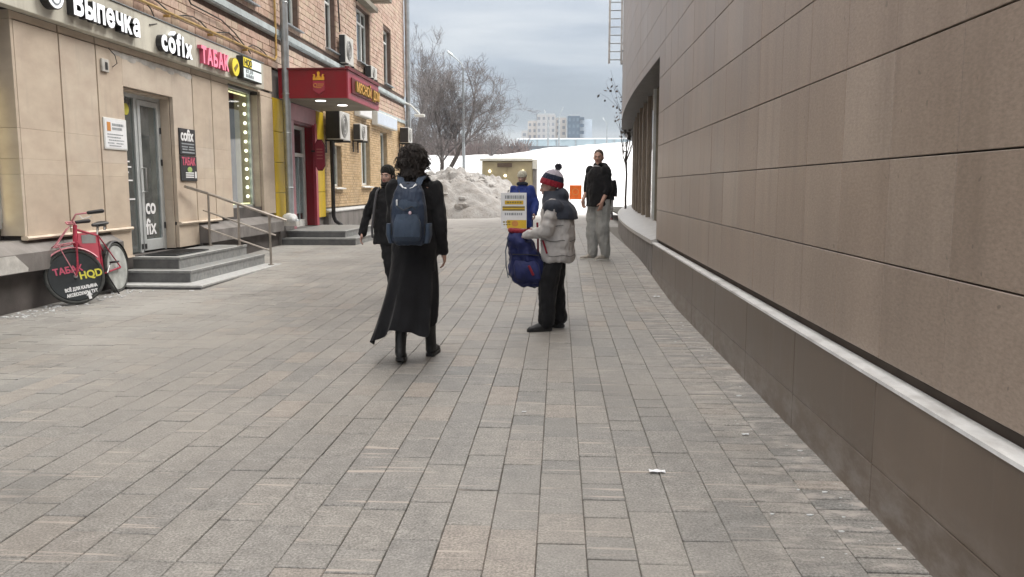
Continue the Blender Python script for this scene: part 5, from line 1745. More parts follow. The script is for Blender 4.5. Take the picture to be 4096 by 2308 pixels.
# beige pavilion
ks = thing('beige_pavilion', 'small flat-roofed beige pavilion in front of the snow bank, with a brown name plate', 'pavilion', (-2.4, 39.4, 0.1))
part('wall', MB().box((-3.55, 38.06, 0.0), (-1.22, 40.2, 2.60)), M['kiosk'], ks)
part('wall_panel', MB().cbox((-3.58, 38.0, 0.1), (-2.42, 38.058, 2.56), 0.01), M['kiosk'], ks)
part('wall_panel', MB().cbox((-2.41, 38.0, 0.1), (-1.26, 38.058, 2.56), 0.01), M['kiosk'], ks)
part('side_wall', MB().cbox((-1.218, 38.02, 0.0), (-1.06, 40.2, 2.22), 0.01), M['stone_dark'], ks)
part('corner_trim', MB().cbox((-1.24, 37.98, 2.23), (-1.02, 40.25, 2.66), 0.01), M['kiosk_e'], ks)
part('roof', MB().cbox((-3.68, 37.9, 2.60), (-1.245, 40.3, 2.70), 0.01), M['kiosk_e'], ks)
part('name_plate', MB().cbox((-2.86, 37.96, 2.31), (-2.18, 37.998, 2.49), 0.005), M['plaque'], ks)
for x, z in ((-3.22, 2.13), (-1.68, 2.13), (-2.5, 1.92)):
    part('lamp', MB().ell((x, 37.97, z), (0.055, 0.04, 0.055), n=10, m=7), M['bulb'], ks)
part('vent', MB().cbox((-2.64, 37.97, 1.55), (-2.40, 37.998, 1.75), 0.004), M['ac_g'], ks)
snow_cap = MB().loft([((-2.4, 39.1, 2.70), (1.15, 0, 0), (0, 1.1, 0)), ((-2.4, 39.1, 2.78), (1.12, 0, 0), (0, 1.07, 0)), ((-2.4, 39.1, 2.83), (1.0, 0, 0), (0, 0.95, 0))], 28, power=6)
part('snow_cover', snow_cap, M['snow'], ks, True)

# orange board
ob = thing('orange_board', 'square orange board on two thin legs in front of the white snow', 'board', (0.72, 36, 0.2))
part('panel', MB().cbox((0.46, 35.98, 0.86), (0.99, 36.03, 1.48), 0.01), M['orange'], ob)
part('mark', MB().torus((0.72, 35.975, 1.19), (0, 1, 0), 0.13, 0.014, 20, 5), M['inkor'], ob)
for x in (0.52, 0.92):
    part('leg', MB().box((x - 0.015, 36.032, 0.05), (x + 0.015, 36.062, 1.40)), M['pvc'], ob)

# street lamps
def street_lamp(label, x, y, z0, h, arm, s=1.0, group=None):
    t = thing('street_lamp', label, 'street lamp', (x, y, z0), group=group)
    part('pole', MB().tube([(x, y, z0 - 0.3), (x, y, z0 + h * 0.5), (x, y, z0 + h)], [0.10 * s, 0.075 * s, 0.05 * s], 10), M['zinc'], t, True)
    part('arm', MB().tube([(x, y, z0 + h - 0.02), (x + arm * 0.25, y, z0 + h + 0.28 * s), (x + arm, y, z0 + h + 0.62 * s)], 0.032 * s, 8), M['zinc'], t, True)
    hd_ = MB().loft([((x + arm * 0.92, y, z0 + h + 0.57 * s), (0, 0.05 * s, 0), (0.0, 0, 0.04 * s)), ((x + arm * 1.1, y, z0 + h + 0.68 * s), (0, 0.13 * s, 0), (0, 0, 0.08 * s)), ((x + arm * 1.5, y, z0 + h + 0.82 * s), (0, 0.15 * s, 0), (0, 0, 0.10 * s)), ((x + arm * 1.62, y, z0 + h + 0.85 * s), (0, 0.08 * s, 0), (0, 0, 0.05 * s))], 12)
    part('lamp_head', hd_, M['zinc'], t, True)
    return t
street_lamp('tall grey street lamp rising out of the bare trees, its head leaning left', -5.13, 44.0, 0.3, 7.35, -0.52)
g_ = 'far street lamps along the embankment road'
street_lamp('far street lamp in front of the pale apartment tower, its head lit', -1.35, 98.0, 4.6, 4.5, -0.3, 1.5, g_)
street_lamp('far street lamp between the pale and the dark tower', -0.05, 100.0, 4.6, 5.0, 0.3, 1.5, g_)
street_lamp('thin far street lamp near the stone-clad building, right of the dark tower', 5.15, 90.0, 5.3, 2.6, -0.3, 1.1, g_)

# pale noise barrier on the embankment and a dark guard rail
nb = thing('noise_barrier', 'long pale blue barrier of panels on the embankment below the towers', 'barrier', (2, 112, 5))
for k in range(10):
    x0 = -5.6 + k * 2.6
    part('barrier_panel', MB().cbox((x0 + 0.05, 112, 4.0), (x0 + 2.55, 112.15, 7.75 + 0.03 * k), 0.03), M['barrier'], nb)
    part('post', MB().box((x0 - 0.06, 111.9, 4.0), (x0 + 0.048, 112.2, 7.85 + 0.03 * k)), M['zinc'], nb)
part('snow_cap', MB().box((-5.7, 111.85, 7.76), (20.5, 112.3, 7.92)), M['snow'], nb)
gr_ = thing('guard_rail', 'low dark guard rail along the crest of the snow bank', 'guard rail', (-3, 82, 5))
for k in range(9):
    x = -8.6 + k * 1.15
    part('post', MB().box((x, 82, 4.0), (x + 0.1, 82.1, 5.45)), M['bar_d'], gr_)
part('beam', MB().box((-8.8, 81.95, 5.10), (0.9, 81.998, 5.42)), M['bar_d'], gr_)

# towers
def tower(name, label, blocks_, mat, winmat, rows, pitch, y, loc):
    t = thing(name, label, 'tower block', loc)
    for bi, (x0, x1, z1, dy) in enumerate(blocks_):
        part('wall', MB().box((x0, y + dy, 0), (x1, y + dy + 14, z1)), mat[bi % len(mat)], t)
        wmb = MB()
        n = max(1, int((x1 - x0) / pitch))
        stepx = (x1 - x0) / n
        z = z1 - 2.6
        while z > 8:
            for k in range(n):
                xa = x0 + (k + 0.22) * stepx
                wmb.box((xa, y + dy - 0.12, z), (xa + stepx * 0.5, y + dy - 0.002, z + 1.5))
            z -= rows
        part('window', wmb, winmat, t, kind='stuff')
        part('roof', MB().box((x0 + 0.4, y + dy + 0.4, z1 + 0.002), (x1 - 0.4, y + dy + 10, z1 + 0.7)), M['zinc'], t)
    return t
tower('apartment_tower', 'pale stepped apartment tower on the skyline', [(-19.3, -16.2, 29.5, 0), (-16.15, -11.5, 34.6, 2), (-11.45, -2.0, 37.6, 0), (-1.95, 3.6, 36.2, 3)], [M['conc'], M['conc2']], M['twin'], 3.0, 1.9, 420, (-8, 427, 4))
dt = tower('office_tower', 'dark blue glass tower standing right of the pale tower on the skyline', [(4.1, 10.3, 36.7, 0)], [M['dglass']], M['twin2'], 3.2, 2.0, 418, (7.4, 425, 4))
for k in range(7):
    z = 34.6 - k * 3.4
    part('balcony', MB().box((10.32, 418.2, z), (12.4, 424, z + 1.5)), M['dglass'] if k % 2 else M['dglass'], dt)
part('pale_wing', MB().box((10.32, 419.5, 0), (16.5, 431, 35.2)), M['dglass2'], dt)
for k, (x0, x1, z1, y) in enumerate(((-33, -27, 17.5, 380), (-26.5, -20.5, 15.0, 372))):
    t = thing('low_block', ('reddish low apartment block behind the bare trees' if k == 0 else 'grey low apartment block left of the pale tower'), 'block', (x0, y, 4))
    part('wall', MB().box((x0, y, 0), (x1, y + 10, z1)), M['conc2'] if k == 0 else M['conc'], t)
    wmb = MB()
    for a in range(3):
        for b_ in range(3):
            wmb.box((x0 + 0.8 + a * 1.8, y - 0.1, z1 - 3.4 - b_ * 3.2), (x0 + 1.7 + a * 1.8, y - 0.002, z1 - 1.8 - b_ * 3.2))
    part('window', wmb, M['twin'], t, kind='stuff')
    part('roof', MB().box((x0 - 0.2, y - 0.2, z1 + 0.002), (x1 + 0.2, y + 10, z1 + 0.5)), M['zinc'], t)

# bare trees ------------------------------------------------------------
def bare_tree(label, base, h, spread, lean, seed, r0, group=None, twigs=5, start=0.22, name='bare_tree', leafy=0, trunk=None, up=0.16):
    rt = random.Random(seed)
    tk, cw = MB(), MB()
    lf = MB()
    def grow(p_, d, L, r, depth, mb):
        pts, rs = [Vector(p_)], [r]
        steps = 4 if depth < 2 else 3
        q, dd = Vector(p_), Vector(d)
        for i in range(steps):
            dd = (dd + Vector((rt.gauss(0, .10), rt.gauss(0, .10), rt.gauss(0.03, .06))) * (1 + 0.35 * depth)).normalized()
            q = q + dd * L / steps
            pts.append(q.copy()); rs.append(max(0.0065 if not leafy else 0.004, r * (1 - 0.45 * (i + 1) / steps)))
        mb.tube(pts, rs, 7 if depth < 1 else (5 if depth < 3 else 3), cap=False)
        if leafy and depth >= 2:
            for i in range(leafy):
                c = pts[rt.randrange(1, len(pts))] + Vector((rt.uniform(-.1, .1), rt.uniform(-.1, .1), rt.uniform(-.12, .05)))
                a = Vector((rt.uniform(-1, 1), rt.uniform(-1, 1), rt.uniform(-1, 1))).normalized() * rt.uniform(.04, .09)
                b_ = a.orthogonal().normalized() * rt.uniform(.03, .06)
                lf.add([c - a, c + b_, c + a, c - b_], [(0, 1, 2, 3)])
        if depth >= twigs or r < 0.004:
            return
        n = rt.choice([3, 4, 4, 5]) if depth < twigs - 1 else rt.choice([4, 5, 6])
        for k in range(n):
            i = rt.randrange(1 if depth else 2, len(pts))
            f = pts[i]
            ax = dd.orthogonal().normalized()
            ax.rotate(Matrix.Rotation(rt.uniform(0, 2 * PI), 3, dd))
            ang = rt.uniform(0.35, 0.95) * spread
            nd = (dd * math.cos(ang) + ax * math.sin(ang)).normalized()
            nd = (nd + Vector((0, 0, up))).normalized()
            grow(f, nd, L * rt.uniform(0.52, 0.82), rs[i] * rt.uniform(0.5, 0.72), depth + 1, cw)
    t = thing(name, label, 'tree', base, group=group)
    b_ = Vector(base)
    d0 = Vector((lean, 0.02, 1)).normalized()
    L0 = trunk or h * 0.36
    pts = [b_ + Vector((0, 0, -0.3)), b_ + d0 * L0 * 0.4, b_ + d0 * L0 * 0.75 + Vector((0.04, 0, 0)), b_ + d0 * L0]
    tk.tube(pts, [r0 * 1.25, r0, r0 * 0.9, r0 * 0.78], 9, cap=False)
    for k in range(rt.choice([4, 5])):
        f = pts[2].lerp(pts[3], rt.random())
        a = rt.uniform(0, 2 * PI)
        nd = Vector((math.cos(a) * 0.55 * spread + lean * 0.9, math.sin(a) * 0.5 * spread, 1)).normalized()
        grow(f, nd, h * rt.uniform(0.24, 0.34), r0 * rt.uniform(0.42, 0.62), 1, cw)
    grow(pts[3], (d0 + Vector((0, 0, .3))).normalized(), h * 0.32, r0 * 0.7, 1, cw)
    me_t = part('trunk', tk, M['bark'], t, True)
    part('crown', cw, M['twig'] if not leafy else M['bark'], t, kind=None)
    if leafy:
        part('leaf', lf, M['leafd'], t, kind='stuff')
    return t
bare_tree('bare dark-stemmed tree leaning right over the snow heap, its crown widest', (-7.0, 44.3, 0.35), 7.0, 1.25, 0.52, 18, 0.13, twigs=6, trunk=4.0, up=0.06)
bare_tree('bare upright tree just left of the leaning tree behind the snow heap', (-6.65, 45.2, 0.35), 7.4, 1.15, 0.06, 41, 0.12, twigs=6, trunk=2.9, up=0.12)
bare_tree('taller frosted bare tree farther back beside the brick building corner', (-9.7, 55.0, 1.6), 9.8, 0.9, 0.05, 4, 0.16, twigs=6)
bare_tree('low bare tree half hidden at the foot of the brick building corner', (-7.7, 41.5, 0.3), 5.4, 0.95, 0.02, 27, 0.10, twigs=5)
bare_tree('small bare tree behind the tall street lamp', (-5.0, 58.0, 2.0), 4.4, 1.2, 0.12, 33, 0.08, twigs=5, up=0.08)
bare_tree('slim young tree with withered dark leaves at the rounded end of the stone-clad building', (2.20, 27.0, 0.2), 6.0, 0.5, -0.02, 6, 0.035, twigs=3, name='young_tree', leafy=3)
sh = MB()
rs = random.Random(77)
for k in range(900):
    x = rs.uniform(-24, -3.2); y = rs.uniform(79, 88)
    z = hill(x, y) - 0.1
    hh = rs.uniform(0.7, 2.2) * (1.25 if x < -8 else 0.8)
    for q in range(3):
        dx_, dy_ = rs.gauss(0, .5), rs.gauss(0, .3)
        sh.tube([(x, y, z), (x + dx_ * .5, y + dy_ * .5, z + hh * .6), (x + dx_, y + dy_, z + hh)], [0.05, 0.035, 0.015], 3, cap=False)
o = single('distant_shrubs', sh, M['shrub'], 'band of leafless reddish shrubs along the crest of the snow bank', 'shrubs', (-10, 83, 4))
o['kind'] = 'stuff'

# litter on the paving
def scrap(label, x, y, s, seed):
    q = random.Random(seed)
    mb = MB()
    n = 5
    vs_ = [(x + s * (i / (n - 1) - .5) * 1.8, y + s * (j - .5) * 0.8 + q.uniform(-.1, .1) * s, gz(x, y) + 0.004 + s * 0.16 * abs(math.sin(i * 1.3 + seed + j))) for j in range(2) for i in range(n)]
    vs_ += [(a, b_, c + 0.002) for a, b_, c in vs_]
    fs_ = [(i, i + 1, n + i + 1, n + i) for i in range(n - 1)] + [(2 * n + i, 3 * n + i, 3 * n + i + 1, 2 * n + i + 1) for i in range(n - 1)]
    single('paper_scrap', mb.add(vs_, fs_), M['paper'], label, 'litter', (x, y, gz(x, y)), group='paper scraps on the paving')
scrap('largest white paper scrap, lying alone on the grey paving stones', 0.50, 3.95, 0.045, 1)
scrap('small white scrap lying against the brown plinth beyond the joint', 1.24, 10.3, 0.05, 2)
scrap('tiny white scrap in mid paving beyond the shadow of the woman with the backpack', -0.21, 5.0, 0.016, 3)
scrap('white scrap by the granite steps near the bicycle wheel', -4.95, 10.62, 0.035, 4)
scrap('small white scrap close to the brown plinth, in the slush', 1.08, 4.6, 0.022, 5)
# crumbs of dirty snow lying along the wall and the steps
cr3 = MB()
rs = random.Random(6)
for k in range(150):
    y = rs.uniform(2.4, 15); x = 1.36 - abs(rs.gauss(0, 0.16))
    s = 0.002 + 0.008 * rs.random() ** 2.5
    cr3.ell((x, y, gz(x, y) + s * 0.3), (s * rs.uniform(1, 2.5), s, s * 0.5), None, 5, 3)
for k in range(160):
    y = rs.uniform(8.4, 10.9); x = -6.1 + abs(rs.gauss(0, 0.25))
    s = rs.uniform(0.004, 0.018)
    cr3.ell((x, y, gz(x, y) + s * 0.3), (s * rs.uniform(1, 2.5), s * 1.2, s * 0.5), None, 5, 3)
o = single('snow_crumbs', cr3, M['ice'], 'crumbs of frozen snow scattered along the walls and the bicycle', 'snow', (0, 8, 0))
o['kind'] = 'stuff'

# ================================================================== PEOPLE
# own frame of every figure: +Y the way it faces, +X its right, Z up, feet on z = 0
def skel(h, **over):
    s = h / 1.75
    J = dict(pelvis=(0, 0, .95), waist=(0, 0.01, 1.08), chest=(0, 0.0, 1.30), neck=(0, -0.01, 1.475), head=(0, 0.015, 1.625),
             hipR=(.09, 0, .92), kneeR=(.10, .015, .50), ankR=(.105, -.02, .085), toeR=(.13, .15, .03),
             hipL=(-.09, 0, .92), kneeL=(-.10, .015, .50), ankL=(-.105, -.02, .085), toeL=(-.13, .15, .03),
             shR=(.185, -.01, 1.42), elR=(.235, -.03, 1.14), wrR=(.25, .03, .90),
             shL=(-.185, -.01, 1.42), elL=(-.235, -.03, 1.14), wrL=(-.25, .03, .90))
    J = {k: Vector(v) * s for k, v in J.items()}
    for k, v in over.items():
        J[k] = Vector(v)
    J['s'] = s
    return J

def rot_to(yaw=0.0, pitch=0.0, roll=0.0):
    return (Matrix.Rotation(yaw, 3, 'Z') @ Matrix.Rotation(pitch, 3, 'X') @ Matrix.Rotation(roll, 3, 'Y'))

def hand(mb, wrist, d, palm_n, side, s=1.0, curl=0.5):
    """palm, four unequal bent fingers and a thumb from the side of the palm near its base"""
    w = Vector(wrist); d = Vector(d).normalized()
    n_ = Vector(palm_n); n_ = (n_ - d * n_.dot(d)).normalized()
    lat = d.cross(n_).normalized() * side
    rings = []
    for k, (t, hw, hd) in enumerate(((-0.01, .024, .020), (.02, .034, .018), (.055, .041, .016), (.088, .040, .013), (.098, .034, .010))):
        rings.append((w + d * t * s, lat * hw * s, n_ * hd * s))
    mb.loft(rings, 12)
    for k, (off, ln) in enumerate(((.031, .070), (.0105, .078), (-.0105, .072), (-.031, .056))):
        b_ = w + d * 0.088 * s + lat * off * s
        c1 = curl * (0.9 + 0.12 * k)
        d1 = (d * math.cos(c1 * .6) + n_ * math.sin(c1 * .6)).normalized()
        d2 = (d * math.cos(c1 * 1.5) + n_ * math.sin(c1 * 1.5)).normalized()
        m1 = b_ + d1 * ln * .52 * s
        mb.cap(b_, m1, .0092 * s, .0086 * s, 8)
        mb.cap(m1, m1 + d2 * ln * .48 * s, .0086 * s, .0074 * s, 8)
    tb = w + d * 0.028 * s + lat * 0.030 * s
    td = (d * 0.62 + lat * 0.62 + n_ * 0.35).normalized()
    m1 = tb + td * 0.036 * s
    mb.cap(tb, m1, .013 * s, .0105 * s, 8)
    mb.cap(m1, m1 + (d * 0.85 + lat * 0.2 + n_ * 0.45).normalized() * 0.03 * s, .0105 * s, .0085 * s, 8)

def head_geo(mb, c, rm, s):
    """skull, face, jaw, nose, ears, in one mass around the head centre c"""
    def q(x, y, z):
        return c + rm @ (Vector((x, y, z)) * s)
    def e_(p_, r_):
        mb.ell(q(*p_), Vector(r_) * s, rm, 16, 11)
    e_((0, -.012, .028), (.074, .093, .092))
    e_((0, .024, -.010), (.064, .070, .090))
    e_((0, .034, -.062), (.050, .052, .050))
    e_((0, .068, -.092), (.024, .022, .020))
    e_((0, .078, .026), (.048, .018, .014))
    mb.cap(q(0, .090, .012), q(0, .108, -.022), .008 * s, .013 * s, 8)
    for sx in (-1, 1):
        e_((.013 * sx, .098, -.026), (.009, .010, .008))
        e_((.036 * sx, .062, -.022), (.022, .024, .020))
        e_((.074 * sx, -.006, -.004), (.012, .020, .032))
    e_((0, .088, -.054), (.026, .010, .012))

def face_parts(root, c, rm, s, body):
    def q(x, y, z):
        return c + rm @ (Vector((x, y, z)) * s)
    for sx in (-1, 1):
        ew = part('eye', MB().ell(q(.030 * sx, .083, .004), Vector((.014, .009, .008)) * s, rm, 10, 7), M['eye_w'], body, True, True)
        part('iris', MB().ell(q(.030 * sx, .091, .004), Vector((.006, .003, .006)) * s, rm, 8, 6), M['eye_d'], ew, True, True)
        part('eyebrow', MB().cap(q(.014 * sx, .098, .026), q(.046 * sx, .088, .028), .005 * s, .004 * s, 6), M['hair_s'], body, True, True)
    lp = MB(); lp.ell(q(0, .096, -.050), Vector((.023, .006, .005)) * s, rm, 12, 6); lp.ell(q(0, .095, -.059), Vector((.020, .006, .006)) * s, rm, 12, 6)
    part('mouth', lp, M['lip'], body, True, True)

def body_mesh(root, J, skin, hands=(('R', (0, 0, 0), (0, 0, 0), .5), ('L', (0, 0, 0), (0, 0, 0), .5)), hrm=None, arms=True, thick=1.0, hand_s=None):
    s = J['s']
    mb = MB()
    hrm = hrm or Matrix.Identity(3)
    head_geo(mb, J['head'], hrm, s)
    mb.cap(J['neck'] - Vector((0, 0, .06)) * s, J['head'] - hrm @ Vector((0, .012, .055)) * s, .056 * s, .050 * s, 14)
    X_ = Vector((1, 0, 0)) * s
    def tor(p_, w, d, sh=None):
        axx = (J['shR'] - J['shL']).normalized() if sh else Vector((1, 0, 0))
        return (p_, axx * w * s * thick, axx.cross(Vector((0, 0, 1))).normalized() * d * s * thick)
    mb.loft([tor(J['pelvis'] - Vector((0, 0, .09)) * s, .13, .10), tor(J['pelvis'], .14, .10), tor(J['waist'], .125, .09), tor(J['chest'], .14, .10, 1),
             tor((J['shR'] + J['shL']) / 2 + Vector((0, 0, .0)), .17, .095, 1), tor(J['neck'] - Vector((0, 0, .02)) * s, .07, .06, 1)], 18)
    for a in 'RL':
        mb.cap(J['hip' + a], J['knee' + a], .066 * s * thick, .046 * s, 12)
        mb.cap(J['knee' + a], J['ank' + a], .045 * s, .028 * s, 12)
        mb.cap(J['ank' + a] - Vector((0, 0, .03 * s)), J['toe' + a], .026 * s, .018 * s, 10)
        mb.cap(J['sh' + a], J['el' + a], .042 * s, .038 * s, 12)
        mb.cap(J['el' + a], J['wr' + a], .040 * s, .027 * s, 12)
    for a, d, n_, curl in hands:
        dd = Vector(d) if Vector(d).length > 0 else (J['wr' + a] - J['el' + a])
        nn = Vector(n_) if Vector(n_).length > 0 else Vector((-1 if a == 'R' else 1, 0, 0))
        dd = dd.normalized()
        nn2 = (nn - dd * nn.dot(dd)).normalized()
        latv = dd.cross(nn2)
        # the thumb lies towards the front of the body
        side = 1 if latv.dot(Vector((0, 1, 0.2))) > 0 else -1
        hand(mb, J['wr' + a], dd, nn, side, s, curl)
    return fuse(mb, 'body', skin, root, 0.0068, 2)

def jacket(root, name, J, mat, hem, w_hem, d_hem, ease=.03, sleeve=.062, cuff=.045, collar=.0, seed=1.0, namp=.017, chest_w=.20, chest_d=.145, belly=0.0, cuffs=('R', 'L'), quilt=0.0, nscale=7.0, sleeve_to=1.0, back=0.0):
    s = J['s']
    mb = MB()
    axx = (J['shR'] - J['shL']).normalized()
    fwd = Vector((0, 0, 1)).cross(axx).normalized()
    midsh = (J['shR'] + J['shL']) / 2
    base = Vector((J['pelvis'].x, J['pelvis'].y, hem))
    pts = [(base, w_hem, d_hem), (J['pelvis'] + Vector((0, 0, .02)), (w_hem + chest_w) / 2, (d_hem + chest_d) / 2), (J['waist'], chest_w * .97, chest_d + belly),
           (J['chest'], chest_w, chest_d), (midsh + Vector((0, 0, -.045 * s)), chest_w * .97, chest_d * .86), (midsh + Vector((0, 0, .035 * s)), chest_w * .66, chest_d * .66),
           (J['neck'] + Vector((0, 0, .005 * s)), .088, .085), (J['neck'] + Vector((0, 0, .02 * s + collar)), .078, .078)]
    rings = []
    N = 5
    for i in range(len(pts) - 1):
        for k in range(N):
            t = k / N
            p_ = pts[i][0].lerp(pts[i + 1][0], t)
            w_, d_ = pts[i][1] + (pts[i + 1][1] - pts[i][1]) * t, pts[i][2] + (pts[i + 1][2] - pts[i][2]) * t
            if quilt:
                qv = abs(math.sin(PI * (p_.z - hem) / quilt)) ** 0.55
                w_ += .018 * (qv - .6); d_ += .018 * (qv - .6)
            rings.append((p_ - fwd * back * (1 if 0 < i < 4 else 0), axx * w_ * s, fwd * d_ * s))
    p_ = pts[-1]
    rings.append((p_[0], axx * p_[1] * s, fwd * p_[2] * s))
    mb.loft(rings, 28, power=2.25)
    for a in 'RL':
        sh, el, wr = J['sh' + a], J['el' + a], J['wr' + a]
        mb.ell(sh + Vector((0, 0, -.012)), Vector((1.02, 1.02, 1.02)) * (sleeve * 1.14) * s)
        if quilt:
            for (p0, p1, r0, r1) in ((sh, el, sleeve * 1.15, sleeve), (el, wr, sleeve, cuff)):
                n = 3
                for k in range(n):
                    a0, a1 = p0.lerp(p1, k / n), p0.lerp(p1, (k + 1) / n)
                    rr = (r0 + (r1 - r0) * (k + .5) / n) * s
                    mb.ell((a0 + a1) / 2, Vector((rr * 1.02, rr * 1.02, (a1 - a0).length * .66)), (a1 - a0).to_track_quat('Z', 'Y').to_matrix(), 14, 9)
                mb.cap(p0, p1, r0 * .86 * s, r1 * .86 * s)
        else:
            mb.cap(sh, el, sleeve * 1.12 * s, sleeve * s, 14)
            end = el.lerp(wr, sleeve_to)
            mb.cap(el, end, sleeve * s, cuff * s, 14)
    return fuse(mb, name, mat, root, 0.012, 4, namp, nscale, seed=seed)

def trousers(root, J, mat, r_hip=.10, r_knee=.075, r_ank=.058, seed=2.0, namp=.018, stop=.07, name='trousers', waist=1.02):
    s = J['s']
    mb = MB()
    mb.loft([(J['pelvis'] + Vector((0, 0, -.10)) * s, Vector((.158, 0, 0)) * s, Vector((0, .120, 0)) * s), (J['pelvis'], Vector((.162, 0, 0)) * s, Vector((0, .122, 0)) * s),
             (Vector((J['waist'].x, J['waist'].y, waist * s)), Vector((.145, 0, 0)) * s, Vector((0, .108, 0)) * s)], 20)
    for a in 'RL':
        k, n_ = J['knee' + a], J['ank' + a]
        e_ = n_ + (k - n_).normalized() * stop * s * .3
        mb.cap(J['hip' + a], k, r_hip * s, r_knee * s, 14)
        mb.cap(k, e_, r_knee * s, r_ank * s, 14)
    return fuse(mb, name, mat, root, 0.012, 4, namp, 8, seed=seed)

def shoe(root, J, a, mat, sole_mat=None, h=.10, name='shoe', hi=0.0):
    s = J['s']
    an, to = J['ank' + a], J['toe' + a]
    f = Vector((to.x - an.x, to.y - an.y, 0)).normalized()
    lat = Vector((f.y, -f.x, 0))
    z0 = min(an.z - .085 * s, to.z - .03 * s)
    slope = (to.z - .03 * s) - (an.z - .085 * s)
    mb = MB()
    heel = Vector((an.x, an.y, an.z - .085 * s)) - f * .055 * s
    rings = []
    for t, hw, hh in ((0.0, .022, .035), (.025, .034, .055), (.08, .040, .062), (.15, .043, .042), (.21, .046, .032), (.255, .038, .024), (.275, .018, .012)):
        c = heel + f * t * s + Vector((0, 0, slope * t / .2 + hh * s * .9 + .012))
        rings.append((c, lat * hw * s, Vector((0, 0, hh * s * .9))))
    mb.loft(rings, 14)
    mb.cap(an + Vector((0, 0, -.03)) * s, an + (J['knee' + a] - an).normalized() * (.03 + hi) * s, .046 * s, .050 * s, 12)
    o = fuse(mb, name, mat, root, 0.009, 3, 0.003, 16)
    sm = MB()
    rings = []
    for t, hw in ((0.0, .026), (.02, .037), (.08, .042), (.15, .044), (.21, .047), (.255, .039), (.282, .016)):
        rings.append((heel + f * (t - .003) * s + Vector((0, 0, slope * t / .2)), hw))
    vs_ = []
    for c, hw in rings:
        vs_ += [c + lat * hw * s + Vector((0, 0, .001)), c - lat * hw * s + Vector((0, 0, .001)), c - lat * hw * s + Vector((0, 0, .028)), c + lat * hw * s + Vector((0, 0, .028))]
    n = len(rings)
    fs_ = [(0, 1, 2, 3), ((n - 1) * 4 + 3, (n - 1) * 4 + 2, (n - 1) * 4 + 1, (n - 1) * 4)]
    for i in range(n - 1):
        for k in range(4):
            k2 = (k + 1) % 4
            fs_.append((i * 4 + k, (i + 1) * 4 + k, (i + 1) * 4 + k2, i * 4 + k2))
    part('sole', sm.add(vs_, fs_), sole_mat or mat, o, False, True)
    return o

def put(root, x, y, rz, z=None):
    root.location = (x, y, gz(x, y) + 0.001 if z is None else z)
    root.rotation_euler = (0, 0, rz)

# 1 ---- woman seen from behind, striding up the alley with a backpack
p1 = thing('person', 'person with dark curly hair and long black skirt, seen from behind wearing a backpack', 'person', (0, 0, 0))
J = skel(1.745, kneeL=(-.10, -.05, .48), ankL=(-.105, -.14, .12), toeL=(-.12, .02, .03), hipL=(-.085, 0, .89),
         kneeR=(.10, .15, .49), ankR=(.10, .20, .085), toeR=(.12, .38, .03), hipR=(.085, 0, .89),
         shL=(-.160, .01, 1.415), shR=(.165, -.01, 1.41), elL=(-.185, .06, 1.15), wrL=(-.10, .26, 1.06), elR=(.225, -.06, 1.14), wrR=(.235, .03, .90))
bd = body_mesh(p1, J, M['skin'])
jk = jacket(p1, 'coat', J, M['blk'], .74, .190, .150, sleeve=.058, cuff=.046, collar=.03, chest_w=.185, chest_d=.145, seed=3.3)
sk = MB()
rings = []
nseg = 15
for i in range(nseg + 1):
    t = i / nseg
    z = .98 - t * .72
    w_ = .165 + .095 * t + .02 * t * t
    d_ = .135 + .115 * t
    rings.append((Vector((-.075 * t * t, -.05 * t * t, z)), w_, d_, t))
vs_, fs_ = [], []
nk = 56
for c, w_, d_, t in rings:
    for k in range(nk):
        a = 2 * PI * k / nk
        fl = (1 - .10 * t) + t * (0.10 * math.sin(a * 7 + 1.0) + 0.06 * math.sin(a * 11 + 2 + t * 2)) + 0.09 * t * t * max(0, math.cos(a - PI * 1.02))
        z = c.z + t * t * (0.05 * math.sin(a * 3 + .8) + 0.055 * math.cos(a)) + 0.008 * t * math.sin(a * 9)
        vs_.append((c.x + w_ * fl * math.cos(a), c.y + d_ * fl * math.sin(a), z))
for i in range(nseg):
    for k in range(nk):
        k2 = (k + 1) % nk
        fs_.append((i * nk + k, (i + 1) * nk + k, (i + 1) * nk + k2, i * nk + k2))
inner = [(x * .985, y * .985, z) for x, y, z in vs_]
o_ = len(vs_)
fs2 = [tuple(reversed([q + o_ for q in f_])) for f_ in fs_]
edge = [((nseg) * nk + k, (nseg) * nk + k + o_, (nseg) * nk + (k + 1) % nk + o_, (nseg) * nk + (k + 1) % nk) for k in range(nk)]
part('skirt', MB().add(vs_ + inner, fs_ + fs2 + edge), M['blk2'], p1, True, True)
for a in 'RL':
    shoe(p1, J, a, M['boot'], M['boot'], name='boot', hi=.26)
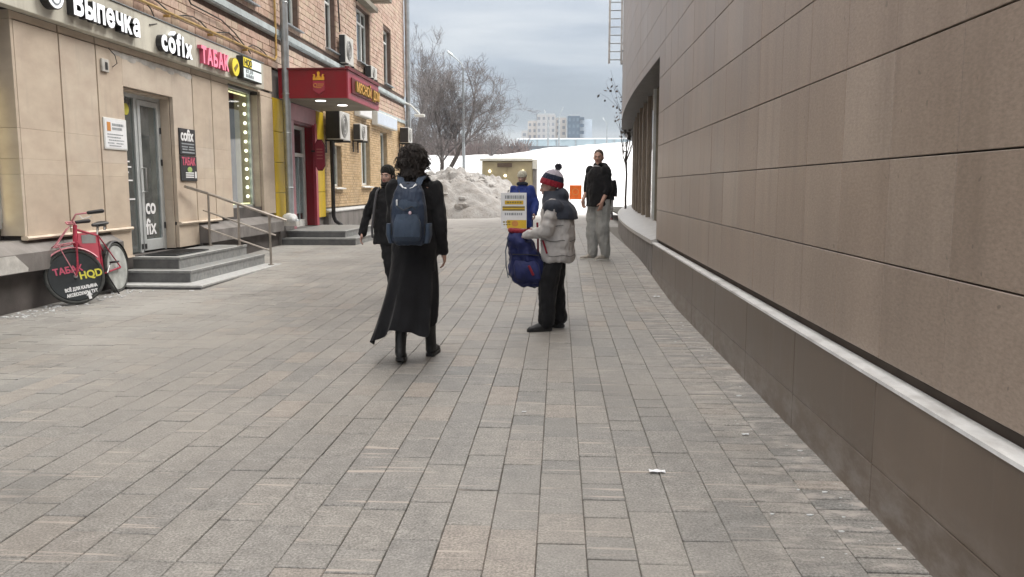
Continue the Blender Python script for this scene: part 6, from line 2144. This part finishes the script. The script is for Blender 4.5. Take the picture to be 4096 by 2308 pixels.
# curly hair: an uneven mass with hundreds of loose curls
rh = random.Random(12)
hc = J['head'] + Vector((0, -.035, .005))
hm = MB()
for k in range(46):
    a, b_ = rh.uniform(0, 2 * PI), rh.uniform(-.9, 1.4)
    d = Vector((math.cos(a) * math.cos(b_), math.sin(a) * math.cos(b_), math.sin(b_)))
    if d.y > .55 and d.z < .35:
        continue
    hm.ell(hc + Vector((d.x * .078, d.y * .075, d.z * .085)), rh.uniform(.035, .052))
hm.ell(hc, (.105, .10, .12))
hm.ell(hc + Vector((0, -.03, -.10)), (.098, .075, .085))
hr = fuse(hm, 'hair', M['hair_b'], p1, 0.011, 1, 0.014, 26)
cu = MB()
for k in range(900):
    a, b_ = rh.uniform(0, 2 * PI), rh.uniform(-1.3, 1.5)
    d = Vector((math.cos(a) * math.cos(b_), math.sin(a) * math.cos(b_), math.sin(b_)))
    if d.y > .5 and d.z < .3:
        continue
    p_ = hc + Vector((d.x * .108, d.y * .105, d.z * .125 - .012))
    if d.z < -.3:
        p_.z -= .05
    t1 = d.orthogonal().normalized(); t1.rotate(Matrix.Rotation(rh.uniform(0, 6.28), 3, d)); t2 = d.cross(t1)
    rr, ln = rh.uniform(.008, .020), rh.uniform(.02, .065)
    tw = rh.uniform(4, 8)
    pts = []
    for i in range(9):
        t = i / 8
        pts.append(p_ + d * ln * t * .8 + Vector((0, 0, -.025)) * t * t + (t1 * math.cos(tw * t) + t2 * math.sin(tw * t)) * rr)
    cu.tube(pts, [.0042 - .0026 * i / 8 for i in range(9)], 3, cap=False)
part('curls', cu, M['hair_b'], hr, True, True, kind='stuff')
put(p1, -1.165, 6.50, R(2))

bp = thing('backpack', 'navy backpack with a pale reflective grab strip on the back of the curly-haired person', 'backpack', (0, 0, 0))
yb_ = -.20
bm_ = MB()
bm_.loft([(Vector((0, yb_ - .075, .95)), Vector((.125, 0, 0)), Vector((0, .07, 0))), (Vector((0, yb_ - .085, .99)), Vector((.165, 0, 0)), Vector((0, .10, 0))), (Vector((0, yb_ - .09, 1.12)), Vector((.172, 0, 0)), Vector((0, .115, 0))),
          (Vector((0, yb_ - .08, 1.26)), Vector((.165, 0, 0)), Vector((0, .11, 0))), (Vector((0, yb_ - .06, 1.36)), Vector((.14, 0, 0)), Vector((0, .09, 0))), (Vector((0, yb_ - .045, 1.415)), Vector((.10, 0, 0)), Vector((0, .065, 0))), (Vector((0, yb_ - .04, 1.435)), Vector((.05, 0, 0)), Vector((0, .04, 0)))], 26, power=3.0)
bag = fuse(bm_, 'bag', M['navy'], bp, 0.011, 2, 0.007, 13)
fpk = MB().loft([(Vector((0, yb_ - .185, .985)), Vector((.11, 0, 0)), Vector((0, .03, 0))), (Vector((0, yb_ - .20, 1.02)), Vector((.132, 0, 0)), Vector((0, .045, 0))), (Vector((0, yb_ - .195, 1.12)), Vector((.128, 0, 0)), Vector((0, .045, 0))), (Vector((0, yb_ - .175, 1.19)), Vector((.10, 0, 0)), Vector((0, .03, 0)))], 22, power=3)
part('front_pocket', fpk, M['navy_l'], bp, True, True)
up_ = MB().loft([(Vector((0, yb_ - .165, 1.215)), Vector((.10, 0, 0)), Vector((0, .03, 0))), (Vector((0, yb_ - .165, 1.25)), Vector((.115, 0, 0)), Vector((0, .035, 0))), (Vector((0, yb_ - .14, 1.315)), Vector((.095, 0, 0)), Vector((0, .025, 0)))], 20, power=3)
part('upper_pocket', up_, M['navy_l'], bp, True, True)
for sx in (-1, 1):
    part('side_pocket', MB().loft([(Vector((.165 * sx, yb_ - .085, .965)), Vector((.028, 0, 0)), Vector((0, .06, 0))), (Vector((.182 * sx, yb_ - .085, 1.03)), Vector((.034, 0, 0)), Vector((0, .075, 0))), (Vector((.182 * sx, yb_ - .08, 1.115)), Vector((.030, 0, 0)), Vector((0, .07, 0)))], 14, power=2.6), M['navy_l'], bp, True, True)
    stp = MB()
    path = [(.07 * sx, yb_ - .035, 1.40), (.095 * sx, yb_ + .03, 1.455), (.115 * sx, -.04, 1.482), (.14 * sx, .06, 1.44), (.15 * sx, .13, 1.33)]
    for i in range(len(path) - 1):
        a, b_ = Vector(path[i]), Vector(path[i + 1])
        stp.loft([(a, Vector((.034, 0, 0)), Vector((0, .004, .011))), (b_, Vector((.034, 0, 0)), Vector((0, .004, .011)))], 10, power=3)
    part('shoulder_strap', stp, M['navy_l'], bp, True, True)
    part('zip', MB().tube([(.155 * sx, yb_ - .155, 1.03), (.16 * sx, yb_ - .15, 1.20), (.135 * sx, yb_ - .125, 1.32), (.08 * sx, yb_ - .10, 1.395), (0, yb_ - .095, 1.425)], 0.004, 6), M['black'], bp, True, True)
part('grab_strip', MB().tube([(-.075, yb_ - .10, 1.415), (-.045, yb_ - .118, 1.388), (0, yb_ - .125, 1.378), (.045, yb_ - .118, 1.388), (.075, yb_ - .10, 1.415)], 0.009, 8), M['reflect'], bp, True, True)
part('badge', MB().ell((.03, yb_ - .205, 1.20), (.014, .006, .014)), M['badge'], bp, True, True)
part('buckle', MB().cbox((-.10, yb_ - .20, 1.255), (-.085, yb_ - .185, 1.30), 0.003), M['reflect'], bp, False, True)
part('cord', MB().tube([(-.09, yb_ - .20, 1.25), (-.03, yb_ - .208, 1.22), (.05, yb_ - .20, 1.25), (.08, yb_ - .19, 1.22)], 0.003, 5), M['black'], bp, True, True)
bp.location = p1.location + Vector((0, 0, .02)); bp.rotation_euler = p1.rotation_euler
bp.scale = (.82, .92, 1.0)

# 2 ---- woman in a black knit hat coming the other way
p2 = thing('person', 'woman in black coat and black knit hat half hidden behind the curly-haired person', 'person', (0, 0, 0))
J = skel(1.66, head=(.02, .015, 1.54), kneeR=(-.01, .16, .47), ankR=(-.06, .14, .085), toeR=(-.06, .31, .045), kneeL=(-.13, -.02, .48), ankL=(-.15, -.20, .12), toeL=(-.15, -.05, .03), shR=(.165, -.01, 1.34), shL=(-.165, -.01, 1.34),
         elR=(.29, -.05, 1.06), wrR=(.33, .04, .85), elL=(-.25, .02, 1.07), wrL=(-.24, .10, .86))
hrm = rot_to(R(-16), R(-6))
bd = body_mesh(p2, J, M['skin_p'], hrm=hrm)
face_parts(p2, J['head'], hrm, J['s'], bd)
jacket(p2, 'coat', J, M['blk'], .72, .215, .165, sleeve=.066, cuff=.052, collar=.045, chest_w=.205, chest_d=.15, seed=8.1)
trousers(p2, J, M['blk2'], .09, .065, .052)
for a in 'RL':
    shoe(p2, J, a, M['boot'], M['boot'], name='boot', hi=.12)
hm = MB(); hm.ell(J['head'] + hrm @ Vector((0, -.018, .056)), (.086, .100, .082), hrm)
hm.ell(J['head'] + hrm @ Vector((0, -.03, .005)), (.088, .090, .07), hrm)
fuse(hm, 'hat', M['knit_b'], p2, 0.010, 2, 0.003, 40)
hm = MB()
for sx in (-1, 1):
    hm.cap(J['head'] + hrm @ Vector((.07 * sx, -.02, -.01)), J['head'] + hrm @ Vector((.075 * sx, -.01, -.15)), .026, .02)
hm.ell(J['head'] + hrm @ Vector((0, -.06, -.09)), (.075, .04, .09), hrm)
fuse(hm, 'hair', M['hair_b'], p2, 0.010, 2, 0.006, 30)
sc2 = MB().torus(J['neck'] + Vector((0, .012, .03)), (0, -.15, 1), .075, .030, 28, 10)
part('scarf', sc2, M['blk2'], p2, True, True)
part('bag_strap', MB().tube([(.115, .02, 1.395), (.135, .105, 1.35), (.155, .150, 1.20), (.175, .150, 1.05), (.200, .120, .90), (.205, .06, .80)], 0.014, 8), M['gstrap'], p2, True, True)
put(p2, -2.05, 9.8, R(182))

# 3 ---- person wearing a printed board
p3 = thing('person', 'person in royal blue jacket and cream knit hat standing behind a printed board', 'person', (0, 0, 0))
J = skel(1.49, shR=(.145, -.01, 1.205), shL=(-.145, -.01, 1.205), elR=(.21, .02, .96), wrR=(.20, .12, .76), elL=(-.225, .0, .96), wrL=(-.235, .12, .80))
hrm = rot_to(R(-8), R(-8))
bd = body_mesh(p3, J, M['skin_p'], hrm=hrm)
face_parts(p3, J['head'], hrm, J['s'], bd)
jacket(p3, 'jacket', J, M['blue'], .56, .225, .165, sleeve=.074, cuff=.058, collar=.03, chest_w=.225, chest_d=.165, seed=5.5)
trousers(p3, J, M['blk2'], .095, .07, .058)
for a in 'RL':
    shoe(p3, J, a, M['boot'], M['boot'], name='boot', hi=.10)
hm = MB(); hm.ell(J['head'] + hrm @ Vector((0, -.012, .062)), (.080, .094, .075), hrm)
fuse(hm, 'hat', M['knit_c'], p3, 0.010, 2, 0.004, 40)
part('hat_band', MB().loft([(J['head'] + hrm @ Vector((0, -.008, .030)), hrm @ Vector((.082, 0, 0)), hrm @ Vector((0, .096, 0))), (J['head'] + hrm @ Vector((0, -.009, .066)), hrm @ Vector((.084, 0, 0)), hrm @ Vector((0, .098, 0)))], 28), M['knit_c'], p3, True, True)
part('collar', MB().torus(J['neck'] + Vector((0, .014, .035)), (0, -.15, 1), .072, .028, 28, 10), M['navy_y'], p3, True, True)
put(p3, -.62, 13.82, R(172))

bo = thing('advertising_board', 'white and yellow printed board hung in front of the person in royal blue', 'board', (-.62, 13.82, 0))
BW, BH = .43, .60
part('panel', MB().cbox((-BW / 2, -.006, 0), (BW / 2, .006, BH), 0.003), M['paper'], bo, False, True)
part('yellow_field', MB().box((-BW / 2 + .004, .0062, .004), (BW / 2 - .10, .0072, .145)), M['inkyel'], bo, False, True)
part('picture', MB().ell((-.02, .0075, .085), (.055, .002, .05)), M['inkor'], bo, False, True)
part('band', MB().box((-.16, .0062, .405), (.15, .0072, .470)), M['inkyel'], bo, False, True)
part('band', MB().box((-.185, .0062, .30), (.19, .0072, .375)), M['inkd'], bo, False, True)
part('band_edge', MB().box((-.185, .0074, .328), (.19, .0078, .345)), M['inkyel'], bo, False, True)
rl = random.Random(8)
for z, h_, a, b_, mt in ((.50, .055, -.17, .15, 'inkg'), (.424, .03, -.13, .13, 'inkd'), (.225, .04, -.14, .15, 'inkg'), (.10, .025, .06, .19, 'inkd'), (.06, .02, .06, .18, 'inkd')):
    x = a
    while x < b_:
        w_ = rl.uniform(.018, .045)
        part('print', MB().box((x, .0076, z), (min(x + w_, b_), .0082, z + h_)), M[mt], bo, False, True)
        x += w_ + .011
for sx in (-1, 1):
    part('strap', MB().tube([(.10 * sx, 0, BH - .01), (.09 * sx, -.06, .64), (.07 * sx, -.15, .655)], .008, 6), M['black'], bo, True, True)
fw_ = Matrix.Rotation(R(172), 3, 'Z')
off = fw_ @ Vector((.10, .235, 0))
bo.location = (p3.location.x + off.x, p3.location.y + off.y, p3.location.z + .545)
bo.rotation_euler = (R(4), 0, R(180 + 4) - R(0))

# 4 ---- person in pompom hat and grey puffer jacket, in profile
p4 = thing('person', 'person in striped pompom hat and pale grey puffer jacket, head bent down, in profile', 'person', (0, 0, 0))
J = skel(1.60, pelvis=(0, -.02, .86), waist=(0, -.03, .98), chest=(0, -.02, 1.18), neck=(0, .02, 1.335), head=(0, .065, 1.462),
         shR=(.175, -.005, 1.275), shL=(-.175, .0, 1.275), elR=(.235, .06, 1.03), wrR=(.15, .27, .985), elL=(-.235, .05, 1.03), wrL=(-.13, .28, .97),
         hipR=(.085, -.02, .84), hipL=(-.085, -.02, .84), kneeR=(.10, .02, .46), ankR=(.10, -.03, .085), toeR=(.13, .13, .03),
         kneeL=(-.11, .06, .46), ankL=(-.12, .07, .085), toeL=(-.19, .22, .03))
hrm = rot_to(R(6), R(-12))
hatm = rot_to(R(6), R(16))
bd = body_mesh(p4, J, M['skin_p'], hands=(('R', (-.35, .8, -.05), (-.5, -.1, -1), .8), ('L', (.35, .8, -.05), (.5, -.1, -1), .8)), hrm=hrm)
face_parts(p4, J['head'], hrm, J['s'], bd)
jacket(p4, 'puffer_jacket', J, M['puff'], .70, .215, .185, sleeve=.080, cuff=.056, collar=.0, chest_w=.222, chest_d=.182, quilt=.150, seed=2.2, namp=.014, nscale=10, back=.0)
yk = MB()
axx = Vector((1, 0, 0)); fwd = Vector((0, 1, 0))
yk.loft([(Vector((0, -.045, 1.135)), axx * .218, fwd * .180), (Vector((0, -.035, 1.20)), axx * .224, fwd * .182), (Vector((0, -.02, 1.275)), axx * .215, fwd * .160), (Vector((0, .015, 1.335)), axx * .15, fwd * .125), (Vector((0, .02, 1.385)), axx * .112, fwd * .112), (Vector((0, .03, 1.42)), axx * .098, fwd * .098)], 28, power=2.2)
for sx in (-1, 1):
    yk.ell(Vector((.182 * sx, .0, 1.262)), (.086, .104, .080))
yk.ell(Vector((0, -.055, 1.37)), (.115, .085, .085))
fuse(yk, 'yoke', M['navy_y'], p4, 0.012, 3, .007, 9)
part('zip_trim', MB().tube([(-.03, .185, 1.10), (-.03, .178, .98), (-.03, .176, .80)], .011, 6), M['redtrim'], p4, True, True)
for sx in (-1, 1):
    part('pocket_trim', MB().tube([(.20 * sx, .10, .93), (.215 * sx, .055, .80)], .010, 6), M['redtrim'], p4, True, True)
for zq in (.775, .925, 1.075):
    tq = (zq - .70) / .28
    wq, dq = (.208, .176) if zq < 1.0 else (.205, .170)
    part('quilt_seam', MB().tube([(wq * math.cos(2 * PI * k / 40), -.022 + dq * math.sin(2 * PI * k / 40), zq + .006 * math.sin(k * .9)) for k in range(41)], .0045, 5), M['seam'], p4, True, True)
trousers(p4, J, M['blk2'], .104, .106, .094, seed=6.6, waist=.98)
for a in 'RL':
    shoe(p4, J, a, M['boot_g'], M['boot'], name='boot', hi=.14)
def hat_ring(z0, z1, r0, r1, grow=0.0):
    c0 = J['head'] + hatm @ Vector((0, -.012, z0)); c1 = J['head'] + hatm @ Vector((0, -.014, z1))
    return [(c0, hatm @ Vector((r0 * .88, 0, 0)), hatm @ Vector((0, r0, 0))), (c0.lerp(c1, .5), hatm @ Vector(((r0 + r1) / 2 * .90 + .004, 0, 0)), hatm @ Vector((0, (r0 + r1) / 2 + .004, 0))), (c1, hatm @ Vector((r1 * .88, 0, 0)), hatm @ Vector((0, r1, 0)))]
ht = part('hat', MB().loft(hat_ring(.070, .125, .116, .097), 28), M['knit_n'], p4, True, True)
part('hat_cuff', MB().loft(hat_ring(.010, .0695, .121, .120), 28), M['knit_r'], ht, True, True)
tp = MB().loft(hat_ring(.1255, .160, .097, .066) + [(J['head'] + hatm @ Vector((0, -.016, .180)), hatm @ Vector((.03, 0, 0)), hatm @ Vector((0, .03, 0)))], 28)
part('hat_crown', tp, M['knit_w'], ht, True, True)
pm = MB()
rp2 = random.Random(3)
pcx = J['head'] + hatm @ Vector((0, -.03, .212))
for k in range(260):
    d = Vector((rp2.gauss(0, 1), rp2.gauss(0, 1), rp2.gauss(0, 1))).normalized()
    pm.tube([pcx, pcx + d * rp2.uniform(.030, .042)], [.006, .003], 3, cap=False)
pm.ell(pcx, .030)
part('pompom', pm, M['pom'], ht, True, True)
put(p4, -.03, 8.03, R(82))
p4.scale = (.97, .97, .97)

lf_ = thing('leaflet', 'small white leaflet held in the hands of the person in the puffer jacket', 'paper', (0, 0, 0))
part('sheet', MB().add([(-.05, 0, 0), (.05, 0, 0), (.05, .09, .06), (-.05, .09, .06), (-.05, 0, .003), (.05, 0, .003), (.05, .09, .063), (-.05, .09, .063)], [(0, 1, 2, 3), (4, 7, 6, 5), (0, 4, 5, 1), (1, 5, 6, 2), (2, 6, 7, 3), (3, 7, 4, 0)]), M['paper'], lf_, False, True)
w4 = Matrix.Rotation(R(82), 3, 'Z')
o4 = w4 @ Vector((0, .335, 0))
lf_.location = (p4.location.x + o4.x, p4.location.y + o4.y, p4.location.z + .930)
lf_.rotation_euler = (0, 0, R(82))

# 5 ---- slumped dark blue bag with a red top in front of the puffer jacket
bg = thing('sports_bag', 'slumped deep blue bag with a dark red top in front of the puffer jacket', 'bag', (0, 0, 0))
bm_ = MB()
bm_.loft([(Vector((.07, 0, .43)), Vector((.10, 0, 0)), Vector((0, .07, 0))), (Vector((.06, 0, .465)), Vector((.17, 0, 0)), Vector((0, .115, 0))), (Vector((.045, 0, .57)), Vector((.195, 0, 0)), Vector((0, .14, 0))), (Vector((.02, 0, .70)), Vector((.175, 0, 0)), Vector((0, .14, 0))),
          (Vector((-.04, 0, .88)), Vector((.135, 0, 0)), Vector((0, .12, 0))), (Vector((-.07, 0, .965)), Vector((.095, 0, 0)), Vector((0, .09, 0))), (Vector((-.075, 0, .995)), Vector((.07, 0, 0)), Vector((0, .06, 0)))], 26, power=2.3)
fuse(bm_, 'bag', M['bluebag'], bg, 0.012, 2, .032, 7)
part('pocket', MB().loft([(Vector((.055, -.125, .50)), Vector((.11, 0, 0)), Vector((0, .03, 0))), (Vector((.05, -.14, .53)), Vector((.13, 0, 0)), Vector((0, .04, 0))), (Vector((.03, -.135, .66)), Vector((.125, 0, 0)), Vector((0, .04, 0))), (Vector((.02, -.12, .70)), Vector((.10, 0, 0)), Vector((0, .02, 0)))], 20, power=3), M['bluebag'], bg, True, True)
part('zip', MB().tube([(-.11, -.10, .76), (.02, -.152, .765), (.15, -.10, .75)], .005, 6), M['black'], bg, True, True)
part('collar', MB().torus((-.075, 0, .985), (.1, 0, 1), .070, .024, 30, 10), M['redtrim'], bg, True, True)
part('piping', MB().tube([(-.15, -.085, .93), (-.175, -.115, .80), (-.17, -.12, .65), (-.15, -.11, .53)], .005, 6), M['navy_l'], bg, True, True)
part('stripe', MB().tube([(.06, -.182, .66), (.085, -.186, .61), (.105, -.184, .565)], .013, 8), M['redtrim'], bg, True, True)
for sx in (-1, 1):
    part('handle', MB().tube([(-.04 + .03 * sx, .03 * sx, .985), (.05, .045 * sx, 1.0), (.16, .06 * sx, .97)], .008, 8), M['redtrim'], bg, True, True)
bg.location = (-.335, 8.02, gz(-.4, 8))
bg.rotation_euler = (0, 0, R(-4))

# 6 ---- tall man in black hoodie and grey sweatpants
p5 = thing('person', 'tall man in black hooded sweatshirt and grey sweatpants standing near the stone wall', 'person', (0, 0, 0))
J = skel(1.84, shR=(.168, .015, 1.485), shL=(-.168, .015, 1.485), elR=(.245, .01, 1.22), wrR=(.215, .15, 1.02), elL=(-.215, .0, 1.18), wrL=(-.20, .12, .98), kneeR=(.12, .02, .52), ankR=(.10, .02, .085), toeR=(.20, .19, .03), kneeL=(-.10, .0, .52), ankL=(-.085, -.10, .085), toeL=(-.06, .09, .03))
hrm = rot_to(R(34), R(-2))
bd = body_mesh(p5, J, M['skin'], hands=(('R', (-.15, .15, -1), (-1, 0, 0), .55), ('L', (.1, .2, -1), (1, 0, 0), .55)), hrm=hrm, thick=1.08)
face_parts(p5, J['head'], hrm, J['s'], bd)
jacket(p5, 'hoodie', J, M['blk2'], .90, .205, .185, sleeve=.080, cuff=.068, collar=.0, chest_w=.212, chest_d=.160, belly=.012, seed=4.4, sleeve_to=.25)
hd2 = MB()
hd2.torus(J['neck'] + Vector((0, -.01, .02)), (0, -.35, 1), .085, .036, 26, 10)
hd2.ell(J['neck'] + Vector((0, -.09, -.02)), (.12, .065, .10))
fuse(hd2, 'hood', M['blk2'], p5, 0.012, 3, .008, 12)
part('shirt_collar', MB().torus(J['neck'] + Vector((0, .022, .002)), (0, -.3, 1), .064, .018, 24, 8), M['tee'], p5, True, True)
trousers(p5, J, M['sweat'], .122, .108, .082, seed=9.9, namp=.016, waist=1.0)
for a in 'RL':
    shoe(p5, J, a, M['trainer'], M['sole'], name='trainer')
hm = MB(); hm.ell(J['head'] + hrm @ Vector((0, -.022, .045)) * J['s'], Vector((.079, .094, .088)) * J['s'], hrm)
hm.ell(J['head'] + hrm @ Vector((0, -.045, .0)) * J['s'], Vector((.076, .065, .075)) * J['s'], hrm)
fuse(hm, 'hair', M['hair_s'], p5, 0.009, 2, .002, 60)
put(p5, .665, 13.75, R(132))

# 7 ---- far passer-by behind him
p6 = thing('person', 'far passer-by in dark jacket and pale trousers, mostly hidden behind the tall man', 'person', (0, 0, 0))
J = skel(1.72, kneeR=(.09, .05, .48), kneeL=(-.09, -.05, .48), ankL=(-.09, -.16, .10), toeL=(-.10, 0, .03))
bd = body_mesh(p6, J, M['skin'])
jacket(p6, 'jacket', J, M['blk'], .74, .20, .16)
trousers(p6, J, M['palet'], .09, .065, .055)
for a in 'RL':
    shoe(p6, J, a, M['redshoe'], M['sole'])
hm = MB(); hm.ell(J['head'] + Vector((0, -.012, .05)), (.09, .106, .09))
fuse(hm, 'hat', M['knit_b'], p6, 0.012, 2, 0.003, 40)
put(p6, 1.80, 29.5, R(175))

# ================================================================== AIR
hz_m = bpy.data.materials.new('haze_air')
hz_m.use_nodes = True
hn, hl = hz_m.node_tree.nodes, hz_m.node_tree.links
hn.clear()
ho = hn.new('ShaderNodeOutputMaterial')
hv = hn.new('ShaderNodeVolumePrincipled')
hv.inputs['Color'].default_value = (0.86, 0.91, 0.97, 1)
hv.inputs['Density'].default_value = 0.0004
hv.inputs['Anisotropy'].default_value = 0.0
hl.new(hv.outputs[0], ho.inputs['Volume'])
hb_ = MB().box((-920, -40, -2.0), (920, 2050, 60.0))
hz = link('haze', hb_.mesh('haze', hz_m))
hz['kind'] = 'stuff'
